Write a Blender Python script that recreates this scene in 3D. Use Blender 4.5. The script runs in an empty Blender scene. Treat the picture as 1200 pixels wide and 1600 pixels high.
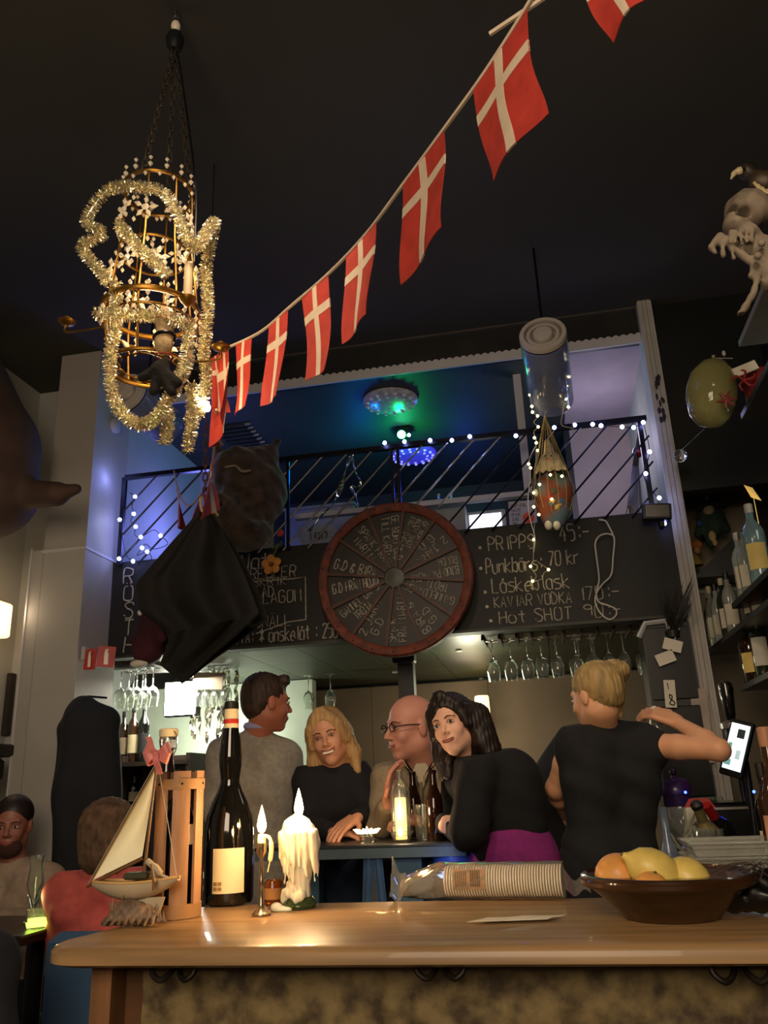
import bpy, math, random
import numpy as np
from mathutils import Vector, Matrix, Euler
random.seed(7); np.random.seed(7)
C = bpy.context.scene.collection
sc = bpy.context.scene
# ---------------- camera ----------------
FPX = 1280.; PITCH = math.radians(18.5); YAW = math.radians(10.5); ROLL = math.radians(2.4); CZ = 1.32
fw = Vector((-math.sin(YAW)*math.cos(PITCH), math.cos(YAW)*math.cos(PITCH), math.sin(PITCH)))
r0 = Vector((math.cos(YAW), math.sin(YAW), 0)); u0 = r0.cross(fw)
RT = math.cos(ROLL)*r0 - math.sin(ROLL)*u0
UP = math.sin(ROLL)*r0 + math.cos(ROLL)*u0
cam = bpy.data.cameras.new('camera'); co = bpy.data.objects.new('camera', cam); C.objects.link(co)
cam.sensor_fit = 'VERTICAL'; cam.sensor_height = 36; cam.lens = 36*FPX/1600; cam.clip_start = .05
mw = Matrix((RT, UP, -fw)).transposed().to_4x4(); mw.translation = (0, 0, CZ); co.matrix_world = mw
sc.camera = co
# ---------------- world, exposure ----------------
w = bpy.data.worlds.new('world'); sc.world = w; w.use_nodes = True
w.node_tree.nodes['Background'].inputs[0].default_value = (.9, .75, .6, 1)
w.node_tree.nodes['Background'].inputs[1].default_value = .022
sc.view_settings.view_transform = 'Standard'; sc.view_settings.look = 'None'
sc.view_settings.exposure = 0; sc.view_settings.gamma = 1; sc.view_settings.use_curve_mapping = False
def light(kind, loc, power, col, size=.1, target=None, spot=None, sizey=None, blend=.5):
    l = bpy.data.lights.new(kind.lower()+'_light', kind); l.energy = power; l.color = col
    if kind == 'AREA':
        l.size = size
        if sizey: l.shape = 'RECTANGLE'; l.size_y = sizey
    else: l.shadow_soft_size = size
    if kind == 'SPOT': l.spot_size = math.radians(spot or 60); l.spot_blend = blend
    o = bpy.data.objects.new(l.name, l); C.objects.link(o); o.location = loc
    if target is not None:
        o.rotation_euler = (Vector(target)-Vector(loc)).to_track_quat('-Z', 'Y').to_euler()
    return o
WARM = (1, .72, .45); CAND = (1, .55, .22)
light('AREA', (-.3, -1.2, 2.3), 62, (1, .78, .56), 1.4, (-.4, 2.6, 1.6))            # unseen warm fill in place of the room's lamps behind the guest
light('SPOT', (1.15, 1.75, 3.1), 26, (1, .74, .46), .05, (.1, 1.45, 1.1), 70)         # downlight over the right end of the bar
light('SPOT', (-.6, 1.3, 3.3), 60, (1, .74, .52), .12, (-.5, 3.15, 1.2), 75)          # downlight on the guests
light('SPOT', (.75, 1.5, 3.2), 30, (1, .82, .62), .12, (.75, 3.4, 1.3), 75)           # light over the bartender
light('AREA', (-2.15, 4.55, 1.97), 11, (1, .98, .85), .35, (-2.1, 4.7, 0))            # work lamp under the balcony
light('POINT', (-2.2, 5.2, 1.66), 20, (.97, 1, .88), .06)
light('POINT', (-.42, 4.8, 1.86), 5.5, (.95, 1, .72), .08)                            # added light without a fitting, brightens the right part of the soffit
light('POINT', (-.5, 5.6, 1.75), 3.5, (1, .8, .55), .08)
light('POINT', (-2.05, 4.7, 2.9), 11, (.2, .22, 1), .12)                             # blue party lamps on the balcony, left
light('POINT', (-2.32, 4.0, 3.05), 1.6, (.25, .3, 1), .1)
light('POINT', (.45, 4.75, 3.2), 4.5, (.85, .76, 1), .15)                             # violet light, right part of the balcony
light('POINT', (-.76, 4.95, 3.42), 5, (.0, 1, .22), .03)                           # green party beam
light('POINT', (-1.05, 5.0, 3.35), 3.5, (.0, .15, 1), .03)
light('POINT', (-.4, 5.5, 3.3), 3.0, (.05, .08, 1), .06)
light('SPOT', (-1.7, 2.4, 1.9), 10, (1, .85, .7), .2, (-2.9, 3.6, 1.9), 100)
light('POINT', (-.3, 2.6, 3.3), .8, (.25, .35, 1), .2)
light('POINT', (1.12, 2.9, 2.5), 1.6, (.95, .95, .8), .1)                             # added light without a fitting, brightens the underside of the high shelf

# ---------------- pixel helpers: real distances are chosen plane by plane ----------------
def ray(x, y): return RT*((x-600)/FPX) + UP*((800-y)/FPX) + fw
CAMP = Vector((0, 0, CZ))
def PY(x, y, v): d = ray(x, y); return CAMP + d*(v/d.y)
def PX(x, y, v): d = ray(x, y); return CAMP + d*(v/d.x)
def PZ(x, y, v): d = ray(x, y); return CAMP + d*((v-CZ)/d.z)
V = Vector
# ---------------- materials ----------------
def hexc(h):
    h = h.lstrip('#'); r = []
    for i in (0, 2, 4):
        c = int(h[i:i+2], 16)/255; r.append(c/12.92 if c <= .04045 else ((c+.055)/1.055)**2.4)
    return tuple(r)
MATS = {}
def mat(name, col='#808080', rough=.6, metal=0., var=.18, scale=6., bump=0., emit=None, es=1., trans=0., alpha=1., ior=1.45, col2=None, stretch=(1, 1, 1), sheen=0., sss=0., coat=0., detail=3):
    if name in MATS: return MATS[name]
    m = bpy.data.materials.new(name); m.use_nodes = True; nt = m.node_tree; b = nt.nodes['Principled BSDF']
    c = hexc(col) if isinstance(col, str) else col
    tc = nt.nodes.new('ShaderNodeTexCoord'); mp = nt.nodes.new('ShaderNodeMapping'); mp.inputs['Scale'].default_value = stretch
    nt.links.new(tc.outputs['Object'], mp.inputs[0])
    n = nt.nodes.new('ShaderNodeTexNoise'); n.inputs['Scale'].default_value = scale; n.inputs['Detail'].default_value = detail
    nt.links.new(mp.outputs[0], n.inputs['Vector'])
    rp = nt.nodes.new('ShaderNodeValToRGB')
    a = tuple(max(0, x*(1-var)) for x in c); d = tuple(min(1, x*(1+var)) for x in c)
    if col2: d = hexc(col2); a = c
    rp.color_ramp.elements[0].position = .35; rp.color_ramp.elements[1].position = .65
    rp.color_ramp.elements[0].color = (*a, 1); rp.color_ramp.elements[1].color = (*d, 1)
    nt.links.new(n.outputs['Fac'], rp.inputs[0]); nt.links.new(rp.outputs[0], b.inputs['Base Color'])
    b.inputs['Roughness'].default_value = rough; b.inputs['Metallic'].default_value = metal
    b.inputs['Transmission Weight'].default_value = trans; b.inputs['IOR'].default_value = ior; b.inputs['Alpha'].default_value = alpha
    if coat: b.inputs['Coat Weight'].default_value = coat
    if sheen: b.inputs['Sheen Weight'].default_value = sheen
    if sss:
        b.inputs['Subsurface Weight'].default_value = sss; b.inputs['Subsurface Radius'].default_value = (.02, .008, .004); b.inputs['Subsurface Scale'].default_value = .5
    if emit:
        b.inputs['Emission Color'].default_value = (*(hexc(emit) if isinstance(emit, str) else emit), 1); b.inputs['Emission Strength'].default_value = es
    if bump:
        bp = nt.nodes.new('ShaderNodeBump'); bp.inputs['Strength'].default_value = bump; bp.inputs['Distance'].default_value = .01
        nt.links.new(n.outputs['Fac'], bp.inputs['Height']); nt.links.new(bp.outputs[0], b.inputs['Normal'])
    MATS[name] = m; return m
# ---------------- mesh builder ----------------
def basis(d):
    d = V(d).normalized(); a = V((0, 0, 1)) if abs(d.z) < .95 else V((1, 0, 0))
    s = a.cross(d).normalized(); return s, d.cross(s)
class MB:
    def __init__(s): s.v = []; s.f = []; s.smooth = True
    def add(s, vs, fs):
        n = len(s.v); s.v += [tuple(p) for p in vs]; s.f += [tuple(n+i for i in f) for f in fs]; return s
    def box(s, c, size, rot=None, bevel=0):
        x, y, z = [q/2 for q in size]; c = V(c)
        if bevel:
            b = min(bevel, x*.9, y*.9, z*.9); vs = []; 
            for sz in (-1, 1):
                for (dx, dy, dz) in ((x-b, y-b, z), (x, y, z-b)):
                    pass
            ring = lambda X, Y, Z: [V((-X, -Y, Z)), V((X, -Y, Z)), V((X, Y, Z)), V((-X, Y, Z))]
            L = [ring(x-b, y-b, -z), ring(x, y, -z+b), ring(x, y, z-b), ring(x-b, y-b, z)]
            vs = [p for r in L for p in r]; fs = [(3, 2, 1, 0), (12, 13, 14, 15)]
            for k in range(3):
                for i in range(4): j = (i+1) % 4; fs.append((4*k+i, 4*k+j, 4*k+4+j, 4*k+4+i))
        else:
            vs = [V((a, b_, d)) for d in (-z, z) for b_ in (-y, y) for a in (-x, x)]
            fs = [(0, 2, 3, 1), (4, 5, 7, 6), (0, 1, 5, 4), (2, 6, 7, 3), (0, 4, 6, 2), (1, 3, 7, 5)]
        if rot is not None:
            R = rot if isinstance(rot, Matrix) else Euler(rot).to_matrix(); vs = [R @ p for p in vs]
        return s.add([c+p for p in vs], fs)
    def tube(s, path, r, n=8, closed=False, cap=True):
        path = [V(p) for p in path]; m = len(path); rr = r if hasattr(r, '__len__') else [r]*m
        vs = []; prev = None
        for i, p in enumerate(path):
            if closed: d = path[(i+1) % m]-path[i-1]
            else: d = path[min(i+1, m-1)]-path[max(i-1, 0)]
            if d.length < 1e-9: d = V((0, 0, 1))
            d.normalize()
            if prev is None: a, b = basis(d)
            else:
                a = prev - d*prev.dot(d)
                a = a.normalized() if a.length > 1e-6 else basis(d)[0]
                b = d.cross(a)
            prev = a
            for k in range(n):
                t = 2*math.pi*k/n; vs.append(p+a*(math.cos(t)*rr[i])+b*(math.sin(t)*rr[i]))
        fs = []
        for i in range(m if closed else m-1):
            j = (i+1) % m
            for k in range(n): l = (k+1) % n; fs.append((i*n+k, i*n+l, j*n+l, j*n+k))
        if not closed and cap: fs += [tuple(reversed(range(n))), tuple((m-1)*n+k for k in range(n))]
        return s.add(vs, fs)
    def lathe(s, prof, c=(0, 0, 0), axis=(0, 0, 1), n=24, sx=1, sy=1, ang=2*math.pi):
        c = V(c); ax = V(axis).normalized()
        if abs(ax.z) > .999: a, b = V((1, 0, 0)), V((0, ax.z/abs(ax.z), 0))
        else: a, b = basis(ax)
        vs = [c+ax*z+a*(math.cos(2*math.pi*k/n)*r*sx)+b*(math.sin(2*math.pi*k/n)*r*sy) for r, z in prof for k in range(n)]
        fs = []
        for i in range(len(prof)-1):
            for k in range(n): l = (k+1) % n; fs.append((i*n+k, i*n+l, (i+1)*n+l, (i+1)*n+k))
        if prof[0][0] > 1e-5: fs.append(tuple(reversed(range(n))))
        if prof[-1][0] > 1e-5: fs.append(tuple((len(prof)-1)*n+k for k in range(n)))
        return s.add(vs, fs)
    def ball(s, c, r, n=10, m=7, rot=None):
        r = r if hasattr(r, '__len__') else (r, r, r); c = V(c); vs = []
        R = None if rot is None else (rot if isinstance(rot, Matrix) else Euler(rot).to_matrix())
        for i in range(m+1):
            t = math.pi*i/m
            for k in range(n):
                p = 2*math.pi*k/n; q = V((math.sin(t)*math.cos(p)*r[0], math.sin(t)*math.sin(p)*r[1], -math.cos(t)*r[2]))
                vs.append(c+(R @ q if R else q))
        fs = []
        for i in range(m):
            for k in range(n):
                l = (k+1) % n; f = (i*n+k, i*n+l, (i+1)*n+l, (i+1)*n+k)
                fs.append(f)
        return s.add(vs, fs)
    def gem(s, c, r, h, rot=None):
        c = V(c); R = None if rot is None else (rot if isinstance(rot, Matrix) else Euler(rot).to_matrix())
        vs = [V((r*math.cos(k*math.pi/3), r*math.sin(k*math.pi/3), 0)) for k in range(6)]+[V((0, 0, h)), V((0, 0, -h))]
        if R: vs = [R @ p for p in vs]
        return s.add([c+p for p in vs], [(k, (k+1) % 6, 6) for k in range(6)]+[((k+1) % 6, k, 7) for k in range(6)])
    def prism(s, poly, o, ux, uy, th):
        """flat outline poly (2-D) at o spanned by ux, uy, thickness th along ux x uy"""
        o = V(o); ux = V(ux).normalized(); uy = V(uy).normalized(); nn = ux.cross(uy)
        n = len(poly); vs = [o+ux*x+uy*y for x, y in poly]+[o+ux*x+uy*y+nn*th for x, y in poly]
        fs = [tuple(reversed(range(n))), tuple(range(n, 2*n))]+[(i, (i+1) % n, n+(i+1) % n, n+i) for i in range(n)]
        return s.add(vs, fs)
    def sheet(s, fn, nu, nv, th=.0):
        """fn(u,v)->point; a cloth-like sheet with real thickness th"""
        g = [[V(fn(i/nu, j/nv)) for j in range(nv+1)] for i in range(nu+1)]
        top = []; bot = []
        for i in range(nu+1):
            for j in range(nv+1):
                a = g[min(i+1, nu)][j]-g[max(i-1, 0)][j]; b = g[i][min(j+1, nv)]-g[i][max(j-1, 0)]
                n = a.cross(b); n = n.normalized() if n.length > 1e-9 else V((0, 0, 1))
                top.append(g[i][j]+n*th/2); bot.append(g[i][j]-n*th/2)
        W = nv+1; K = len(top); fs = []
        for i in range(nu):
            for j in range(nv):
                a, b, c, d = i*W+j, (i+1)*W+j, (i+1)*W+j+1, i*W+j+1
                fs.append((a, b, c, d))
                if th: fs.append((K+d, K+c, K+b, K+a))
        if th:
            for i in range(nu):
                fs.append((i*W, K+i*W, K+(i+1)*W, (i+1)*W)); fs.append((i*W+nv, (i+1)*W+nv, K+(i+1)*W+nv, K+i*W+nv))
            for j in range(nv):
                fs.append((j, j+1, K+j+1, K+j)); e = nu*W; fs.append((e+j, K+e+j, K+e+j+1, e+j+1))
        return s.add(top+(bot if th else []), fs)
    def build(s, name, m, parent=None, label=None, cat=None, group=None, kind=None, smooth=None):
        me = bpy.data.meshes.new(name)
        base = V((0, 0, 0)); p = parent
        while p is not None: base += p.location; p = p.parent
        own = V((0, 0, 0))
        if parent is None and s.v:
            a = np.array(s.v); own = V(((a[:, 0].min()+a[:, 0].max())/2, (a[:, 1].min()+a[:, 1].max())/2, a[:, 2].min()))
        off = base+own
        me.from_pydata([tuple(V(q)-off) for q in s.v], [], s.f)
        sm = s.smooth if smooth is None else smooth
        if sm:
            me.polygons.foreach_set('use_smooth', [True]*len(me.polygons))
            me.update(); 
            try: me.set_sharp_from_angle(angle=math.radians(38))
            except Exception: pass
        o = bpy.data.objects.new(name, me); C.objects.link(o); o.parent = parent
        if parent is None: o.location = own
        me.materials.append(m)
        tag(o, label, cat, group, kind); return o
def tag(o, label=None, cat=None, group=None, kind=None):
    if label: o['label'] = label
    if cat: o['category'] = cat
    if group: o['group'] = group
    if kind: o['kind'] = kind
    return o
def thing(name, label, cat, loc, group=None):
    o = bpy.data.objects.new(name, None); C.objects.link(o); o.location = V(loc); o.empty_display_size = .05
    return tag(o, label, cat, group)
def copy_tree(o, loc=None, label=None, parent=None, rz=None):
    c = o.copy(); C.objects.link(c); c.parent = parent
    if loc is not None: c.location = V(loc)
    if rz is not None: c.rotation_euler.z = rz
    if label: c['label'] = label
    for ch in list(o.children): copy_tree(ch, parent=c)
    return c
def lerp(a, b, t): return a+(b-a)*t
def arc(pts, n=8):
    """smooth Catmull-Rom path through pts"""
    P = [V(p) for p in pts]; P = [P[0]*2-P[1]]+P+[P[-1]*2-P[-2]]; out = []
    for i in range(1, len(P)-2):
        for k in range(n):
            t = k/n; a, b, c, d = P[i-1:i+3]
            out.append(.5*((2*b)+(c-a)*t+(2*a-5*b+4*c-d)*t*t+(3*b-a-3*c+d)*t**3))
    out.append(P[-2]); return out
# ---------------- implicit surfaces for bodies ----------------
class SDF:
    def __init__(s, lo, hi, h):
        s.lo = np.array(lo, float); s.h = h; s.n = np.maximum(4, np.ceil((np.array(hi)-s.lo)/h).astype(int)+1)
        s.F = np.full(tuple(s.n), .2, np.float32)
    def win(s, lo, hi, m):
        a = np.clip(np.floor((np.array(lo)-m-s.lo)/s.h).astype(int), 0, s.n); b = np.clip(np.ceil((np.array(hi)+m-s.lo)/s.h).astype(int)+1, 0, s.n)
        if (b <= a).any(): return None
        ax = [s.lo[i]+s.h*np.arange(a[i], b[i]) for i in range(3)]
        X, Y, Z = np.meshgrid(*ax, indexing='ij', sparse=True)
        return (slice(a[0], b[0]), slice(a[1], b[1]), slice(a[2], b[2])), X, Y, Z
    def comb(s, sl, D, k, op):
        F = s.F[sl]
        if op == 's': F2 = -F
        else: F2 = F
        if k > 0:
            h = np.clip(.5+.5*(D-F2)/k, 0, 1); R = D*(1-h)+F2*h-k*h*(1-h)
        else: R = np.minimum(F2, D)
        s.F[sl] = -R if op == 's' else R
    def cone(s, a, b, r1, r2=None, k=.02, op='u', flat=None):
        r2 = r1 if r2 is None else r2; a = np.array(a, float); b = np.array(b, float); m = max(r1, r2)+k+3*s.h
        q = s.win(np.minimum(a, b), np.maximum(a, b), m)
        if q is None: return s
        sl, X, Y, Z = q; d = b-a; L = max(1e-9, d @ d)
        t = np.clip(((X-a[0])*d[0]+(Y-a[1])*d[1]+(Z-a[2])*d[2])/L, 0, 1)
        dx, dy, dz = X-a[0]-t*d[0], Y-a[1]-t*d[1], Z-a[2]-t*d[2]
        D = np.sqrt(dx*dx+dy*dy+dz*dz)-(r1+(r2-r1)*t); s.comb(sl, D, k, op); return s
    def ell(s, c, r, R=None, k=.02, op='u'):
        c = np.array(c, float); r = np.array(r, float); m = k+3*s.h; e = max(r) if R is not None else r
        q = s.win(c-e, c+e, m)
        if q is None: return s
        sl, X, Y, Z = q; x, y, z = X-c[0], Y-c[1], Z-c[2]
        if R is not None:
            R = np.array(R); x, y, z = (R[0, 0]*x+R[1, 0]*y+R[2, 0]*z, R[0, 1]*x+R[1, 1]*y+R[2, 1]*z, R[0, 2]*x+R[1, 2]*y+R[2, 2]*z)
        k0 = np.sqrt((x/r[0])**2+(y/r[1])**2+(z/r[2])**2); k1 = np.sqrt((x/r[0]**2)**2+(y/r[1]**2)**2+(z/r[2]**2)**2)+1e-6
        s.comb(sl, k0*(k0-1)/k1, k, op); return s
    def wob(s, amp, fn):
        ax = [s.lo[i]+s.h*np.arange(s.n[i]) for i in range(3)]
        X, Y, Z = np.meshgrid(*ax, indexing='ij', sparse=True)
        s.F = s.F+(amp*fn(X, Y, Z)).astype(np.float32); return s
    def cut(s, p, n):
        """remove everything on the side of plane (p) that n points to"""
        ax = [s.lo[i]+s.h*np.arange(s.n[i]) for i in range(3)]
        X, Y, Z = np.meshgrid(*ax, indexing='ij', sparse=True); n = V(n).normalized()
        s.F = np.maximum(s.F, (X-p[0])*n[0]+(Y-p[1])*n[1]+(Z-p[2])*n[2]).astype(np.float32); return s
    def mesh(s):
        F = s.F; F[0] = F[-1] = .1; F[:, 0] = F[:, -1] = .1; F[:, :, 0] = F[:, :, -1] = .1
        I = (F < 0); cnt = np.zeros(tuple(s.n-1), np.int8)
        O = [(i, j, k) for i in (0, 1) for j in (0, 1) for k in (0, 1)]
        sh = lambda A, o: A[o[0]:A.shape[0]-1+o[0], o[1]:A.shape[1]-1+o[1], o[2]:A.shape[2]-1+o[2]]
        for o in O: cnt += sh(I, o)
        act = (cnt > 0) & (cnt < 8); idx = np.argwhere(act); ids = np.full(act.shape, -1, np.int32); ids[act] = np.arange(len(idx))
        vals = {o: F[idx[:, 0]+o[0], idx[:, 1]+o[1], idx[:, 2]+o[2]] for o in O}
        acc = np.zeros((len(idx), 3)); num = np.zeros(len(idx))
        for o in O:
            for a in range(3):
                if o[a]: continue
                p = list(o); p[a] = 1; p = tuple(p); f0, f1 = vals[o], vals[p]; c = (f0 < 0) != (f1 < 0)
                t = np.where(c, f0/np.where(c, f0-f1, 1), 0)
                for b in range(3): acc[:, b] += np.where(c, (t if b == a else o[b]), 0)
                num += c
        P = s.lo+s.h*(idx+acc/num[:, None]); quads = []
        for a in range(3):
            b, c = (a+1) % 3, (a+2) % 3
            sl0 = [slice(None)]*3; sl1 = [slice(None)]*3; sl0[a] = slice(0, -1); sl1[a] = slice(1, None)
            A, B = I[tuple(sl0)], I[tuple(sl1)]; e = np.argwhere(A != B)
            ok = (e[:, b] > 0) & (e[:, c] > 0) & (e[:, b] < s.n[b]-1) & (e[:, c] < s.n[c]-1); e = e[ok]
            def q(db, dc):
                f = e.copy(); f[:, b] -= db; f[:, c] -= dc; return ids[f[:, 0], f[:, 1], f[:, 2]]
            Q = np.stack([q(1, 1), q(0, 1), q(0, 0), q(1, 0)], 1); inside = A[e[:, 0], e[:, 1], e[:, 2]]
            Q = np.where(inside[:, None], Q, Q[:, ::-1]); quads.append(Q)
        Q = np.concatenate(quads); Q = Q[(Q >= 0).all(1)]
        return P, Q
    def build(s, name, m, parent=None, label=None, **kw):
        P, Q = s.mesh(); base = V((0, 0, 0)); p = parent
        while p is not None: base += p.location; p = p.parent
        own = V((0, 0, 0))
        if parent is None: own = V(((P[:, 0].min()+P[:, 0].max())/2, (P[:, 1].min()+P[:, 1].max())/2, P[:, 2].min()))
        P = P-np.array(base+own)
        me = bpy.data.meshes.new(name); me.vertices.add(len(P)); me.vertices.foreach_set('co', P.astype(np.float32).ravel())
        me.loops.add(Q.size); me.loops.foreach_set('vertex_index', Q.astype(np.int32).ravel())
        me.polygons.add(len(Q)); me.polygons.foreach_set('loop_start', np.arange(len(Q), dtype=np.int32)*4)
        try: me.polygons.foreach_set('loop_total', np.full(len(Q), 4, np.int32))
        except Exception: pass
        me.polygons.foreach_set('use_smooth', [True]*len(Q)); me.update(calc_edges=True); me.validate()
        o = bpy.data.objects.new(name, me); C.objects.link(o); o.parent = parent
        if parent is None: o.location = own
        me.materials.append(m); tag(o, label, kw.get('cat'), kw.get('group'), kw.get('kind')); return o
# ---------------- stroke lettering (chalk) ----------------
G = {'A': '002640 1232', 'B': '000636453403 0333423000', 'C': '4536160501103041', 'D': '0006264420300 0', 'E': '46060040 0333', 'F': '460600 0333',
 'G': '453616050110304143 23', 'H': '0006 4046 0343', 'I': '2026', 'J': '1646 36311000', 'K': '0006 460340', 'L': '060040', 'M': '0006234640', 'N': '00064046',
 'O': '1605011030414536 16', 'P': '00063645443303', 'R': '00063645443303 2340', 'S': '4536160514334231100 0', 'T': '0646 2620', 'U': '060110304146', 'V': '062046',
 'W': '0610233046', 'X': '0046 0640', 'Y': '062346 2320', 'Z': '06460040', '0': '1605011030414536 16', '1': '142620', '2': '0516364500 40', '4': '36023242 3430',
 '5': '460604344341301 0', '7': '0646 46101', '8': '2315162635452332413010012 3', '9': '4334143516364541301 0', '?': '05163645 4323 2221 2020', '&': '4013263415123020 ',
 'a': '4330100 10213434340', 'b': '0006 0334434130 00', 'e': '0242433413021030 41', 'h': '0006 03344340', 'i': '2024 2626', 'k': '0006 440240', 'l': '262130',
 'm': '0004 03142320 23344340', 'n': '0004 03344340', 'o': '1403011030414334 14', 'p': '04 00 0434434130', 'r': '0004 033444', 's': '4414032341300 0', 't': '2621304 0 0444', 'u': '04011030 4440',
 '-': '0343', '.': '2021', ':': '2122 2425', '/': '0046', '\'': '2526', '*': '2026 0541 4501', '=': '0242 0444', '!': '2622 2120'}
G['D'] = '00062644422000'; G['S'] = '45361605143342413010 01'; G['B'] = '0006364534 0334 03424130 3000'; G['5'] = '4606043443413010'; G['2'] = '0516364500 0040'
G['8'] = '23141626352312011030412 3'.replace(' ', ''); G['9'] = '4434140516364541'; G['7'] = '0646 4610'; G['&'] = '40132634150110304 2'.replace(' ', '')
G['a'] = '43341403011030 4440'; G['b'] = '0006 0334434130 0130'; G['s'] = '441403424 13000'.replace(' ', ''); G['t'] = '2621304 0444'.replace('304 ', '30 '); G['p'] = '0400 0434434230'; G['G'] = '45361605011030414323'
G['X'] = '0046 0640'
def wd(ch): return .7 if ch in "I1il.:' " else 1
def text_mb(lines, o, ux, uy, h, adv=.8, gap=1.5, w=.06, jit=.05, th=.3, mb=None, seed=1):
    """hand-drawn capital strokes; each line starts at o and runs along ux; h = cap height"""
    rnd = random.Random(seed); mb = mb or MB(); ux = V(ux).normalized(); uy = V(uy).normalized(); nn = ux.cross(uy); y0 = 0
    for ln in lines:
        x = 0
        for ch in ln:
            acc = {'Å': 'A', 'Ä': 'A', 'Ö': 'O', 'ä': 'a', 'å': 'a', 'ö': 'o'}.get(ch); g = G.get(acc or ch, '')
            sc_ = h/6; tilt = rnd.uniform(-.08, .08)
            st = [[(int(t[i]), int(t[i+1])) for i in range(0, len(t)-1, 2)] for t in g.split()]
            top = 6.0 if (acc or ch).isupper() else 4.2
            if ch in 'ÄÖäö': st += [[(1.2, top+.9), (1.2, top+1.3)], [(2.8, top+.9), (2.8, top+1.3)]]
            if ch in 'Åå': st += [[(2, top+.5), (2.5, top+1), (2, top+1.5), (1.5, top+1), (2, top+.5)]]
            for q in st:
                pts = [o+ux*(x+(a+b*tilt+rnd.uniform(-jit, jit)*3)*adv*h*.18)+uy*(y0+(b+rnd.uniform(-jit, jit)*3)*sc_) for a, b in q]
                pts = [p+nn*w*h*th for p in pts]
                if len(pts) == 1: pts.append(pts[0]+ux*w*h)
                if len(pts) > 3 and ch not in 'EFHKLMNTVWXYZAI174': pts = arc(pts, 3)
                mb.tube(pts, w*h/2, 4)
            x += h*adv*wd(ch)
        y0 -= h*gap
    return mb
# ================= SETTING =================
mBlack = mat('black_paint', '#1c1d1c', .42, var=.25, scale=1.3)
mCeil = mat('ceiling_dark', '#3b3a33', .95, var=.15, scale=.8)
mWhite = mat('white_wall', '#a9aaa4', .7, var=.05, scale=2, bump=.05)
mPillar = mat('pillar_paint', '#a19c93', .65, var=.06, scale=2)
mBeige = mat('beige_panel', '#93806a', .7, var=.08, scale=2.2)
mGreenW = mat('pale_green_wall', '#b9c2ac', .65, var=.1, scale=3)
mFloor = mat('floor_wood', '#3a2a1e', .5, var=.3, scale=3, stretch=(1, 12, 1))
mOak = mat('oak_top', '#94754e', .42, var=.22, scale=5, stretch=(.6, 9, 9), coat=.15)
mPanelGold = mat('flocked_panel', '#3f3220', .75, scale=30, col2='#7d6c46', bump=.3, detail=6)
mTrimW = mat('white_trim', '#b9b8b6', .55, var=.04, scale=4)
mGrime = mat('white_boards', '#a8a49c', .6, var=.1, scale=9)
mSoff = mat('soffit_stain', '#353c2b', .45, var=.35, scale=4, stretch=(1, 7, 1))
mBoard = mat('chalkboard', '#171816', .65, var=.35, scale=2.2)
mChalk = mat('chalk', '#a7a294', .9, var=.3, scale=60)
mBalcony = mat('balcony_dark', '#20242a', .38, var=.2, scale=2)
mMetalB = mat('black_metal', '#15151a', .35, .4, var=.2, scale=20)
mSteel = mat('steel', '#a9a49a', .3, .9, var=.1, scale=20)
def struct(name, c, size, m, rot=None, bevel=0, parent=None):
    b = MB(); b.box(c, size, rot, bevel); b.smooth = False
    return b.build(name, m, parent, kind='structure')
def slab(name, x0, x1, y0, y1, z0, z1, m): return struct(name, ((x0+x1)/2, (y0+y1)/2, (z0+z1)/2), (x1-x0, y1-y0, z1-z0), m)
D = 4.2
slab('floor', -3.1, 1.5, -1.6, 6.4, -.05, 0, mFloor)
slab('ceiling', -3.1, 1.5, -1.6, 4.3, 3.8, 3.85, mCeil)
slab('wall_left', -3.1, -3.0, -1.6, 6.4, 0, 3.8, mWhite)
slab('wall_right', 1.3, 1.4, -1.6, 6.4, 0, 3.8, mBlack)
slab('wall_corner', -3.0, -2.6, 4.25, 4.33, 0, 3.8, mWhite)
# pillar with its thin trim
pil = struct('trim_1', (-2.475, 4.04, 1.9), (.25, .38, 3.8), mPillar, bevel=.006)
b = MB(); b.smooth = False
b.box((-2.475, 4.04, 2.6), (.262, .392, .014)); b.build('trim_2', mTrimW, kind='structure')
b = MB(); b.smooth = False; b.box((-2.63, 3.95, 1.8), (.07, .2, 1.62)); b.build('trim_3', mPillar, kind='structure')
b = MB(); b.smooth = False; b.box((-2.668, 3.945, 1.8), (.01, .205, 1.64)); b.build('trim_4', mTrimW, kind='structure')
# back walls
back = struct('wall_back', (-.3, 6.3, 1.9), (3.6, .1, 3.8), mBalcony)
for i, (a, c_) in enumerate(((-1.95, -1.303), (-1.30, -.423), (-.42, .517), (.52, 1.3))):
    b = MB(); b.box(((a+c_)/2, 6.2, 1.0), (c_-a, .04, 2.08), bevel=.006); b.smooth = False; b.build('wall_panel', mBeige, back)
slab('wall_back_left', -3.0, PY(488, 1100, 5.6).x, 5.6, 5.7, 0, 2.05, mGreenW)
slab('wall_back_right', .78, 1.3, 4.95, 5.0, 0, PY(1100, 764, 4.95).z, mat('tan_wall', '#8a7d68', .75, var=.06))
b = MB(); b.smooth = False; zz = PY(1090, 925, 4.94).z; b.box((1.04, 4.94, zz), (.5, .02, .02)); b.build('trim_5', mTrimW, kind='structure')
slab('wall_upper_right', .78, 1.3, 4.2, 4.28, PY(1100, 764, 4.2).z, 3.8, mBlack)
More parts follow.
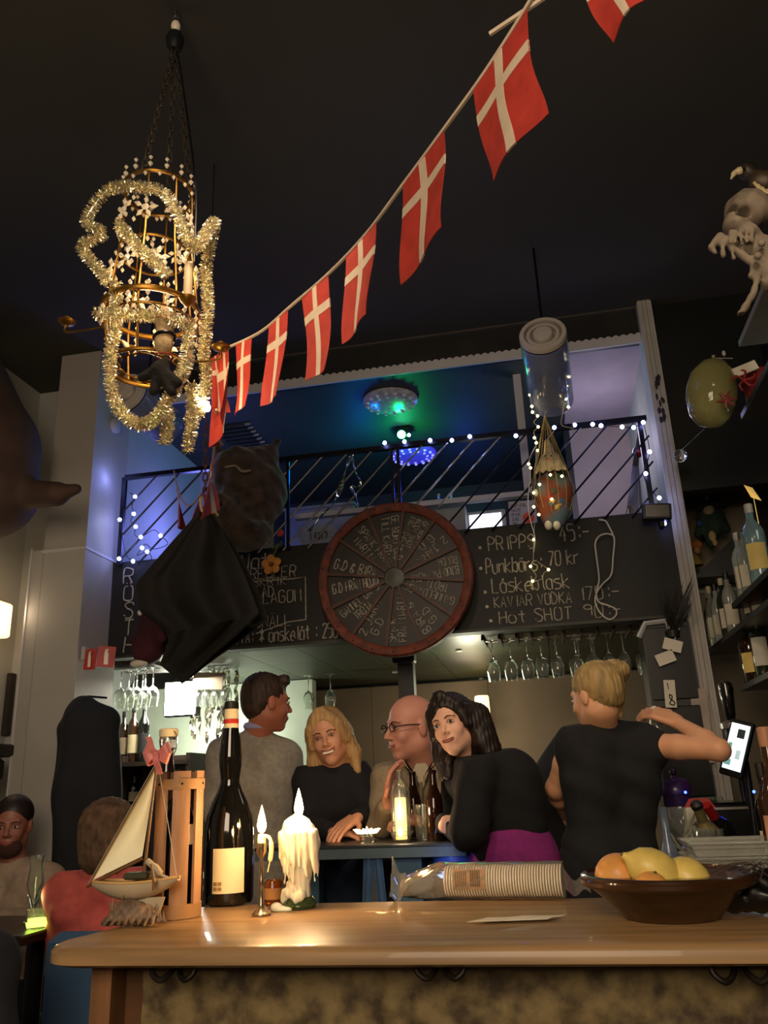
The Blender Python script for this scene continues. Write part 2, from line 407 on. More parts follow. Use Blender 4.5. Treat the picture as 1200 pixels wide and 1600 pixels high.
# balcony slab, header, upper room
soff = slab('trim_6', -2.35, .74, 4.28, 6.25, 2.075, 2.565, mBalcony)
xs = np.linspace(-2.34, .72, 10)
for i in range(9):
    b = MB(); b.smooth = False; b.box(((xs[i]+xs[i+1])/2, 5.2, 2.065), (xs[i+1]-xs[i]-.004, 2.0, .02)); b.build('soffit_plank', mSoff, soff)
slab('wall_header', -2.35, .78, 4.2, 4.27, 3.6, 3.8, mat('header_dark', '#20211f', .5, var=.3))
b = MB(); b.smooth = False; b.box((-.79, 4.192, 3.795), (3.14, .02, .012)); b.build('trim_7', mat('thin_line', '#4c463c', .5), kind='structure')
poly = [(-2.35, 3.575)]; n = 76
bt = []
for i in range(n*4+1):
    x = -2.35+3.06*i/(n*4); bt.append((x, 3.625+.012*abs(math.sin(math.pi*i/4))))
b = MB(); b.smooth = False
for i in range(n*4):
    (xa, za), (xb, zb) = bt[i], bt[i+1]
    b.add([V((xa, y, z)) for y in (4.185, 4.2) for z in (3.575, za)]+[V((xb, y, z)) for y in (4.185, 4.2) for z in (3.575, zb)],
          [(0, 1, 5, 4), (2, 6, 7, 3), (1, 3, 7, 5), (0, 4, 6, 2)])
b.build('trim_8', mTrimW, kind='structure')
slab('ceiling_balcony', -2.35, .30, 4.27, 6.3, 3.6, 3.66, mat('balcony_ceiling', '#30362f', .6, var=.15, scale=1.5))
slab('ceiling_white_part', .30, .75, 4.27, 5.4, 3.6, 3.66, mat('mauve_white', '#a59aa6', .75, var=.06))
slab('wall_balcony_right', .33, .76, 5.35, 5.4, 2.45, 3.6, mat('mauve_wall', '#a2939a', .75, var=.08, scale=3))
slab('wall_balcony_side', .29, .33, 5.35, 6.3, 2.45, 3.6, mBalcony)
slab('wall_balcony_left', -2.35, PY(335, 740, 5.3).x, 5.3, 5.35, 2.45, 3.6, mat('blue_white_wall', '#9d9db4', .7, var=.05))
slab('wall_side_left', -2.42, -2.35, 4.23, 6.3, 2.1, 3.6, mWhite)
slab('wall_side_right', .72, .78, 4.3, 5.4, 2.45, 3.6, mGrime)
# white timber frame behind the railing
p0 = PY(803, 572, 4.45); p1 = PY(826, 772, 4.45); pl = PY(462, 800, 4.45)
b = MB(); b.smooth = False; b.box((p1.x, 4.45, (3.6+p1.z)/2), (.045, .05, 3.6-p1.z)); fr_ = b.build('trim_9', mTrimW, kind='structure')
b = MB(); b.smooth = False; b.box(((pl.x+p1.x)/2, 4.45, p1.z), (p1.x-pl.x, .05, .03)); b.build('trim_10', mTrimW, kind='structure')
# right jamb, white boards
jm = slab('door_frame_right', .70, .775, 4.14, 4.30, 1.0, 3.8, mTrimW); jm.name = 'trim_11'
b = MB(); b.smooth = False
for k in range(3): b.box((.712+k*.022, 4.136, 2.4), (.019, .012, 2.8))
b.build('trim_12', mGrime, kind='structure')
# stains on the jamb
b = MB(); rnd = random.Random(3)
for k in range(16):
    q = V((.735+rnd.uniform(-.02, .02), 4.128, 3.2+rnd.uniform(-.13, .13))); b.ball(q, (.004+rnd.random()*.006, .002, .01+rnd.random()*.02), 6, 4)
b.build('trim_13', mat('stain', '#2a2833', .8), kind='structure')

# ================= BAR COUNTER =================
bar = thing('bar_counter', 'long oak topped bar counter with gold flocked front panel', 'bar counter', (.2, 1.55, 0))
out = []; R_ = .07
for (cx, cy, a0) in ((-.83+R_, 1.30+R_, 180), (1.28, 1.30+.01, 270), (1.28, 1.80, 0), (-.70, 1.72, 90)):
    r = {180: R_, 270: .01, 0: .01, 90: .06}[a0]
    for k in range(7): t = math.radians(a0+15*k); out.append((cx+r*math.cos(t), cy+r*math.sin(t)))
b = MB(); n = len(out); L = [(0, 1.052), (.012, 1.045)]
rings = [(.010, 1.071), (0, 1.076), (0, 1.091), (.004, 1.097), (.012, 1.10)]
vs = []
cxm, cym = .2, 1.55
for ins, z in rings:
    for x, y in out: vs.append((x+(ins if x < cxm else -ins), y+(ins if y < cym else -ins), z))
fs = [tuple(reversed(range(n))), tuple((len(rings)-1)*n+k for k in range(n))]
for i in range(len(rings)-1):
    for k in range(n): l = (k+1) % n; fs.append((i*n+k, i*n+l, (i+1)*n+l, (i+1)*n+k))
b.add(vs, fs); b.build('worktop', mOak, bar)
b = MB(); b.smooth = False; b.box((.25, 1.60, .535), (1.96, .30, 1.07)); b.build('carcass', mat('dark_wood', '#2e1f14', .6, var=.2), bar)
b = MB(); b.smooth = False; b.box((-.74, 1.40, .535), (.035, .09, 1.07), bevel=.004); b.build('corner_post', mat('bar_frame', '#7c5636', .5, var=.2, scale=6, stretch=(6, 6, .6)), bar)
b = MB(); b.smooth = False; b.box((-.705, 1.43, .535), (.035, .05, 1.07), bevel=.004); b.build('corner_stile', mat('bar_frame2', '#55381f', .5, var=.2), bar)
b = MB(); b.smooth = False; b.box((.28, 1.385, 1.062), (1.95, .02, .014)); b.build('top_rail', MATS['bar_frame2'], bar)
nx, nz = 150, 60
def flock(u, v):
    x = -.688+u*1.92; z = .45+v*.62
    return (x, 1.40+.0025*math.sin(x*61+math.sin(z*47)*2)*math.sin(z*53+math.sin(x*41)*2), z)
b = MB(); b.sheet(flock, nx, nz, .01); b.build('flocked_panel', mPanelGold, bar)
b = MB(); b.smooth = False; b.box((.27, 1.41, .23), (1.93, .02, .44)); b.build('lower_panel', mPanelGold, bar)
hookM = mat('hook_iron', '#1b1510', .5, .5)
def hook(px, py, s, lab):
    c = PY(px, py, 1.368); t = thing('coat_hook', lab, 'hook', c)
    b = MB(); b.box(c+V((0, .004, .012)), (.05*s, .01, .018), bevel=.004); b.build('plate', hookM, t)
    for sg in (-1, 1):
        b = MB(); pts = [c+V((sg*.001*s, 0, .012)), c+V((sg*.008*s, -.025, -.006*s)), c+V((sg*.02*s, -.035, -.014*s)), c+V((sg*.033*s, -.034, -.006*s)), c+V((sg*.036*s, -.03, .006*s))]
        b.tube(arc(pts, 5), [.0045]*20+[.006], 8); b.build('hook_arm', hookM, t)
hook(285, 1508, 1, 'double iron coat hook under the bar edge below the wooden crate')
hook(692, 1504, 1, 'double iron coat hook at the middle of the bar front')
hook(1150, 1506, 1.1, 'double iron coat hook under the bar edge below the fruit bowl')

# ================= RAILING =================
rail = thing('balcony_railing', 'black metal balcony railing with slanted rods above the chalkboards', 'railing', (-.8, 4.12, 2.59))
a = PY(197, 745, 4.12); c_ = PY(1010, 655, 4.12)
b = MB(); b.smooth = False; b.box(((a.x+c_.x)/2, 4.12, (a.z+c_.z)/2), ((c_.x-a.x), .03, .025)); b.build('handrail', mMetalB, rail)
rz1 = (a.z+c_.z)/2; rz0 = 2.56
def post(x, m=mMetalB, r=.011):
    b = MB(); b.smooth = False; b.box((x, 4.12, (rz0+rz1)/2), (r*2, r*2, rz1-rz0)); b.build('post', m, rail)
for px in (197, 450, 612, 622, 1008): post(PY(px, 720, 4.12).x, r=.012 if px in (197, 1008) else .008)
x0, x1 = a.x, c_.x; Hh = rz1-rz0; run = Hh*.98; x = x0-run+.06
while x < x1:
    pa = V((x, 4.12, rz0)); pb = V((x+run, 4.12, rz1))
    if pa.x < x0: t = (x0-pa.x)/run; pa = pa.lerp(pb, t)
    if pb.x > x1: t = (x1-pa.x)/(pb.x-pa.x); pb = pa.lerp(pb, t)
    if (pb-pa).length > .1:
        b = MB(); b.tube([pa, pb], .0055, 6); b.build('slanted_rod', mSteel if x < -.6 and x > -1.9 else mMetalB, rail)
    x += .142

# ================= CHALKBOARDS =================
def board(x0, x1, lab):
    t = thing('chalkboard', lab, 'chalkboard', ((x0+x1)/2, 4.17, 2.05))
    b = MB(); b.box(((x0+x1)/2, 4.17, 2.32), (x1-x0, .05, .54), bevel=.004); b.smooth = False; b.build('slate', mBoard, t)
    b = MB(); b.smooth = False; b.box(((x0+x1)/2, 4.15, 2.043), (x1-x0, .09, .014)); b.build('bottom_ledge', mat('ledge', '#30302a', .6), t)
    return t
YB = 4.142; UX = V((1, 0, 0)); UZ = V((0, 0, 1))
bl = board(-2.36, -.83, 'left chalkboard with house rules chalked in a box, under the balcony rail')
br = board(-.62, .70, 'right chalkboard listing drinks and prices above the hanging glasses')
sl = math.atan2(-.008, 1); 
def chalk(parent, txt, px, py, px2, h, w=.095, seed=1, name='chalk_line', dy=-5):
    p = PY(px, py, YB); q = PY(px2, py+dy*(px2-px)/100., YB); d = q-p
    return text_mb([txt], p, d, V((-d.z, 0, d.x)), h, d.length/h/sum(wd(c) for c in txt), w=w, seed=seed, th=.2).build(name, mChalk, parent, kind='stuff')
for i, (t_, px, py, px2, h) in enumerate((('PRIPPS', 764, 861, 838, .072), ('45:-', 876, 846, 924, .085), ('Punkbärs:', 760, 897, 850, .078), ('70 kr', 858, 884, 908, .075), ('Låskeblask', 770, 927, 893, .076),
     ('KAVIAR VODKA', 773, 950, 896, .056), ('170:-', 907, 938, 972, .066), ('Hot SHOT', 781, 975, 898, .062), ('90:-', 914, 966, 975, .066))): chalk(br, t_, px, py, px2, h, seed=i+3, dy=-7)
for px, py in ((750, 856), (751, 888), (758, 925), (761, 948), (767, 970)):
    p = PY(px, py, YB); b = MB(); b.ball(p, (.009, .002, .009), 8, 5); b.build('chalk_dot', mChalk, br)
for i, (t_, px, py, px2, h) in enumerate((('Mat', 376, 890, 425, .085), ('HUSREGLER', 355, 908, 465, .06), ('DET SKRIK', 352, 920, 450, .045), ('VAR GLAD', 352, 937, 430, .055), ('DRICK LAGOM', 345, 948, 474, .065),
     ('VAR SNÄLL', 355, 984, 457, .06), ('MERHDTA:', 335, 1008, 398, .06), ('* önskelåt : 250', 406, 1004, 530, .075))): chalk(bl, t_, px, py, px2, h, seed=i+20, dy=-7)
for i, ch in enumerate('RÖSTH'): chalk(bl, ch, 193, 912+27*i, 212, .085, seed=50+i)
b = MB()
for pts in (((345, 912), (460, 904)), ((460, 904), (477, 901), (478, 968)), ((400, 990), (450, 972), (478, 968)), ((396, 955), (412, 952))):
    b.tube([PY(x, y, YB) for x, y in pts], .0035, 4)
b.build('chalk_box', mChalk, bl)

# ================= WHEEL =================
WC = PY(618, 904, 4.06); RW = .405
wh = thing('fortune_wheel', 'round red rimmed wheel with twelve chalked black wedges between the chalkboards', 'wheel', WC+V((0, 0, -RW)))
mRim = mat('red_rim', '#602817', .65, var=.45, scale=22, bump=.3)
n = 96; prof = [(RW-.052, .0), (RW-.05, -.035), (RW-.04, -.042), (RW-.008, -.042), (RW, -.032), (RW, .01), (RW-.052, .01)]
b = MB(); vs = []; fs = []
for i in range(n):
    t = 2*math.pi*i/n
    for r, y in prof: vs.append(WC+V((r*math.cos(t), y, r*math.sin(t))))
m_ = len(prof)
for i in range(n):
    j = (i+1) % n
    for k in range(m_-1): fs.append((i*m_+k, i*m_+k+1, j*m_+k+1, j*m_+k))
b.add(vs, fs).build('rim', mRim, wh)
angs = [math.degrees(math.atan2(560-y, x-548)) for x, y in ((625, 140), (410, 180), (235, 310), (130, 505), (160, 715), (270, 900), (480, 985), (690, 960), (900, 835), (970, 615), (950, 400), (800, 240))]
mWedge = mat('wedge_black', '#181614', .5, var=.4, scale=5); mSpoke = mat('spoke', '#472a20', .55, var=.3, scale=12)
angs = [q % 360 for q in angs]; angs = sorted(angs)
for i in range(12):
    a0 = math.radians(angs[i]+1); a1 = math.radians((angs[(i+1) % 12]+(360 if i == 11 else 0))-1); P = [(.06*math.cos((a0+a1)/2), .06*math.sin((a0+a1)/2))]
    P = [(.055*math.cos(a0), .055*math.sin(a0))]+[((RW-.048)*math.cos(lerp(a0, a1, k/8)), (RW-.048)*math.sin(lerp(a0, a1, k/8))) for k in range(9)]+[(.055*math.cos(a1), .055*math.sin(a1))]
    b = MB(); b.smooth = False; b.prism(P, WC, UX, UZ, .02); b.build('wedge', mWedge, wh)
    t = math.radians(angs[i]); d = V((math.cos(t), 0, math.sin(t))); s_ = V((-math.sin(t), 0, math.cos(t)))
    b = MB(); b.smooth = False; c0 = WC+d*.05; c1 = WC+d*(RW-.045)
    b.add([c0+s_*q+V((0, y, 0)) for q in (-.006, .006) for y in (-.035, 0)]+[c1+s_*q+V((0, y, 0)) for q in (-.008, .008) for y in (-.035, 0)], [(0, 1, 3, 2), (4, 6, 7, 5), (0, 4, 5, 1), (2, 3, 7, 6), (0, 2, 6, 4), (1, 5, 7, 3)])
    b.build('spoke', mSpoke, wh)
b = MB(); b.lathe([(.058, 0), (.058, .03), (.05, .038), (.048, .03), (0, .03)], WC, (0, -1, 0), 32); b.build('hub_ring', mat('hub', '#5b6158', .4, .4), wh)
b = MB(); b.lathe([(.045, 0), (.045, .034), (0, .036)], WC, (0, -1, 0), 28); b.build('hub_disc', mat('hubd', '#2a302b', .4, .2), wh)
words = {162: ['G.D & BIRA'], 186: ['G.D FRÅN HÖJD'], 216: ['GAMMEL DANSK', '   TRÖJA'], 242: ['2 JÄRN', ' G.D'], 270: ['SPANK', 'FRÅN MARTIN'], 303: ['BIRA &', ' G.D'], 338: ['GAMMELDANSK', '   TRÖJA'],
         7: ['BJUD PÅ NÄSTA', 'RUNDA'], 38: ['2 JÄRN', '  G.D'], 64: ['GE BORT EN', 'BODY SHOT', 'FRÅN DIG SJÄLV'], 92: ['GE BORT G.D', 'TILL KÄRT'], 126: ['SPANK FRÅN', '  MARTIN']}
for k, (an, ls) in enumerate(words.items()):
    t = math.radians(an); d = V((-math.cos(t), 0, -math.sin(t))); up = V((-d.z, 0, d.x)); nl = len(ls); h = (.050 if nl == 1 else .040) if nl < 3 else .028; mx = max(len(q) for q in ls)
    adv = min(.85, .265/(mx*h)); gap = 1.35
    o = WC+V((0, -.0225, 0))-d*(RW-.075)-up*h*.5+up*h*gap*(nl-1)/2
    text_mb(ls, o, d, up, h, adv, gap, w=.12, seed=70+k, th=.3).build('chalk_wording', mChalk, wh, kind='stuff')
for i in range(22):
    t = 2*math.pi*(i+.3)/22; p = WC+V((math.cos(t)*(RW-.022), -.044, math.sin(t)*(RW-.022))); b = MB(); b.ball(p, (.004, .003, .004), 6, 4); b.build('rivet', mat('rivet', '#1a100c', .3, .5), wh)
b = MB(); b.tube([WC+V((0, .02, 0)), WC+V((0, .10, 0))], .02, 12); b.build('axle', mMetalB, wh)
slab('wheel_backboard', -.83, -.62, 4.145, 4.2, 2.05, 2.59, mBoard).name = 'trim_14'
# post under the wheel
pp = PY(638, 1100, 4.5); zt = 2.05
b = MB(); b.smooth = False; b.box((pp.x, 4.5, 1.02), (.085, .085, 2.05), bevel=.005); b.build('trim_15', mBlack, kind='structure')
b = MB(); b.smooth = False; q = PY(632, 1035, 4.42); b.box((q.x, 4.42, 2.0), (.12, .08, .10), bevel=.006); b.build('trim_16', mBlack, kind='structure')
# downlight spots under the soffit
for k, (px, py) in enumerate(((617, 1050), (752, 1060), (717, 1016), (890, 1053))):
    p = PZ(px, py, 2.052); b = MB(); b.lathe([(.02, 0), (.02, .006), (.012, .008), (0, .006)], p, (0, 0, -1), 14)
    b.build('recessed_spot', mat('spot_rim', '#c9c6b4', .3, .5), label='small chrome recessed spot in the soffit '+('beside the black post', 'far edge behind the glasses', 'near the wheel on the lit side', 'just behind the rack of glasses')[k], cat='spotlight', group='soffit spots')
# ================= CHANDELIER =================
mGold = mat('aged_brass', '#7d5b22', .35, .85, var=.3, scale=20)
mCry = mat('crystal', '#fff0d4', .08, 0, var=.05, trans=.12, ior=1.6)
mTin = mat('tinsel', '#fff0d4', .22, .92, var=.15, scale=60)
CH = PY(238, 470, 1.9); RC = .125
Zc = lambda py: PY(238, py, 1.9).z
ch = thing('chandelier', 'small brass crystal chandelier wrapped in silver tinsel hanging from chains', 'chandelier', (CH.x, CH.y, Zc(650)))
zT, zM, zB = Zc(305), Zc(490), Zc(575)
def ring(r, z, th, name='ring', hoop=.012):
    b = MB(); pts = [(CH.x+r*math.cos(t), CH.y+r*math.sin(t), z) for t in np.linspace(0, 2*math.pi, 40, endpoint=False)]
    b.tube(pts, th, 8, closed=True); b.build(name, mGold, ch)
ring(RC*.82, zT, .006); ring(RC*1.08, zM, .009); ring(RC*.9, zB, .006); ring(RC*1.05, zM-.045, .004); ring(RC*.8, Zc(400), .004)
for k in range(8):
    t = 2*math.pi*k/8+.2; b = MB()
    b.tube([(CH.x+r*math.cos(t), CH.y+r*math.sin(t), z) for r, z in ((RC*.82, zT), (RC*.86, (zT+zM)/2), (RC*1.06, zM), (RC*1.04, zM-.045), (RC*.9, zB))], .0035, 6); b.build('rib', mGold, ch)
rnd = random.Random(11)
def bead(p, r, h, rot=None):
    b = MB(); b.smooth = False; b.gem(p, r, h, rot); b.build('crystal_bead', mCry, ch)
for k in range(14):       # crown of upright drops
    t = 2*math.pi*k/14
    for j, (z, r) in enumerate(((.022, .008), (.045, .0065))): bead(V((CH.x+RC*.84*math.cos(t), CH.y+RC*.84*math.sin(t), zT+z)), r, r*1.4)
for k in range(18):       # flower sprays on the cage
    t = 2*math.pi*k/9+(.35 if k > 8 else 0); z = (Zc(360) if k < 9 else Zc(435))+rnd.uniform(-.012, .012); r = RC*(.88 if k < 9 else .98)
    c = V((CH.x+r*math.cos(t), CH.y+r*math.sin(t), z)); tv = V((-math.sin(t), math.cos(t), 0)); bead(c, .012, .008, (math.pi/2, 0, t+math.pi/2))
    for q in range(5):
        a = 2*math.pi*q/5+rnd.random()*.3; d = tv*math.cos(a)+V((0, 0, 1))*math.sin(a); m3 = d.to_track_quat('Z', 'Y').to_matrix(); bead(c+d*.024, .0075, .015, m3)
for k in range(16):       # low fringe
    t = 2*math.pi*k/16
    for j in range(2 if k % 2 else 3): bead(V((CH.x+RC*1.1*math.cos(t), CH.y+RC*1.1*math.sin(t), zM-.018-.022*j)), .007, .011)
for k in range(10):
    t = 2*math.pi*k/10; c = V((CH.x+RC*.93*math.cos(t), CH.y+RC*.93*math.sin(t), zM-.055)); tv = V((-math.sin(t), math.cos(t), 0))
    for sg in (-1, 1): bead(c+tv*.018*sg, .008, .02, (tv*sg+V((0, 0, .8))).to_track_quat('Z', 'Y').to_matrix())
for k in range(16):       # hanging bead strands between the rings
    t = 2*math.pi*k/16+.1; t2 = t+.3
    for j in range(6):
        u = j/5; z = lerp(zT-.01, zM+.02, u); rr = RC*lerp(.84, 1.06, u)-.012*math.sin(math.pi*u); tt = lerp(t, t2, u); b = MB(); b.smooth = False; b.gem((CH.x+rr*math.cos(tt), CH.y+rr*math.sin(tt), z), .0062, .010); b.build('crystal_bead', mCry, ch)
# lower basket of gold chain links
for k in range(16):
    t = 2*math.pi*k/16; b = MB(); c = V((CH.x+RC*.72*math.cos(t), CH.y+RC*.72*math.sin(t), zB+.004)); tv = V((-math.sin(t), math.cos(t), 0)); rv = V((math.cos(t), math.sin(t), 0))
    b.tube([c+tv*.022*math.cos(a)+rv*.012*math.sin(a) for a in np.linspace(0, 2*math.pi, 14, endpoint=False)], .003, 5, closed=True); b.build('chain_link', mGold, ch)
def arm(px, py, sx):
    p = PY(px, py, 1.9); b = MB(); c = V((CH.x+sx*RC, 1.9, p.z-.01))
    b.tube(arc([c, c+V((sx*.02, 0, -.02)), p+V((-sx*.005, 0, -.03)), p], 6), .003, 6); b.build('candle_arm', mGold, ch)
    b = MB(); b.lathe([(.004, -.006), (.022, 0), (.026, .006), (.02, .005), (.008, .004), (.009, .02), (0, .02)], p, n=20); b.build('candle_cup', mGold, ch)
arm(104, 505, -1); arm(345, 545, 1)
p = PY(293, 468, 1.8); b = MB(); b.lathe([(.005, -.02), (.02, -.005), (.024, .004), (.012, .004), (0, .004)], p, n=20); b.build('candle_cup', mGold, ch)
b = MB(); b.lathe([(.0125, 0), (.012, .11), (.008, .114), (0, .114)], p, n=16); b.build('candle', mat('candle_wax', '#c9b48c', .5, sss=.2), ch, label='tall cream candle')
# chains up to the black canopy
mChain = mat('chain', '#6e6558', .4, .8)
def chain(a, b_, L=.034, r=.0028, wd_=.009, parent=None, m=None, name='chain_link'):
    a = V(a); b_ = V(b_); d = b_-a; n = max(1, int(d.length/(L*.78))); d.normalize(); s1, s2 = basis(d)
    for i in range(n):
        c = a+(b_-a)*((i+.5)/n); s_ = s1 if i % 2 else s2; mb = MB()
        mb.tube([c+d*(L/2-wd_)*(1 if math.sin(t) > 0 else -1)+d*wd_*math.sin(t)+s_*wd_*math.cos(t) for t in np.linspace(.01, 2*math.pi+.01, 12, endpoint=False)], r, 5, closed=True)
        mb.build(name, m or mChain, parent)
TOP = PY(273, 72, 1.9)
chain(TOP, (CH.x, CH.y-RC*.8, zT), parent=ch); chain(TOP, (CH.x+RC*.8, CH.y+.03, zT-.05), parent=ch); chain(TOP, (CH.x-.02, CH.y+RC*.8, zT), parent=ch)
b = MB(); b.tube(arc([TOP+V((.005, 0, 0)), TOP+V((.03, 0, -.14)), V((CH.x+RC*.95, CH.y, zT+.02)), V((CH.x+RC, CH.y, Zc(420)))], 8), .003, 6); b.build('cord', mMetalB, ch)
b = MB(); b.lathe([(0, -.02), (.018, -.018), (.026, .0), (.03, .03), (.022, .05), (.008, .06), (0, .06)], TOP, n=20); b.build('canopy_cup', mat('cup_black', '#16181a', .5), ch)
b = MB(); b.ball(TOP+V((0, 0, .085)), (.016, .016, .022), 14, 9); b.build('crystal_ball', mCry, ch)
chain(TOP+V((0, 0, .10)), (TOP.x, TOP.y, 3.8), parent=ch)
# tinsel ropes: countless foil slivers
def tinsel(paths, rad, dens, name='tinsel_garland', parent=ch, m=None, seed=1):
    rn = random.Random(seed); mb = MB(); mb.smooth = False
    for pts in paths:
        P = arc(pts, 8); L = sum((P[i+1]-P[i]).length for i in range(len(P)-1)); N = int(L*dens); mb.tube(P, .003, 5)
        for k in range(N):
            u = rn.random()*(len(P)-1); i = int(u); p = P[i].lerp(P[i+1], u-i); d = (P[i+1]-P[i]).normalized(); a, b_ = basis(d); t = rn.random()*2*math.pi
            o = (a*math.cos(t)+b_*math.sin(t)+d*rn.uniform(-.35, .35)).normalized(); q = p+o*rad*rn.uniform(.75, 1.1); s_ = (d.cross(o)*math.cos(k*1.7)+d*math.sin(k*1.7)).normalized()*.0013
            mb.add([p-s_, p+s_, q+s_*.9, q-s_*.9], [(0, 1, 2, 3)])
    return mb.build(name, m or mTin, parent, kind='stuff')
C3 = lambda px, py, dy=0: PY(px, py, 1.9+dy)
tinsel([[C3(200, 290, -.1), C3(165, 300, -.1), C3(135, 345, -.08), C3(160, 365, -.1), C3(128, 385, -.08), C3(150, 415, -.1), C3(168, 440, -.12)],
        [C3(200, 290, -.1), C3(260, 305, -.13), C3(300, 385, -.13), C3(325, 360, -.05), C3(335, 350, 0), C3(322, 420, 0), C3(325, 480, 0), C3(318, 560, .02)],
        [C3(185, 350, -.12), C3(215, 385, -.13), C3(262, 430, -.13)],
        [C3(180, 440, -.12), C3(182, 500, -.13), C3(172, 560, -.13), C3(178, 625, -.12), C3(205, 658, -.12), C3(235, 660, -.12), C3(262, 625, -.12), C3(290, 570, -.12), C3(296, 500, -.12)],
        [C3(262, 640, -.05), C3(262, 668, -.05), C3(256, 694, -.05)], [C3(300, 600, -.02), C3(300, 650, -.02), C3(294, 706, -.02)],
        [C3(150, 490, -.1), C3(200, 492, -.14), C3(250, 495, -.14), C3(300, 510, -.12)], [C3(318, 540, .05), C3(322, 590, .05), C3(312, 640, .03), C3(296, 660, 0)]], .020, 4200, seed=5)
light('POINT', (CH.x, CH.y+.02, zM+.03), 2.2, (1, .66, .3), .04); light('POINT', (CH.x+.02, CH.y-.02, zB+.01), 1.2, (1, .66, .3), .03)
# lit bulb at the tinsel end
q = PY(322, 637, 1.95); lb = thing('light_bulb', 'glaring bare light bulb glowing at the lower right of the chandelier', 'light bulb', q)
b = MB(); b.lathe([(0, -.012), (.01, -.008), (.0125, 0), (.009, .012), (.006, .018), (0, .018)], q, n=16); b.build('glass_globe', mat('bulb_lit', '#fff0d0', .4, emit='#fff0d0', es=60), lb)
b = MB(); b.lathe([(.007, .015), (.0075, .038), (.003, .042), (0, .042)], q, n=14); b.build('socket', mGold, lb); light('POINT', q-V((0, .03, 0)), .7, (1, .8, .55), .015)
b = MB(); b.tube(arc([q+V((0, 0, .04)), q+V((-.01, 0, .1)), (CH.x+.11, CH.y, zB)], 5), .002, 6); b.build('flex', mMetalB, lb)
# white plush doll upside down inside the cage
q = PY(262, 540, 1.78); dl = thing('plush_doll', 'white plush doll with black limbs strapped upside down in the chandelier', 'soft toy', q)
s_ = SDF(q-V((.12, .09, .16)), q+V((.12, .09, .16)), .0045)
s_.ell(PY(258, 505, 1.78), (.026, .026, .034), k=.02).ell(PY(256, 535, 1.78), (.025, .025, .036), k=.02).ell(PY(256, 486, 1.78), (.012, .012, .014), k=.015)
s_.build('plush_body', mat('plush_cream', '#a89068', .9, bump=.4, scale=60), dl)
s_ = SDF(q-V((.14, .1, .2)), q+V((.14, .1, .16)), .0045); A = PY(250, 578, 1.76)
for px, py in ((222, 590), (278, 598), (240, 612), (268, 612), (258, 565)): s_.cone(A, PY(px, py, 1.76), .017, .012, k=.012)
s_.build('plush_limbs', mat('plush_black', '#0e0b08', .95, bump=.4, scale=60), dl)
b = MB(); c = PY(257, 527, 1.78); b.tube([c+V((.0275*math.cos(t), .0275*math.sin(t), .004*math.cos(t))) for t in np.linspace(0, 6.283, 20, endpoint=False)], .0045, 6, closed=True); b.build('belt', mMetalB, dl)
b = MB(); c = PY(256, 557, 1.78); b.tube([c+V((.021*math.cos(t), .021*math.sin(t), 0)) for t in np.linspace(0, 6.283, 20, endpoint=False)], .002, 6, closed=True); b.build('red_cord', mat('red_cord', '#8c2c1c', .7), dl)
b = MB(); b.tube([PY(256, 575, 1.79), PY(256, 560, 1.86), (CH.x+.02, CH.y-RC*.9, zB)], .002, 5); b.tube([PY(256, 486, 1.79), (CH.x, CH.y-RC*1.05, zM+.004)], .002, 5); b.build('tie', mMetalB, dl, kind='stuff')

# ================= FLAG BUNTING =================
mRed = mat('flag_red', '#a93024', .8, var=.12, scale=25, bump=.15); mFW = mat('flag_white', '#c9b7a0', .8, var=.06, scale=30)
bunt = thing('flag_bunting', 'string of red flags with white crosses running from chandelier to upper right', 'bunting', PY(345, 548, 2.15))
Pst = [(345, 548, 2.15), (405, 520, 2.0), (455, 478, 1.86), (513, 428, 1.70), (570, 368, 1.53), (630, 288, 1.36), (693, 203, 1.2), (760, 110, 1.07), (830, 0, .95), (900, -130, .86)]
sp = arc([PY(*p) for p in Pst], 10)
b = MB(); b.tube(sp, .0045, 6); b.build('tape', mFW, bunt)
def path_px(x):   # point on the tape under image column x
    for i in range(len(Pst)-1):
        a, c = Pst[i], Pst[i+1]
        if a[0] <= x <= c[0]:
            t = (x-a[0])/(c[0]-a[0]); return sp[min(len(sp)-1, int((i+t)*10))]
    return sp[-1]
def flag(A, B, dL, dR, curl, seed, parent=bunt, wob=.01):
    """cloth flag hung from A to B; left/right drop vectors"""
    A, B = V(A), V(B); rn = random.Random(seed); ph = rn.random()*6; out = (B-A).cross(V((0, 0, 1))).normalized()
    def fn(u, v):
        p = A.lerp(B, u); d = V(dL).lerp(V(dR), u); q = p+d*v
        return q+out*(wob*math.sin(u*5+ph+v*2)*v+curl*v*v)+(B-A)*(.10*math.sin(v*4.2+ph)*v)
    x0, x1, y0, y1 = .40, .54, .30, .44
    x0, x1 = .42, .57; y0, y1 = .27, .37
    fl = MB()
    def sub(ua, ub, va, vb, mm, nm, pr):
        m_ = MB(); m_.sheet(lambda u, v: fn(lerp(ua, ub, u), lerp(va, vb, v)), max(2, int((ub-ua)*10)), max(2, int((vb-va)*14)), .0016); return m_.build(nm, mm, pr)
    f0 = thing('flag', None, None, A); f0.location = V((0, 0, 0)); f0.parent = parent
    m_ = MB(); m_.sheet(fn, 12, 18, .0016); red = m_.build('flag', mRed, parent); bpy.data.objects.remove(f0)
    c1 = MB(); c1.sheet(lambda u, v: fn(lerp(x0, x1, u), v*1.001), 3, 18, .0032); c1.build('cross_bar', mFW, red)
    c2 = MB(); c2.sheet(lambda u, v: fn(u, lerp(y0, y1, v)), 12, 3, .0030); c2.build('cross_bar', mFW, red)
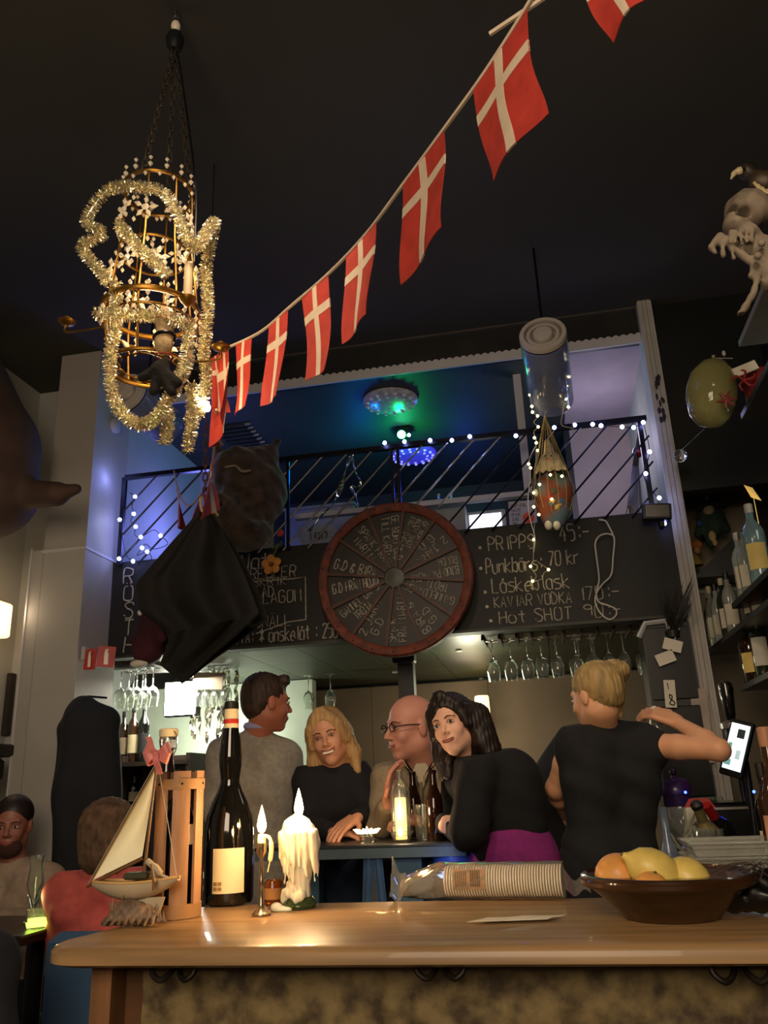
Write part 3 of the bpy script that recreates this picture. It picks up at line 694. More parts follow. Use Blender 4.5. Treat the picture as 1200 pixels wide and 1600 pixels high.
for k, (xa, xb, (lx, ly), (rx, ry)) in enumerate((
        (372, 398, (372, 652), (384, 628)), (421, 452, (414, 634), (441, 618)), (477, 513, (487, 596), (514, 572)), (543, 590, (540, 536), (583, 490)),
        (630, 693, (633, 442), (704, 352)), (742, 828, (765, 293), (845, 190)))):
    A, B = path_px(xa), path_px(xb); dl_ = PY(lx, ly, A.y)-A; dr_ = PY(rx, ry, B.y)-B; flag(A, B, dl_, dr_, .006, k, wob=.008)
A, B = PY(345, 548, 2.14), PY(356, 540, 2.1); flag(A, B, PY(334, 700, 2.14)-A, PY(362, 640, 2.1)-B, .01, 21, wob=.02)
A, B = PY(330, 560, 2.12), PY(342, 552, 2.14); flag(A, B, PY(326, 640, 2.12)-A, PY(358, 646, 2.14)-B, .01, 22, wob=.01)
# second strand crossing the top right corner
b2 = thing('flag_bunting', 'second bunting whose one red flag shows at the top edge', 'bunting', PY(905, -30, 1.0))
A, B = PY(905, -40, 1.0), PY(1010, -110, .95); b = MB(); b.tube([A+(A-B)*1.5, A, B, B+(B-A)*2], .0045, 6); b.build('tape', mFW, b2); flag(A, B, PY(948, 72, 1.0)-A, PY(1004, 0, .95)-B, .006, 33, b2)
# strand that sags onto the balcony behind the chandelier
b3 = thing('flag_bunting', 'crumpled flag strand hanging from the bulb down to the left balcony', 'bunting', PY(320, 660, 2.2))
st = [(338, 640, 2.1), (332, 720, 2.6), (315, 770, 3.1), (292, 790, 3.5), (277, 760, 3.8), (272, 736, 4.05)]
s3 = arc([PY(*p) for p in st], 6); b = MB(); b.tube(s3, .004, 6); b.build('tape', mFW, b3)
for k, (i, a1, (lx, ly), (rx, ry)) in enumerate(((1, 3, (332, 698), (345, 690)), (5, 8, (318, 812), (340, 790)), (10, 13, (296, 830), (314, 812)), (22, 25, (275, 820), (287, 828)))):
    A, B = s3[i], s3[a1]; flag(A, B, PY(lx, ly, A.y)-A, PY(rx, ry, B.y)-B, .005, 40+k, b3, wob=.015)

# ================= BLACK CLOTH ON A CHAIN =================
cl = thing('black_cloth', 'large black cloth hanging by a hook on a rusty chain before the chalkboard', 'cloth', PY(320, 1060, 2.9))
mCl = mat('black_cloth', '#100f0d', .9, var=.3, scale=9, bump=.3)
Yc = 2.9; ap = PY(320, 792, Yc)
out_ = [(320, 792), (262, 855), (213, 912), (216, 955), (262, 985), (266, 1000), (250, 1038), (284, 1068), (320, 1030), (372, 990), (405, 958), (385, 905), (352, 838)]
s_ = SDF(PY(200, 1080, Yc)-V((.1, .1, .05)), PY(410, 780, Yc)+V((.12, .1, .05)), .008)
cen = PY(310, 940, Yc)
def clf(px, py, r, k=.06): s_.ell(PY(px, py, Yc), (r, r*.35, r), k=k)
# build the cloth as a draped sheet fan with folds instead of a blob
def fnc(u, v):
    L = [(320, 790), (262, 855), (213, 912), (218, 955), (262, 988), (264, 1004), (250, 1038), (284, 1068)]; R = [(322, 790), (352, 838), (370, 872), (385, 905), (405, 958), (372, 990), (330, 1026), (284, 1069)]
    def at(A, t): t = t*(len(A)-1); i = min(int(t), len(A)-2); f = t-i; return (lerp(A[i][0], A[i+1][0], f), lerp(A[i][1], A[i+1][1], f))
    a, b_ = at(L, v), at(R, v); w_ = math.sin(math.pi*min(1, v*1.05+.02)); dy = .05*math.sin(u*13+v*2)*w_+.10*math.sin(math.pi*u)*w_
    return PY(lerp(a[0], b_[0], u), lerp(a[1], b_[1], u), Yc-dy)
b = MB(); b.sheet(fnc, 40, 50, .004); b.build('cloth', mCl, cl)
b = MB(); b.sheet(lambda u, v: V(fnc(u, v))+V((0, .10+.10*math.sin(math.pi*u)*math.sin(math.pi*v), 0))*math.sin(math.pi*v), 30, 40, .004); b.build('back_fold', mCl, cl)
chain(PY(322, 655, 2.6), PY(320, 785, 2.86), L=.04, wd_=.008, r=.003, parent=cl, m=mat('rusty_chain', '#5f4534', .6, .5))
b = MB(); b.tube([PY(322, 655, 2.6), V((PY(322, 655, 2.6).x, 2.6, 3.8))], .002, 5); b.build('cord', mMetalB, cl)
b = MB(); b.tube(arc([PY(316, 800, 2.86), PY(313, 786, 2.86), PY(320, 776, 2.86), PY(328, 788, 2.85), PY(341, 806, 2.84)], 5), .005, 8); b.build('hook', mat('rope_hook', '#a08a68', .7), cl)

# ================= ANIMAL HEADS =================
mFur = mat('dark_fur', '#40342a', .9, var=.5, scale=18, bump=.7, sheen=.3)
tr = thing('animal_head', 'dark furry animal head with a rope band mounted on the balcony rail', 'animal head', PY(385, 860, 4.0))
c = PY(385, 770, 4.0); s_ = SDF(c-V((.3, .3, .4)), c+V((.3, .2, .4)), .009)
s_.ell(PY(392, 770, 4.0), (.20, .16, .21), k=.05).ell(PY(372, 735, 3.95), (.15, .13, .13), k=.06).ell(PY(350, 800, 3.88), (.11, .13, .10), k=.06).ell(PY(375, 835, 3.95), (.17, .14, .09), k=.06).ell(PY(410, 725, 4.0), (.09, .08, .11), k=.04)
s_.cone(PY(425, 705, 4.02), PY(432, 690, 4.0), .03, .02, k=.03).cone(PY(345, 712, 3.98), PY(338, 698, 3.98), .03, .02, k=.03).ell(PY(342, 785, 3.76), (.03, .03, .02), k=.01, op='s')
s_.wob(.007, lambda x, y, z: np.sin(50*x+20*z)*np.sin(44*z+30*y)); s_.build('head', mFur, tr)
b = MB(); b.tube(arc([PY(352, 730, 3.80), PY(368, 728, 3.80), PY(378, 736, 3.79), PY(392, 735, 3.8)], 5), .006, 6); b.build('rope_band', mat('rope', '#98896e', .8), tr)
b = MB(); b.ball(PY(343, 788, 3.77), .012, 10, 7); b.build('eye', mat('eye_black', '#050505', .1), tr)
b = MB(); b.smooth = False; q = PY(385, 800, 4.08); b.box(q, (.12, .06, .3), bevel=.01); b.build('mount', mMetalB, tr)
# gorgeous big brown head on the left wall
mHide = mat('brown_hide', '#46332a', .8, var=.2, scale=7, bump=.3)
tr2 = thing('animal_head', 'huge brown smooth animal head trophy sticking out from the left wall', 'animal head', PY(20, 860, 3.4))
c = PY(20, 740, 3.4); s_ = SDF((-2.96, 2.9, 2.3), (-2.02, 3.8, 3.75), .012)
s_.cone(PY(-75, 580, 3.4), PY(-27, 700, 3.4), .25, .265, k=0); s_.cone(PY(-27, 700, 3.4), PY(-20, 765, 3.4), .265, .25, k=.05)
s_.cone(PY(55, 772, 3.4), PY(88, 772, 3.38), .07, .06, k=.05).cone(PY(88, 772, 3.38), PY(119, 764, 3.36), .05, .026, k=.02).cone((-2.85, 3.45, 2.9), PY(-50, 700, 3.4), .16, .2, k=.08)
s_.build('head', mHide, tr2)
b = MB(); b.lathe([(.25, 0), (.25, .03), (.22, .045), (0, .045)], (-3.0, 3.45, 2.9), (1, 0, 0), 28); b.build('wooden_plaque', mat('plaque', '#2e1c12', .5), tr2)

# ================= CEILING THINGS =================
def spk(px, py, Y, pb, Yb, lab):
    a = PY(px, py, Y); e = PY(*pb, Yb); d = (a-e).normalized(); t = thing('sound_projector', lab, 'loudspeaker', a)
    L = (a-e).length; r = .105; W_ = mat('projector_white', '#b5ada4', .45, var=.05); gl = mat('clear_sleeve', '#b9c4e6', .12, trans=.75, var=.05, ior=1.2)
    b = MB(); b.lathe([(r*.95, -L), (r, -L+.01), (r, -.03)], a, d, 36); b.lathe([(r*.98, -.03), (r*.93, -L+.01)], a, d, 36); b.build('sleeve', gl, t)
    b = MB(); b.lathe([(0, -L*.95), (r*.7, -L*.9), (r*.8, -.06), (r*.5, -.03), (0, -.03)], a, d, 30); b.build('inner_drum', mat('drum', '#66708e', .35, .5), t)
    for (r0, r1, z) in ((1.0, .80, 0), (.72, .56, -.008)):
        b = MB(); b.lathe([(r*r1, z-.02), (r*r0, z-.02), (r*r0, z), (r*(r0-.03), z+.006), (r*r1, z+.006), (r*r1, z-.02)], a, d, 40); b.build('ring', W_, t)
    b = MB(); b.lathe([(r*.42, -.02), (r*.42, .004), (r*.38, .01), (0, .012)], a, d, 30); b.build('centre_cap', W_, t)
    b = MB(); b.lathe([(r*.98, -.028), (0, -.028)], a, d, 30); b.build('dark_baffle', mMetalB, t)
    b = MB(); m_ = a-d*L*.5; b.tube([m_, (m_.x, m_.y, 3.8)], .006, 8); b.build('bracket', mMetalB, t)
spk(848, 522, 3.3, (862, 628), 3.72, 'white ringed cylinder loudspeaker in clear sleeve above the net doll')
spk(197, 612, 3.4, (262, 668), 3.75, 'white ringed cylinder loudspeaker in clear sleeve behind the chandelier')
mDisc = mat('lamp_glass', '#bdb9b2', .25, .3, var=.2, scale=30)
for k, (px, py, es, lab) in enumerate(((610, 627, 0, 'round studded glass ceiling lamp, the nearer grey one'), (645, 710, .8, 'round studded glass ceiling lamp lit violet, farther back'))):
    p = PZ(px, py, 3.585); t = thing('ceiling_lamp', lab, 'ceiling lamp', p); t['group'] = 'studded balcony ceiling lamps'
    m1 = mDisc if not es else mat('lamp_glass_violet', '#6a62d8', .3, emit='#3a30c8', es=.5, var=.2, scale=30)
    b = MB(); b.lathe([(.17, .01), (.17, -.005), (.15, -.018), (.06, -.03), (0, -.03)], p, n=36); b.build('glass_dish', m1, t)
    mg = mat('stud%d' % k, '#e0ddd4', .15, .2, emit=None if not es else '#8a80ff', es=1.2)
    for rr, nn in ((.145, 16), (.105, 12)):
        for q in range(nn): a = 2*math.pi*q/nn; b = MB(); b.ball(p+V((rr*math.cos(a), rr*math.sin(a), -.022)), (.011, .011, .009), 8, 5); b.build('glass_stud', mg, t)
# party light
p = PZ(630, 688, 3.5); t = thing('party_light', 'small disco light glaring green and white under the balcony ceiling', 'disco light', p)
b = MB(); b.smooth = False; b.box(p+V((0, .02, .06)), (.10, .08, .08), bevel=.01); b.build('housing', mMetalB, t)
b = MB(); b.ball(p+V((-.005, -.03, .03)), .028, 14, 9); b.build('lens', mat('lens_green', '#aaffdd', .2, emit='#59ffc0', es=14), t)
b = MB(); b.ball(p+V((.045, -.03, .02)), .012, 10, 7); b.build('small_lens', mat('lens_white', '#ffffff', .2, emit='#9fd0ff', es=12), t)
b = MB(); b.tube([p+V((0, .02, .1)), p+V((0, .02, .11))], .01, 8); b.build('foot', mMetalB, t)
# dark louvre grille on the balcony ceiling (left)
t = thing('ceiling_grille', 'slatted vent grille on the dark balcony ceiling beside the animal head', 'grille', PZ(385, 690, 3.57))
for k in range(11):
    p = PZ(*[(383+k*4.6, 663+k*5.6)][0], 3.585); b = MB(); b.smooth = False; b.box(p-V((.10, 0, 0)), (.24, .012, .02)); b.build('slat', mat('slat', '#3f4340', .4, .3), t)
    b = MB(); b.smooth = False; b.box(p+V((.02, -.008, -.004)), (.035, .006, .014)); b.build('bright_end', mat('slat_end', '#a7a9a0', .4, .3), t)
# smoke detector on pillar
p = PX(180, 665, -2.34); b = MB(); b.lathe([(.045, 0), (.045, .02), (.03, .03), (0, .03)], p+V((-.009, 0, 0)), (1, 0, 0), 24); b.build('smoke_detector', mWhite, label='small round white detector high on the blue lit pillar side', cat='detector')

# ================= LED CHAIN =================
mLED = mat('led_blue', '#ffffff', .3, emit='#8f9cff', es=26); mWire = mat('wire_dark', '#141820', .5); mWireW = mat('wire_white', '#b5b2a8', .5)
def leds(lab, bulbs, wirepts, Yv, m, wm, r=.011, name='led_string'):
    P = [PY(x, y, Yv) for x, y in bulbs]; t = thing(name, lab, 'string lights', P[0])
    b = MB(); b.tube(arc([PY(x, y, Yv) for x, y in wirepts], 4), .0022, 5); b.build('wire', wm, t)
    for p in P:
        b = MB(); b.ball(p, r, 8, 6); o = b.build('bulb', m, t)
    return t
bl_ = [(601, 692), (632, 690), (672, 688), (706, 688), (734, 682), (806, 681), (866, 668), (898, 664), (926, 663), (939, 665), (972, 667), (990, 668), (1005, 660)]
leds('blue white fairy lights strung along the balcony handrail', bl_, bl_, 4.08, mLED, mWire, .011)
leds('blue fairy lights trailing down the right end of the balcony railing', [(1015, 706), (1009, 740), (1030, 778), (1038, 818)], [(1005, 660), (1015, 706), (1006, 745), (1028, 780), (1034, 812), (1040, 825)], 4.08, mLED, mWire)
leds('tangled blue fairy lights at the lower left corner of the balcony', [(211, 776), (209, 803), (212, 823), (220, 839), (251, 837), (222, 856), (230, 862), (208, 877), (187, 812), (186, 873)],
     [(203, 770), (211, 776), (206, 790), (209, 803), (204, 815), (212, 823), (210, 835), (220, 839), (240, 828), (251, 837), (262, 850), (240, 858), (228, 850), (222, 856), (214, 868), (230, 862), (236, 875), (208, 877), (195, 860), (187, 812), (186, 873)], 4.07, mLED, mWire, .011)
light('POINT', PY(200, 850, 4.05), .5, (.4, .45, 1), .03); light('POINT', PY(184, 815, 4.0), .35, (.45, .5, 1), .02); light('POINT', PY(950, 670, 4.0), .25, (.45, .5, 1), .03); light('POINT', PY(1040, 790, 4.05), .35, (.45, .5, 1), .03)
mWL = mat('led_warm', '#fff4cc', .3, emit='#ffe08a', es=16)
leds('warm white fairy lights dangling from the loudspeaker left of the net doll', [(825, 575), (835, 594), (828, 617), (831, 635), (832, 644), (840, 650), (841, 667), (835, 684), (838, 692), (840, 704), (826, 725), (829, 731)],
     [(822, 560), (825, 575), (835, 594), (826, 606), (828, 617), (830, 630), (832, 644), (840, 650), (834, 660), (841, 667), (834, 675), (838, 692), (830, 710), (826, 725), (829, 740), (825, 780), (828, 810), (836, 840), (834, 862)], 3.62, mWL, mWireW, .0065)
leds('warm fairy lights dangling from the loudspeaker right of the net doll', [(883, 550), (884, 557), (886, 586), (883, 601), (884, 623), (888, 636)], [(880, 548), (884, 557), (886, 586), (883, 601), (880, 640), (877, 663), (890, 668), (896, 668), (888, 640), (884, 600)], 3.62, mWL, mWireW, .0065)
leds('few warm fairy lights dropping over the right chalkboard', [(834, 843), (829, 885), (857, 890), (832, 908)], [(838, 684), (837, 740), (836, 800), (834, 843), (833, 875), (829, 885), (838, 900), (832, 908), (846, 905), (850, 895), (857, 890), (840, 878)], 4.10, mWL, mWireW, .007)

# ================= NET DOLL =================
g = thing('net_doll', 'bearded patchwork stuffed doll hanging in a net below the loudspeaker', 'doll', PY(862, 826, 3.62)); Yg = 3.62
mPat = mat('patchwork', '#6e3520', .85, scale=11, col2='#3f5560', bump=.2, detail=0)
s_ = SDF(PY(820, 830, Yg)-V((.05, .15, .02)), PY(905, 690, Yg)+V((.05, .12, .05)), .006)
s_.ell(PY(864, 778, Yg), (.082, .07, .125), k=.03).ell(PY(848, 766, Yg-.04), (.03, .03, .06), k=.03).ell(PY(884, 764, Yg-.04), (.03, .03, .06), k=.03).cone(PY(852, 800, Yg-.03), PY(860, 816, Yg-.04), .035, .03, k=.02).cone(PY(878, 800, Yg-.03), PY(872, 816, Yg-.04), .035, .03, k=.02)
s_.build('patchwork_body', mPat, g)
rn = random.Random(2); pc = ['#8a2c1c', '#2f5d46', '#b3852c', '#3c5a7a', '#7a3b20', '#c2a24a']
for k in range(26):
    a = rn.uniform(3.4, 6.0); z = rn.uniform(-.095, .09); rr = .083*math.sqrt(max(.05, 1-(z/.127)**2)); cc = PY(864, 778, Yg); p = cc+V((rr*math.cos(a), rr*.86*math.sin(a), z))
    b = MB(); nrm = V((math.cos(a), math.sin(a)*1.1, z*3)).normalized(); b.lathe([(.016, -.004), (.015, .003), (0, .005)], p, nrm, 5); b.build('cloth_patch', mat('patch%d' % (k % 6), pc[k % 6], .85), g)
s_ = SDF(PY(830, 750, Yg)-V((.04, .12, .0)), PY(890, 690, Yg)+V((.04, .08, .05)), .005)
s_.ell(PY(860, 722, Yg), (.052, .045, .042), k=.02)
for dx in (-.04, -.02, 0, .02, .04): s_.cone(PY(860, 728, Yg)+V((dx, -.03, 0)), PY(860, 736, Yg)+V((dx*1.6, -.035, -.012)), .018, .008, k=.015)
s_.cone(PY(859, 712, Yg), PY(855, 690, Yg), .03, .012, k=.02); s_.wob(.002, lambda x, y, z: np.sin(220*x)); s_.build('beard_and_hair', mat('doll_beard', '#b8a98a', .95, bump=.5, scale=50), g)
b = MB(); b.ball(PY(857, 718, Yg-.05), (.009, .009, .009)); b.build('nose', mat('doll_nose', '#c98e6c', .6), g)
for dx in (-5, 4): b = MB(); b.ball(PY(857+dx, 712, Yg-.047), .004, 8, 5); b.build('eye', MATS['eye_black'], g)
for px in (857, 870): b = MB(); b.ball(PY(px, 821, Yg-.06), (.017, .02, .022), 12, 8); b.build('foot', mat('doll_foot', '#b9b4a4', .8), g, label='white stuffed foot')
for px, py in ((837, 770), (881, 772)): b = MB(); b.ball(PY(px, py, Yg-.05), (.015, .015, .018), 12, 8); b.build('hand', MATS['doll_foot'], g)
top = PY(851, 648, Yg); b = MB(); cc = PY(864, 772, Yg)
for k in range(14):
    a0 = 2*math.pi*k/14; pts = [top]
    for z, rr in ((PY(856, 700, Yg).z, .045), (PY(860, 735, Yg).z, .075), (cc.z, .094), (PY(864, 805, Yg).z, .07), (PY(866, 826, Yg).z, .01)):
        f = (z-top.z)/(cc.z-top.z); pts.append(V((lerp(top.x, cc.x, min(1, f*1.1))+rr*math.cos(a0), Yg+rr*math.sin(a0), z)))
    b.tube(arc(pts, 4), .0013, 4)
b.build('net', mat('net', '#a08c58', .7), g, kind='stuff')
b = MB(); b.tube([top, PY(858, 632, 3.70)], .0014, 5); b.build('hanging_cord', mWireW, g)
for k, (px, py) in enumerate(((860, 742), (878, 744), (843, 757), (862, 780), (834, 792), (842, 804), (834, 770))): b = MB(); b.ball(PY(px, py, Yg-.105), .006, 8, 6); b.build('warm_bulb', mWL, g)
light('POINT', PY(846, 768, 3.48), .10, (1, .85, .45), .02)

# foil streamer, flower, white cable
b = MB(); b.smooth = False
def rib(pts, w_, Yv):
    P = arc([PY(x, y, Yv) for x, y in pts], 5)
    b.sheet(lambda u, v: P[min(len(P)-1, int(round(u*(len(P)-1))))]+V((math.cos(u*9)*w_, math.sin(u*9)*w_, w_*.4))*(v-.5), len(P)-1, 1, .0008)
rib([(549, 712), (540, 735), (531, 765), (522, 785), (505, 803), (482, 830)], .026, 4.06); rib([(549, 712), (556, 738), (563, 752), (560, 762), (548, 760), (556, 775), (560, 792)], .014, 4.06)
b.build('foil_streamer', mat('foil', '#b9c9c4', .18, .95), label='silver foil streamer knotted on the balcony rail left of the wheel', cat='streamer')
f = thing('fabric_flower', 'orange five petalled fabric flower pinned over the left chalkboard', 'flower', PY(424, 884, 4.1))
mPet = mat('petal', '#c98a3c', .8, var=.15, scale=30); fc = PY(424, 882, 4.09)
for k in range(5):
    a = 2*math.pi*k/5+.4; b = MB(); p = fc+V((.034*math.cos(a), 0, .034*math.sin(a))); b.ball(p, (.024, .010, .024), 12, 7); b.build('petal', mPet, f)
b = MB(); b.ball(fc-V((0, .012, 0)), .011, 10, 7); b.build('centre', mat('flower_centre', '#7a4a1c', .8), f)
b = MB(); b.tube(arc([fc+V((0, .01, .02)), PY(430, 862, 4.08), PY(440, 845, 4.06)], 5), .006, 6); b.build('stem', mat('stem_green', '#4a5a34', .8), f)
b = MB(); b.smooth = False; b.prism([(0, 0), (.05, .01), (.06, .03), (.02, .025)], PY(426, 858, 4.08), UX, UZ, .004); b.build('leaf', MATS['stem_green'], f)
b = MB(); b.ball(PY(438, 833, 4.06), (.02, .015, .022), 10, 7); b.build('red_bud', mat('bud', '#b23b3b', .7), f)
b = MB(); b.tube([PY(438, 838, 4.06), PY(438, 858, 4.09), PY(440, 846, 4.1)], .004, 5); b.build('pin', mMetalB, f)
b = MB(); Pc = [(936, 812), (946, 814), (951, 822), (957, 834), (960, 845), (958, 870), (955, 898), (942, 912), (933, 925), (930, 940), (938, 958), (952, 968), (962, 962), (962, 952), (950, 946), (935, 940), (932, 925), (936, 905), (932, 870), (930, 850), (936, 838), (948, 834), (957, 836)]
b.tube(arc([PY(x, y, 4.10-.004*(i % 3)) for i, (x, y) in enumerate(Pc)], 5), .0042, 7); b.build('white_cable', mat('cable_white', '#b9b5ac', .5), label='white cable hung in a looped figure eight over the right chalkboard', cat='cable')
t = thing('emergency_light', 'small dark framed rectangular floodlight at the right end of the rail', 'floodlight', PY(1025, 805, 4.02))
q = PY(1026, 801, 4.04); b = MB(); b.smooth = False; b.box(q, (.135, .05, .085), (0, math.radians(5), 0), bevel=.006); b.build('case', mMetalB, t)
b = MB(); b.smooth = False; b.box(q-V((0, .028, 0)), (.11, .006, .06), (0, math.radians(5), 0)); b.build('glass_front', mat('flood_glass', '#5a574e', .3), t)
b = MB(); b.box(q+V((.02, .03, -.05)), (.02, .06, .05), bevel=.004); b.build('bracket', mMetalB, t)
# red ornament on the rail
t = thing('bauble', 'red glass bauble hanging at the right end of the balcony', 'bauble', PY(998, 708, 4.3)); b = MB(); b.ball(PY(998, 706, 4.3), .033, 18, 12); b.build('ball', mat('bauble_red', '#7a1a2c', .15, .5, coat=.5), t)
b = MB(); b.tube([PY(998, 697, 4.3), PY(1000, 655, 4.3)], .001, 4); b.build('thread', mWireW, t)
b = MB(); b.smooth = False
for k in range(90):
    a = rnd.uniform(-1, 1); x = 992+a*12; y0_ = rnd.uniform(725, 760); b.tube([PY(1000, 657, 4.13), PY(x*.4+.6*994, 728, 4.34+.02*a), PY(x, 790, 4.34+.03*a), PY(x+rnd.uniform(-6, 6), rnd.uniform(790, 808), 4.34)], .0016, 3)
b.build('foil_tassel', mat('foil_grey', '#8f8c94', .3, .7), label='limp grey foil tassel below the red bauble', cat='tassel', kind='stuff')
# things seen on the balcony floor
t = thing('monitor', 'bright lit screen standing on the balcony right of the wheel', 'monitor', PY(760, 828, 4.7))
q = PY(759, 815, 4.7); b = MB(); b.smooth = False; b.box(q, (.24, .03, .13), bevel=.005); b.build('case', mWhite, t); b = MB(); b.smooth = False; b.box(q-V((0, .017, 0)), (.19, .004, .085)); b.build('screen', mat('screen_lit', '#e9f0ff', .4, emit='#dfe6ff', es=2.2), t)
b = MB(); b.smooth = False; b.box(q-V((0, 0, .1)), (.1, .08, .1)); b.build('stand', mWhite, t)
t = thing('paper_poster', 'handwritten paper sign with a pink blot behind the railing', 'sign', PY(818, 825, 4.5)); q = PY(817, 805, 4.5)
b = MB(); b.smooth = False; b.box(q, (.155, .006, .17), (0, math.radians(2), 0)); b.build('sheet', mat('paper', '#b6b2bd', .8, var=.03), t)
b = MB(); b.lathe([(.034, 0), (.034, .002), (0, .002)], q+V((.03, -.004, -.02)), (0, -1, 0), 9); b.build('pink_blot', mat('blot', '#e0604c', .8), t)
text_mb(['OUT FOLI', 'HAVE', 'PINK', 'DIG', 'SM'], q+V((-.06, -.0045, .05)), UX, UZ, .018, .75, 1.5, w=.14, seed=4).build('lettering', mat('ink', '#26306a', .7), t, kind='stuff')
b = MB(); b.smooth = False; b.box(q+V((0, .02, -.14)), (.03, .03, .16)); b.build('stick', mWhite, t)
t = thing('pub_sign', 'grey oval sign lettered on the balcony floor left of the wheel', 'sign', PY(495, 850, 4.5)); q = PY(498, 838, 4.5)
b = MB(); b.lathe([(.12, 0), (.12, .01), (0, .012)], q, (0, -1, 0), 30, sy=.62); b.build('plate', mat('sign_grey', '#8b9094', .6), t); text_mb(['Top'], q+V((-.06, -.014, -.02)), UX, UZ, .06, .7, w=.1).build('lettering', mat('ink_dark', '#20222a', .6), t, kind='stuff')
b = MB(); b.smooth = False; b.box(q+V((0, .01, -.09)), (.2, .05, .08)); b.build('foot', mBalcony, t)
t = thing('storage_box', 'pale grey box on the balcony floor behind the oval sign', 'box', PY(500, 830, 4.9)); q = PY(505, 818, 4.95); b = MB(); b.smooth = False; b.box((q.x, q.y, (q.z+.08+2.566)/2), (.46, .2, q.z+.08-2.566), bevel=.01); b.build('body', mat('box_grey', '#7e8482', .7), t)
b = MB(); b.smooth = False; b.box(q+V((0, 0, .085)), (.48, .22, .02), bevel=.005); b.build('lid', MATS['box_grey'], t)
t = thing('storage_box', 'pale carton under two small clear bottles right of the wheel', 'box', PY(700, 820, 4.6)); q = PY(702, 808, 4.6); b = MB(); b.smooth = False; b.box((q.x, q.y, (q.z+.06+2.566)/2), (.2, .15, q.z+.06-2.566), bevel=.006); b.build('body', mat('carton', '#8d8c90', .7), t)
b = MB(); b.smooth = False; b.box(q+V((0, -.077, .04)), (.2, .003, .01)); b.build('tape', mWhite, t)
for k, (px, lab) in enumerate(((672, 'small clear bottle nearer the wheel rim on the balcony carton'), (689, 'small clear bottle right of its twin on the balcony carton'))):
    p = PY(px, 800, 4.6); p.z = q.z+.06; p.x = q.x-.055+.075*k; t = thing('small_bottle', lab, 'bottle', p, 'small balcony bottles'); b = MB(); b.lathe([(.022, 0), (.024, .02), (.02, .045), (.008, .06), (.008, .08)], p, n=16); b.build('glass', mat('glass_blueish', '#bfe0e6', .1, trans=.6), t); b = MB(); b.lathe([(.009, .078), (.009, .09), (0, .09)], p, n=12); b.build('cap', mWhite, t)
# ================= THINGS ON THE BAR =================
def mpp(p): return (V(p)-CAMP).dot(fw)/FPX
mGlD = mat('bottle_dark', '#0d0d0c', .06, var=.1, coat=.6); mGlass = mat('clear_glass', '#f2f6f0', .03, trans=.96, var=.02, ior=1.45); mGlB = mat('brown_glass', '#2a1408', .08, trans=.35, coat=.4)
mLab = mat('label_cream', '#d9c9a0', .7, var=.05); mLabW = mat('label_white', '#cfc9b8', .7, var=.05)
def lathe_part(t, name, prof, p, m, n=28, ax=(0, 0, 1), **k):
    b = MB(); b.lathe(prof, p, ax, n); return b.build(name, m, t, **k)
def curved_label(t, p, r, z0, z1, a0, a1, m, name='label', th=.0012):
    b = MB(); b.sheet(lambda u, v: V(p)+V(((r+th)*math.cos(lerp(a0, a1, u)), (r+th)*math.sin(lerp(a0, a1, u)), lerp(z0, z1, v))), 14, 2, th); return b.build(name, m, t)
def face_ang(p): return math.atan2(CAMP.y-p[1], CAMP.x-p[0])
p = PZ(356, 1412, 1.101); k = mpp(p)*1.03
t = thing('wine_bottle', 'big glossy black bottle with a bulging neck and cream label on the bar', 'bottle', p)
pr = [(30, 0), (36, 2), (38, 8), (38.5, 60), (38, 105), (35, 125), (28, 145), (19, 163), (15, 175), (15, 182), (17.5, 200), (18, 215), (16, 238), (12.5, 258)]
lathe_part(t, 'glass', [(r*k, z*k) for r, z in pr]+[(0, 258*k)], p, mGlD, 40)
lathe_part(t, 'neck_label', [(12.6*k, 255*k), (11.5*k, 272*k), (11*k, 289*k)], p, mLab, 28)
lathe_part(t, 'red_band', [(12.4*k, 265*k), (12.2*k, 272*k)], p, mat('red_band', '#b0281c', .6), 28)
lathe_part(t, 'cap', [(11.5*k, 288*k), (11.8*k, 290*k), (11.5*k, 299*k), (9*k, 301*k), (0, 301*k)], p, mat('cap_black', '#14110e', .5), 28)
fa = face_ang(p); curved_label(t, p, 38.6*k, 18*k, 80*k, fa-.62, fa+.62, mLab)
for dx in (-.48, -.30): 
    for dz in (22, 29): curved_label(t, p, 38.9*k, dz*k, (dz+5)*k, fa+dx-.1, fa+dx+.05, mat('print_brown', '#8d7440', .8), 'print_mark')
# stave crate with a dark bottle
p = PZ(274, 1432, 1.101); k = mpp(p); R_ = 37*k; H_ = 216*k
t = thing('bottle_crate', 'round wooden stave holder with open slots holding a dark bottle', 'bottle holder', p)
mSt = mat('stave_wood', '#9c7656', .55, var=.18, scale=8, stretch=(8, 8, 1)); mBand = mat('band_wood', '#96724a', .6, var=.15, scale=8)
fa = face_ang(p)
for i in range(6):
    a = fa+.08+2*math.pi*i/6; b = MB(); w_ = .375
    b.sheet(lambda u, v: V(p)+V((R_*.96*math.cos(a+(u-.5)*2*w_), R_*.96*math.sin(a+(u-.5)*2*w_), .004+v*(H_-.004))), 4, 2, .006); b.build('stave', mSt, t)
lathe_part(t, 'top_band', [(R_*.98, H_*.87), (R_*1.07, H_*.87), (R_*1.07, H_*.945), (R_*.98, H_*.945), (R_*.98, H_*.87)], p, mBand, 40)
lathe_part(t, 'bottom_band', [(R_*.98, .0), (R_*1.07, .0), (R_*1.07, H_*.09), (R_*.98, H_*.09)], p, mBand, 40)
lathe_part(t, 'base_disc', [(R_*.93, 0), (R_*.93, .008), (0, .008)], p, mBand, 30)
for i in range(6): a = fa+.08+2*math.pi*i/6; b = MB(); b.ball(V(p)+V((R_*1.08*math.cos(a), R_*1.08*math.sin(a), H_*.91)), .0022, 8, 5); b.build('nail', MATS['rivet'], t)
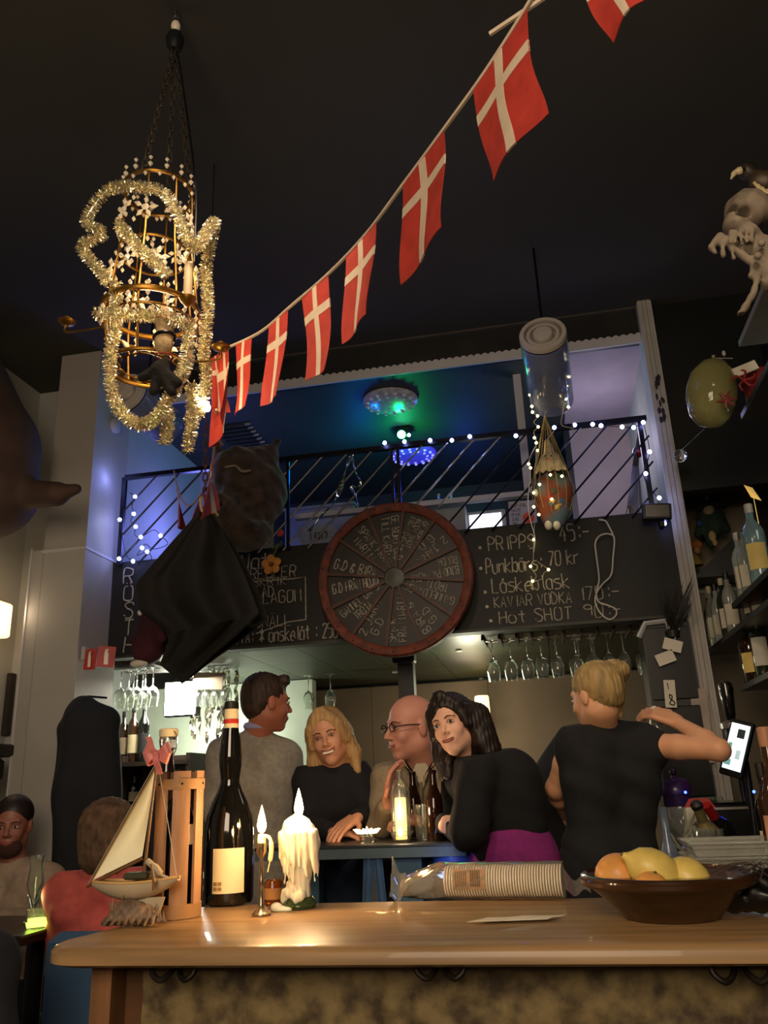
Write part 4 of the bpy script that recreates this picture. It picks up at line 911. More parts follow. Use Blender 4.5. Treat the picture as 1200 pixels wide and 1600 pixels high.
t2 = thing('wine_bottle', 'dark bottle standing inside the wooden stave holder', 'bottle', V(p)+V((0, 0, .009)))
lathe_part(t2, 'glass', [(R_*.72, 0), (R_*.74, .01), (R_*.74, H_*.6), (R_*.5, H_*.74), (R_*.28, H_*.8), (R_*.27, H_*.98), (0, H_*.98)], V(p)+V((0, 0, .009)), mGlD, 26)
curved_label(t2, V(p)+V((0, 0, .009)), R_*.745, H_*.45, H_*.78-.05, fa+.25, fa+.95, mat('label_bright', '#f2e6c8', .6))
# swing-top bottle behind the boat
p = PZ(252, 1419, 1.101); k = mpp(p)
t = thing('swing_top_bottle', 'dark tall bottle with a glass swing top stopper and pink bow behind the sailboat', 'bottle', p)
lathe_part(t, 'glass', [(25*k, 0), (26*k, 5*k), (26*k, 130*k), (22*k, 165*k), (12*k, 205*k), (9*k, 225*k), (9*k, 240*k), (0, 240*k)], p, mat('bottle_violet', '#120c12', .08, coat=.5), 30)
lathe_part(t, 'stopper', [(9*k, 238*k), (13*k, 240*k), (15*k, 252*k), (14*k, 262*k), (0, 263*k)], p, mGlass, 24)
lathe_part(t, 'cream_lid', [(14*k, 258*k), (15.5*k, 261*k), (15.5*k, 270*k), (13*k, 272*k), (0, 272*k)], p, mLab, 24)
b = MB(); b.tube(arc([V(p)+V((s*k, -8*k, z*k)) for s, z in ((13, 228), (18, 240), (17, 262), (10, 268))], 5), .0012, 5); b.build('wire_bail', mSteel, t)
# pink bow
q = PY(246, 1178, 1.515); t = thing('ribbon_bow', 'pink satin ribbon bow at the tip of the model boat mast', 'bow', q); mPk = mat('pink_satin', '#c9706a', .45, var=.1, sheen=.4)
for (dx, dz, l) in ((-1, .45, 14), (1, .45, 14), (-1, -.5, 13), (1, -.35, 13)):
    b = MB(); d = V((dx, 0, dz)).normalized(); nn_ = V((-d.z, 0, d.x))
    b.sheet(lambda u, v: q+d*(math.sin(math.pi*u)*l*k*1.5)+V((0, -.008*math.sin(2*math.pi*u), 0))+nn_*((v-.5)*13*k*(.35+math.sin(math.pi*u))+(u-.5)*4*k), 12, 4, .0012); b.build('loop', mPk, t)
for (dx, dz) in ((.35, -1.5), (-.75, 1.3)):
    b = MB(); d = V((dx, 0, dz)); b.sheet(lambda u, v: q+d*(u*19*k)+V(((v-.5)*9*k, -.008-.004*math.sin(u*5), 0)), 8, 2, .0012); b.build('tail', mPk, t)
b = MB(); b.ball(q-V((0, .006, 0)), (.006, .006, .006), 10, 7); b.build('knot', mPk, t)
# sailboat
Yb = 1.53; S = lambda x, y, dy=0: PY(x, y, Yb+dy)
t = thing('model_sailboat', 'wooden model sailboat with one cream triangular sail on the bar corner', 'model boat', PZ(225, 1425, 1.10))
mHull = mat('hull_cream', '#b3a488', .45, var=.12, scale=12); mSail = mat('sail_cloth', '#fff2cc', .8, var=.05, scale=4, sss=.1); mSpar = mat('spar', '#6b4a2a', .5)
A, B = S(150, 1378), S(279, 1372)
L_ = 26; rows = []
def hull(u, v):
    x = lerp(A.x, B.x, u); w_ = .030*math.sin(math.pi*min(1, (u*.86+.10)))**.75; sheer = lerp(A.z, B.z, u)-.004*math.sin(math.pi*u); dep = .040*(math.sin(math.pi*min(1, u*.9+.08))**.8)*.72
    a = math.pi*v; return V((x, Yb-math.cos(a)*w_, sheer-math.sin(a)*dep))
b = MB(); b.sheet(hull, L_, 14, .003); b.build('hull', mHull, t)
b = MB(); b.sheet(lambda u, v: V((lerp(A.x, B.x, u), Yb+(v-.5)*2*.029*math.sin(math.pi*min(1, (u*.86+.10)))**.75, lerp(A.z, B.z, u)-.004*math.sin(math.pi*u)-.001)), L_, 6, .002); b.build('deck', mat('deck', '#8f7650', .5, var=.15), t)
b = MB(); b.tube([hull(i/L_, 0)+V((0, 0, .002)) for i in range(L_+1)], .0022, 6); b.tube([hull(i/L_, 1)+V((0, 0, .002)) for i in range(L_+1)], .0022, 6); b.build('gunwale', mat('gunwale', '#c9a56a', .5), t, kind='stuff')
b = MB(); b.prism([(0, 0), (.055, 0), (.045, -.028), (.01, -.028)], S(215, 1402), UX, UZ, .006); b.build('keel', mHull, t)
b = MB(); b.smooth = False; b.box(S(216, 1368), (.045, .03, .012), bevel=.003); b.build('cabin', mat('cabin', '#3a3a26', .6), t)
b = MB(); b.tube([S(224, 1372), S(246, 1184)], [.0035, .0022], 8); b.build('mast', mSpar, t)
b = MB(); b.tube([S(222, 1342), S(136, 1385)], .003, 8); b.build('boom', mSpar, t)
tp, tk, cl_ = S(243, 1200), S(222, 1338), S(144, 1376)
b = MB(); b.sheet(lambda u, v: tp.lerp(tk.lerp(cl_, u), v)+V((0, .02*math.sin(math.pi*u)*math.sin(math.pi*v), 0)), 14, 18, .0014); b.build('sail', mSail, t)
b = MB(); b.tube([tp, cl_], .0016, 5); b.build('sail_hem', mat('hem', '#9c7a44', .7), t)
b = MB(); b.tube([S(246, 1188), S(276, 1368)], .0007, 4); b.build('forestay', mWireW, t)
b = MB(); b.tube([S(246, 1188), S(136, 1384)], .0007, 4); b.build('backstay', mWireW, t)
b = MB(); b.tube(arc([S(230, 1345), S(236, 1350), S(244, 1358), S(250, 1366), S(262, 1372)], 5), [.006]*8+[.008]*8+[.003]*5, 8); b.build('furled_sail', mHull, t)
b = MB(); b.tube([S(236, 1350, -.03), S(241, 1378, -.035), S(238, 1392, -.035)], [.002, .004, .001], 6); b.build('anchor', mSpar, t)
b = MB(); b.tube([S(225, 1410), PZ(223, 1436, 1.104)], .004, 8); q = PZ(223, 1436, 1.10); q.y = Yb; b.box(V((S(225, 1420).x, Yb, 1.103)), (.03, .03, .004), bevel=.001); b.build('stand', mSpar, t, kind='stuff')
# spiny shell
p = PZ(203, 1446, 1.101); t = thing('spiny_shell', 'spiny dried sea shell lying under the bow of the model sailboat', 'sea shell', p); k = mpp(p)
mSh = mat('shell', '#7c6650', .6, var=.45, scale=30, bump=.4)
s_ = SDF(V(p)-V((.09, .05, .005)), V(p)+V((.09, .05, .09)), .003)
s_.ell(V(p)+V((-.005, 0, .022)), (.03, .02, .022), k=.01).ell(V(p)+V((.02, 0, .018)), (.026, .017, .017), k=.01).cone(V(p)+V((.02, 0, .02)), V(p)+V((.068, -.005, .007)), .013, .004, k=.01).cone(V(p)+V((-.02, -.005, .015)), V(p)+V((-.045, -.01, .006)), .014, .006, k=.01)
for q in range(8): s_.cone(V(p)+V((-.03+q*.012, -.012, .02)), V(p)+V((-.034+q*.013, -.03, .004)), .005, .002, k=.004)
s_.wob(.0015, lambda x, y, z: np.sin(400*x)*np.sin(300*z)); s_.build('shell_body', mSh, t)
rn = random.Random(4)
for q in range(26):
    u = q/25; c = V(p)+V((lerp(-.035, .068, u), rn.uniform(-.012, .004), lerp(.040, .012, u)*(.8 if u < .15 else 1))); d = V((rn.uniform(-.3, .4), rn.uniform(-.6, .2), 1)).normalized(); b = MB(); b.tube([c-d*.005, c+d*rn.uniform(.01, .018)], [.0028, .0005], 6); b.build('spine', mSh, t)
# candlestick
p = PZ(408, 1430, 1.101); k = mpp(p); t = thing('candlestick', 'slim silver candlestick with a short burning candle next to the wax mound', 'candlestick', p)
lathe_part(t, 'stem', [(15*k, 0), (15*k, 3*k), (8*k, 9*k), (4*k, 16*k), (3.4*k, 40*k), (5*k, 46*k), (3.2*k, 52*k), (3*k, 82*k), (5*k, 86*k), (8*k, 92*k), (7.5*k, 105*k), (0, 105*k)], p, mat('silver', '#9d8e78', .22, .9), 24)
lathe_part(t, 'candle', [(6*k, 100*k), (6.5*k, 112*k), (5.5*k, 118*k), (0, 117*k)], p, mat('candle_lit', '#f4d8a0', .5, emit='#ffb050', es=1.2), 18)
b = MB(); b.tube(arc([V(p)+V((x*k, -.002, z*k)) for x, z in ((5, 116), (14, 112), (17, 98), (15, 80), (11, 62))], 5), [.003]*8+[.0045]*8+[.001]*5, 8); b.build('wax_drip', MATS['candle_lit'], t)
def flame(t, q, s=1.):
    b = MB(); b.lathe([(0, 0), (.0045*s, .004*s), (.0065*s, .011*s), (.0045*s, .022*s), (.0018*s, .032*s), (0, .038*s)], q, n=14); b.build('flame', mat('flame', '#fff0c0', .5, emit='#ffca70', es=45), t)
    b = MB(); b.tube([V(q)-V((0, 0, .005)), V(q)+V((.0005, 0, .005*s))], .0008, 5); b.build('wick', MATS['rivet'], t)
flame(t, V(p)+V((0, 0, 118*k)), 1.4); light('POINT', V(p)+V((0, -.02, 136*k)), 1.5, CAND, .012)
# wax mound
p = PZ(468, 1418, 1.101); k = mpp(p); t = thing('wax_covered_candle', 'bottle buried under a big mound of dripped white wax with burning candle', 'candle', p); mWax = mat('wax', '#f3ecd2', .4, var=.05, scale=20, sss=.6, emit='#ffb45a', es=.0)
lathe_part(t, 'glass_base', [(25*k, 0), (27*k, 4*k), (25*k, 10*k), (20*k, 16*k), (0, 16*k)], p, mat('green_glass', '#4a5a34', .1, trans=.4), 26)
s_ = SDF(V(p)+V((-45*k, -40*k, 5*k)), V(p)+V((45*k, 40*k, 145*k)), .0028); W_ = lambda x, z, y=0: V(p)+V((x*k, y*k, z*k))
s_.cone(W_(0, 16), W_(0, 60), 17*k, 19*k, k=.01).cone(W_(0, 60), W_(-3, 115), 19*k, 22*k, k=.01).ell(W_(0, 95), (34*k, 29*k, 34*k), k=.012).ell(W_(0, 115), (16*k, 15*k, 14*k), k=.012)
rn = random.Random(9)
for q in range(26):
    a = 2*math.pi*q/26+rn.random()*.2; r_ = rn.uniform(26, 35); z1 = rn.uniform(34, 78); x, y = math.cos(a), math.sin(a)
    s_.cone(W_(x*r_*.85, 108, y*r_*.8), W_(x*r_, z1, y*r_*.85), 7*k, 1.4*k, k=.003)
for q in range(9): a = rn.random()*6.28; s_.ell(W_(22*math.cos(a), rn.uniform(14, 30), 20*math.sin(a)), (8*k, 8*k, 8*k), k=.006)
s_.wob(.0014, lambda x, y, z: np.sin(420*x+30*z)*np.sin(380*y)+.8*np.sin(160*z+200*x)); s_.build('dripped_wax', mWax, t); lathe_part(t, 'candle_stub', [(6*k, 120*k), (6*k, 132*k), (0, 131*k)], p, MATS['candle_lit'], 16)
flame(t, V(p)+V((0, 0, 132*k)), 1.5); light('POINT', V(p)+V((0, -.03, 150*k)), 2.0, (1, .66, .36), .014)
# wax blob & small jar
p = PZ(438, 1424, 1.1); t = thing('wax_puddle', 'hardened white wax blob lying between candlestick and wax mound', 'wax', p); s_ = SDF(V(p)-V((.03, .02, .002)), V(p)+V((.03, .02, .03)), .0025); s_.ell(V(p)+V((-.008, 0, .007)), (.012, .01, .009), k=.006).ell(V(p)+V((.008, 0, .003)), (.016, .009, .005), k=.006).cone(V(p)+V((-.008, 0, .008)), V(p)+V((.02, -.004, .003)), .004, .002, k=.005); s_.build('wax', mWax, t)
p = PZ(427, 1413, 1.101); k = mpp(p); t = thing('candle_jar', 'small amber glass jar with a paper band behind the candlestick', 'jar', p)
lathe_part(t, 'glass', [(13*k, 0), (14*k, 2*k), (14*k, 33*k), (12.5*k, 35*k), (11.5*k, 33*k), (11*k, 4*k), (0, 4*k)], p, mat('amber', '#8a4a1c', .12, trans=.5), 24); lathe_part(t, 'paper_band', [(14.3*k, 8*k), (14.3*k, 24*k)], p, mat('paper_tan', '#a97844', .7), 24)
# bagged stack of clear lids
A = PZ(640, 1404, 1.101); B = PZ(884, 1404, 1.101); k = mpp(A); t = thing('lid_sleeve', 'clear plastic bag holding a long stack of transparent cup lids on the bar', 'cup lids', A.lerp(B, .5)); r_ = 25*k; ax = (B-A).normalized(); mPl = mat('plastic_clear', '#fff8ea', .16, trans=.12, var=.04, ior=1.4, coat=.5)
A0 = PZ(700, 1404, 1.101)+V((0, 0, r_)); B0 = B+V((0, 0, r_)); N = 44
for i in range(N):
    c = A0.lerp(B0, i/N); rr = r_*(1 if i % 2 else .985); b = MB(); b.lathe([(rr*.8, 0), (rr*.97, .0004), (rr, .0016), (rr*.985, .0036), (rr*.9, .0036)], c, ax, 26); b.build('lid', mPl, t)
mBag = mat('bag_film', '#e6dccb', .12, trans=.88, var=.02, ior=1.08)
def bag(u, v):
    c = (A-V((.015, 0, 0))).lerp(B, u)+V((0, 0, r_)); a = 2*math.pi*v; e = 1.0
    if u < .24: e = .42+.58*(u/.24)**.7
    wv = 1+.03*math.sin(v*50+u*30)*(1.8 if u < .3 else .6); s1, s2 = basis(ax); return c+(s1*math.cos(a)+s2*math.sin(a))*(r_*1.06*e*wv)-V((0, 0, r_*(1-e)*.75))
b = MB(); b.sheet(bag, 40, 40, 0); b.build('bag', mBag, t)
def tailf(P0, d, w0, w1, L, ph): return lambda u, v: P0+d*(L*u)+V((0, (v-.5)*lerp(w0, w1, u)*.6, (v-.5)*lerp(w0, w1, u)+.008*math.sin(u*7+ph)+.006*math.sin(v*14+ph)*u))
b = MB(); b.sheet(tailf(A+V((-.004, 0, .02)), V((-1, 0, .35)).normalized(), .03, .075, .035, 1), 10, 14, 0); b.build('bag_end', mBag, t)
b = MB(); b.sheet(tailf(B+V((.0, 0, r_*.9)), V((1, .1, -.25)).normalized(), .035, .02, .05, 2), 10, 12, 0); b.build('bag_end', mBag, t)
fa = -math.pi/2; q = PZ(712, 1404, 1.101)+V((0, 0, r_))
b = MB(); b.sheet(lambda u, v: q+ax*(u*.066)+V((0, -math.cos(lerp(-.35, .75, v))*r_*1.09, math.sin(lerp(-.35, .75, v))*r_*1.09)), 2, 8, .0006); b.build('paper_label', mat('label_tan', '#a08160', .75), t)
for i in range(9): b = MB(); b.sheet(lambda u, v: q+ax*(.036+i*.0022+u*(.0008 if i % 2 else .0014))+V((0, -math.cos(lerp(-.2, .65, v))*r_*1.105, math.sin(lerp(-.2, .65, v))*r_*1.105)), 1, 6, .0003); b.build('barcode_bar', mat('print_dark', '#4a3520', .8), t)
for i in range(6): b = MB(); b.sheet(lambda u, v: q+ax*(.006+i*.004+u*.0014)+V((0, -math.cos(lerp(-.2, .6, v))*r_*1.105, math.sin(lerp(-.2, .6, v))*r_*1.105)), 1, 6, .0003); b.build('print_line', MATS['print_dark'], t)
# receipt
c = PZ(808, 1438, 1.1015); t = thing('paper_slip', 'crumpled small paper slip lying flat in front of the lid stack', 'paper', c)
b = MB(); b.sheet(lambda u, v: c+V(((u-.5)*.13+(v-.5)*.03, (v-.5)*.045+(u-.5)*.02, .003+.002*math.sin(u*9)*math.sin(v*6))), 14, 6, .0005); b.build('slip', mat('slip', '#e6dcc6', .5), t)
# bowl
p = PZ(1050, 1432, 1.101); k = mpp(p); t = thing('fruit_bowl', 'wide dark brown turned wooden bowl holding lemons and oranges', 'bowl', p); mBw = mat('bowl_wood', '#38220f', .3, var=.35, scale=7, stretch=(1, 1, 5), coat=.4)
Rb = 133*k
lathe_part(t, 'bowl', [(Rb*.55, 0), (Rb*.58, .006), (Rb*.78, .032), (Rb*.95, .052), (Rb, .060), (Rb*1.0, .066), (Rb*.97, .068), (Rb*.93, .060), (Rb*.75, .040), (Rb*.5, .018), (0, .014)], p, mBw, 60)
lathe_part(t, 'rim_bead', [(Rb*.99, .050), (Rb*1.015, .054), (Rb*1.015, .060), (Rb*.995, .063)], p, mBw, 60)
mLem = mat('lemon', '#dcc267', .38, var=.08, scale=40, bump=.12); mOr = mat('orange_peel', '#dc9c52', .4, var=.08, scale=60, bump=.15)
def lemon(px, py, Y, L, r, yaw, pit, lab):
    c = PY(px, py, Y); t = thing('lemon', lab, 'lemon', c-V((0, 0, r))); d = V((math.cos(yaw)*math.cos(pit), math.sin(yaw)*math.cos(pit), math.sin(pit)))
    pr = [(0, -L*.62), (r*.16, -L*.6), (r*.3, -L*.52), (r*.62, -L*.4), (r*.9, -L*.2), (r, 0), (r*.92, L*.2), (r*.68, L*.38), (r*.34, L*.49), (r*.2, L*.55), (r*.14, L*.6), (0, L*.62)]
    lathe_part(t, 'peel', pr, c, mLem, 28, d); lathe_part(t, 'stem_scar', [(r*.1, L*.6), (r*.07, L*.635), (0, L*.64)], c, mat('scar', '#7a6a2a', .7), 10, d)
Yl = p.y-.02
lemon(1024, 1362, Yl-.02, .094, .034, math.pi+.2, .5, 'large lemon with its nipple end pointing left on top of the fruit')
lemon(1072, 1372, Yl-.01, .074, .033, -.35, -.28, 'lemon at the right of the fruit with its end turned to the right')
def orange(px, py, Y, r, lab):
    c = PY(px, py, Y); c.z = max(c.z, p.z+.062-(.012 if r < .03 else 0)); t = thing('orange', lab, 'orange', c-V((0, 0, r))); b = MB(); b.ball(c, (r*1.02, r, r*.95), 28, 20); b.build('peel', mOr, t); b = MB(); b.lathe([(.003, 0), (.002, .002), (0, .002)], c+V((.3*r, -.3*r, r*.88)), (0.3, -.3, 1), 8); b.build('stem_scar', MATS['stem_green'], t)
orange(967, 1371, Yl+.015, .038, 'large orange at the left side of the fruit bowl'); orange(1018, 1388, Yl-.06, .026, 'small orange low in front between the lemons')
c = PY(1172, 1396, p.y); t = thing('black_bag', 'crumpled black plastic bag at the right end of the fruit bowl', 'bag', c-V((0, 0, .03))); s_ = SDF(c-V((.12, .08, .05)), c+V((.1, .08, .07)), .004)
s_.ell(c, (.075, .055, .026), k=.02).ell(c+V((.03, 0, .012)), (.04, .04, .022), k=.02).ell(c+V((-.06, -.01, -.004)), (.035, .03, .014), k=.02); s_.wob(.004, lambda x, y, z: np.sin(150*x+60*z)*np.sin(130*y+90*z)); s_.build('bag', mat('bag_black', '#0f0d0d', .35, var=.3), t)
b = MB()
for q in range(10): a = q*.6; b.tube(arc([c+V((-.02+.05*math.cos(a), .05*math.sin(a), .025)), c+V((.01+.02*math.cos(a), .02*math.sin(a), .045)), c+V((.02-.05*math.cos(a), -.05*math.sin(a), .022))], 4), .0009, 4)
b.build('net_fibres', mat('net_brown', '#4a3e38', .6), t, kind='stuff')

# ================= GLASSES IN THE RACKS =================
def wine_glass(p, lab, group, H=.20, rb=.034, parent=None, up=False):
    """hangs upside down: p is the foot (top)"""
    t = thing('wine_glass', lab, 'wine glass', p-V((0, 0, 0 if up else H)), group); s = 1 if up else -1; b = MB()
    pr = [(.034, 0), (.033, .002), (.008, .006), (.0035, .012), (.003, H*.42), (.006, H*.46), (rb*.7, H*.53), (rb, H*.67), (rb*.95, H*.82), (rb*.78, H), (rb*.74, H), (rb*.90, H*.82), (rb*.94, H*.67), (rb*.6, H*.55), (0, H*.49)]
    b.lathe(pr, p, (0, 0, s), 22); b.build('glass', mGlass, t); return t
g0 = None; xs_ = [768, 795, 821, 843, 867, 897, 922, 948, 972, 1000]
labs = ['hanging wine glass at the left end of the right rack nearest the wheel', 'second hanging wine glass from the left in the right rack', 'third hanging wine glass from the left in the right rack', 'fourth hanging wine glass from the left in the right rack', 'fifth hanging wine glass from the left in the right rack', 'wide hanging wine glass just left of the bartender bun', 'hanging wine glass right above the bartender head', 'narrow hanging wine glass behind the bartender bun', 'hanging wine glass second from the right end of the rack', 'hanging wine glass at the right end of the right rack']
for i, x in enumerate(xs_):
    p = PY(x, 1000, 4.42); p.z = 2.035; a = p
    if g0 is None: g0 = wine_glass(p, labs[0], 'glasses hanging in the right rack', .215, .036)
    else: c = copy_tree(g0, V(p)-V((0, 0, .215)), labs[i]); c.scale = (1.15, 1.15, 1) if i == 5 else (.85, .85, 1) if i in (7, 8) else (1, 1, 1)
    if i in (5, 6, 9): copy_tree(g0, V(p)-V((-.02, -.12, .215)), {5: 'wine glass hanging behind the wide one left of the bun', 6: 'wine glass hanging in the second row above the bartender', 9: 'wine glass hanging in the second row at the right end'}[i])
t = thing('glass_rack', 'dark wooden runners carrying the hanging glasses on the right', 'rack', (PY(880, 1000, 4.42).x, 4.42, 2.03))
for x in [755, 781, 808, 832, 855, 882, 910, 935, 960, 986, 1014]:
    b = MB(); b.smooth = False; q = PY(x, 1000, 4.42); b.box((q.x, 4.5, 2.042), (.012, .3, .022)); b.build('runner', MATS['dark_wood'], t)
for i, (x, Yv) in enumerate(((190, 4.4), (203, 4.4), (215, 4.4), (228, 4.4), (240, 4.4), (210, 4.52), (224, 4.52))):
    p = PY(x, 1052, Yv); p.z = PY(215, 1046, 4.4).z; copy_tree(g0, V(p)-V((0, 0, .215)), ['wine glass hanging at the left end of the left rack', 'second wine glass in the left rack by the signs', 'middle wine glass in the left rack front row', 'fourth wine glass in the left rack', 'right end wine glass in the left rack beside the lamp glare', 'left one of two rear glasses in the left rack', 'right one of two rear glasses in the left rack'][i])['group'] = 'glasses hanging in the left rack'
b = MB(); b.smooth = False; zz = PY(215, 1046, 4.4).z; q = PY(215, 1040, 4.45); b.box((q.x, 4.5, zz+.04), (.28, .34, .06), bevel=.01); b.build('glass_rack', MATS['dark_wood'], label='dark wooden hanging rack over the glasses at the left pillar', cat='rack')
b = MB(); b.smooth = False; b.box((q.x, 4.5, (zz+.07+2.06)/2), (.03, .03, 2.06-zz-.07)); b.build('rack_hanger', mMetalB, label='short black metal bar holding the left glass rack', cat='hanger')
for i, x in enumerate((312, 326, 340, 354)): p = PY(x, 1045, 4.75); p.z = 2.035; copy_tree(g0, V(p)-V((0, 0, .215)), ['wine glass nearest the lamp glare under the balcony', 'second wine glass right of the lamp glare', 'third wine glass right of the lamp glare', 'wine glass hanging next to the grey blazer man head'][i])['group'] = 'glasses hanging beside the lit lamp'
for i, x in enumerate((482, 516)): p = PY(x, 1070, 5.3); p.z = 2.035; copy_tree(g0, V(p)-V((0, 0, .215)), ['wine glass hanging behind the blond woman head on its left', 'wine glass hanging above the blond woman head'][i])['group'] = 'glasses hanging behind the blond woman'
q = PY(325, 1064, 4.7); b = MB(); b.smooth = False; b.box(q, (.19, .006, .10), (0, .06, 0)); b.build('hanging_card', mat('card_brown', '#8d7c68', .8), label='brown blank card hanging in the lamp glare under the balcony', cat='card')
b = MB(); b.tube([q, (q.x, q.y, 2.06)], .002, 4); b.build('card_string', mWireW, label='white string holding the brown card', cat='string')
# work lamp under balcony (glaring)
q = PY(285, 1092, 4.9); t = thing('work_lamp', 'glaring square work lamp under the balcony below the black cloth', 'lamp', q-V((0, 0, .1)))
b = MB(); b.smooth = False; b.box(q, (.22, .06, .22), bevel=.01); b.build('case', mMetalB, t); b = MB(); b.smooth = False; b.box(q-V((0, .034, 0)), (.20, .006, .20)); b.build('lit_face', mat('lamp_face', '#ffffff', .5, emit='#fdfbe8', es=30), t); b = MB(); b.tube([q+V((0, 0, .10)), (q.x, q.y, 2.06)], .008, 8); b.build('hanger', mMetalB, t)
mStrip = mat('foil_strip', '#d8d4c4', .2, .85)
t = thing('foil_strips', 'curtain of twisted silver foil strips hanging right of the work lamp', 'foil strips', PY(338, 1110, 4.95)); b = MB(); rn = random.Random(6); b.smooth = False
for q in range(26):
    x = rn.uniform(300, 372); P0 = PY(x, 1056, 4.9+rn.uniform(-.05, .1)); P0.z = 2.05; L = rn.uniform(.18, .46); ph = rn.random()*6
    b.sheet(lambda u, v: P0+V((math.cos(u*11+ph)*.012*(v-.5)*2, math.sin(u*11+ph)*.012*(v-.5)*2, -L*u)), 12, 1, 0)
b.build('strips', mStrip, t, kind='stuff')
q = PY(232, 985, 4.08); t = thing('maroon_puppet', 'dim maroon cloth puppet hanging on the left chalkboard behind the black cloth', 'puppet', q-V((0, 0, .14)))
s_ = SDF(q-V((.15, .07, .22)), q+V((.15, .06, .2)), .007); s_.cone(q+V((0, 0, .09)), q-V((0, 0, .1)), .045, .085, k=.03).cone(q+V((-.02, 0, .04)), q+V((-.085, 0, -.05)), .03, .022, k=.02).cone(q+V((.02, 0, .04)), q+V((.085, 0, -.05)), .03, .022, k=.02); s_.build('robe', mat('maroon_cloth', '#3a1218', .9, var=.3, bump=.3), t)
b = MB(); b.ball(q+V((-.01, -.02, .14)), (.035, .03, .038), 14, 9); b.build('head', mat('puppet_head', '#6a5a50', .8), t); b = MB(); b.ball(q+V((-.03, -.05, .09)), (.014, .01, .016), 10, 6); b.build('white_trim', mLabW, t); b = MB(); b.ball(q+V((-.03, -.03, -.18)), (.05, .03, .022), 12, 7); b.build('white_cuff', mLabW, t); b = MB(); b.tube([q+V((0, 0, .17)), q+V((0, .06, .22))], .003, 5); b.build('hanging_loop', mMetalB, t)
# table lamp at the back
q = PY(754, 1110, 5.9); t = thing('wall_lamp', 'small lamp with a glowing cream shade behind the dark haired woman', 'lamp', q-V((0, 0, .1)))
b = MB(); b.lathe([(.055, -.10), (.05, .09), (.045, .10), (.045, .095), (.05, -.1)], q, n=28); b.build('shade', mat('shade_lit', '#fff0c8', .7, emit='#ffe3a8', es=1.8), t); b = MB(); b.tube([q, q+V((0, .14, -.05)), q+V((0, .26, -.05))], .008, 8); b.build('arm', mMetalB, t)
# ================= TABLE AND ITS THINGS =================
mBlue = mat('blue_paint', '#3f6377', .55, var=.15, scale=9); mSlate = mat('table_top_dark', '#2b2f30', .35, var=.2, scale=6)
TX0, TX1, TY0, TY1, TZ = -1.06, PY(728, 1318, 2.95).x, 2.95, 3.24, 1.13
t = thing('bar_table', 'high dark topped table with light blue painted legs behind the bar', 'table', ((TX0+TX1)/2, 3.2, 0))
b = MB(); b.smooth = False; b.box(((TX0+TX1)/2, (TY0+TY1)/2, TZ-.004), (TX1-TX0, TY1-TY0, .012), bevel=.003); b.build('table_top', mSlate, t)
b = MB(); b.smooth = False; b.box(((TX0+TX1)/2, (TY0+TY1)/2, TZ-.025), (TX1-TX0-.004, TY1-TY0-.004, .032)); b.build('table_edge', mat('edge_blue', '#4e6168', .55, var=.2), t)
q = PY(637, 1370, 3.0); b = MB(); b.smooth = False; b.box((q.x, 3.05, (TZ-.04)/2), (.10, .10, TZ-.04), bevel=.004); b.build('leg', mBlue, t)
q = PY(680, 1370, 3.1); b = MB(); b.smooth = False; b.box((q.x, 3.19, (TZ-.04)/2), (.09, .04, TZ-.04), bevel=.004); b.build('gap_shade_panel', mat('gap_shade_blue', '#1f3947', .5), t)  # dark panel put in for the shade of the gap beside the leg
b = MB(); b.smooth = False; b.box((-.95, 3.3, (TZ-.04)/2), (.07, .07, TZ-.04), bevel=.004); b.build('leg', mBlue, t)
t = thing('apron_cloth', 'light blue apron hanging over the rail under the table edge', 'cloth', PY(585, 1400, 2.98))
for x0, x1, x2 in ((576, 570, 572), (588, 586, 600)):
    b = MB(); b.sheet(lambda u, v: PY(lerp(x0, lerp(x1, x2, .5), v)+u*14-7+(x2-x1)*v*.6, lerp(1328, 1460, v), 2.97)+V((0, .006*math.sin(u*9), 0)), 8, 12, .004); b.build('strip', mat('blue_cloth', '#4a6a8c', .85), t)
q = PY(710, 1350, 3.0); t = thing('bar_stool', 'stool with round shiny blue seat under the right end of the table', 'stool', (q.x, 3.08, 0)); mSeat = mat('blue_seat', '#2f4fb0', .35, coat=.3); b = MB(); b.lathe([(0, 0), (.05, .0), (.08, .02), (.08, .05), (.06, .065), (0, .07)], V((q.x, 3.04, q.z-.02)), n=30); b.build('seat', mSeat, t); b = MB(); b.tube([(q.x, 3.04, .02), (q.x, 3.04, q.z-.02)], .02, 12); b.build('column', mSteel, t); b = MB(); b.lathe([(.09, 0), (.08, .02), (0, .03)], (q.x, 3.04, 0), n=28); b.build('foot_plate', mSteel, t)
light('POINT', (q.x-.03, 2.88, q.z+.04), .12, (.25, .4, 1), .03)
TP = lambda px, y: V((PY(px, 1290, y).x, y, TZ+.003))
def beer(px, Yv, lab):
    p = TP(px, Yv); t = thing('beer_bottle', lab, 'bottle', p, 'brown beer bottles on the table')
    lathe_part(t, 'glass', [(.029, 0), (.031, .004), (.031, .125), (.026, .15), (.015, .18), (.0125, .20), (.0125, .235), (0, .235)], p, mGlB, 22); lathe_part(t, 'lip', [(.0145, .225), (.0145, .235), (.012, .237), (0, .236)], p, mGlB, 16)
beer(680, 3.05, 'brown beer bottle in front of the dark haired woman hand'); beer(648, 3.3, 'brown beer bottle half hidden behind the clear bottle lantern')
p = TP(627, 3.03); t = thing('bottle_lantern', 'clear glass bottle lantern with a glowing candle in a glass dish on the table', 'candle lantern', p)
lathe_part(t, 'bowl', [(.022, 0), (.028, .004), (.043, .035), (.041, .036), (.026, .008), (0, .006)], p, mGlass, 26)
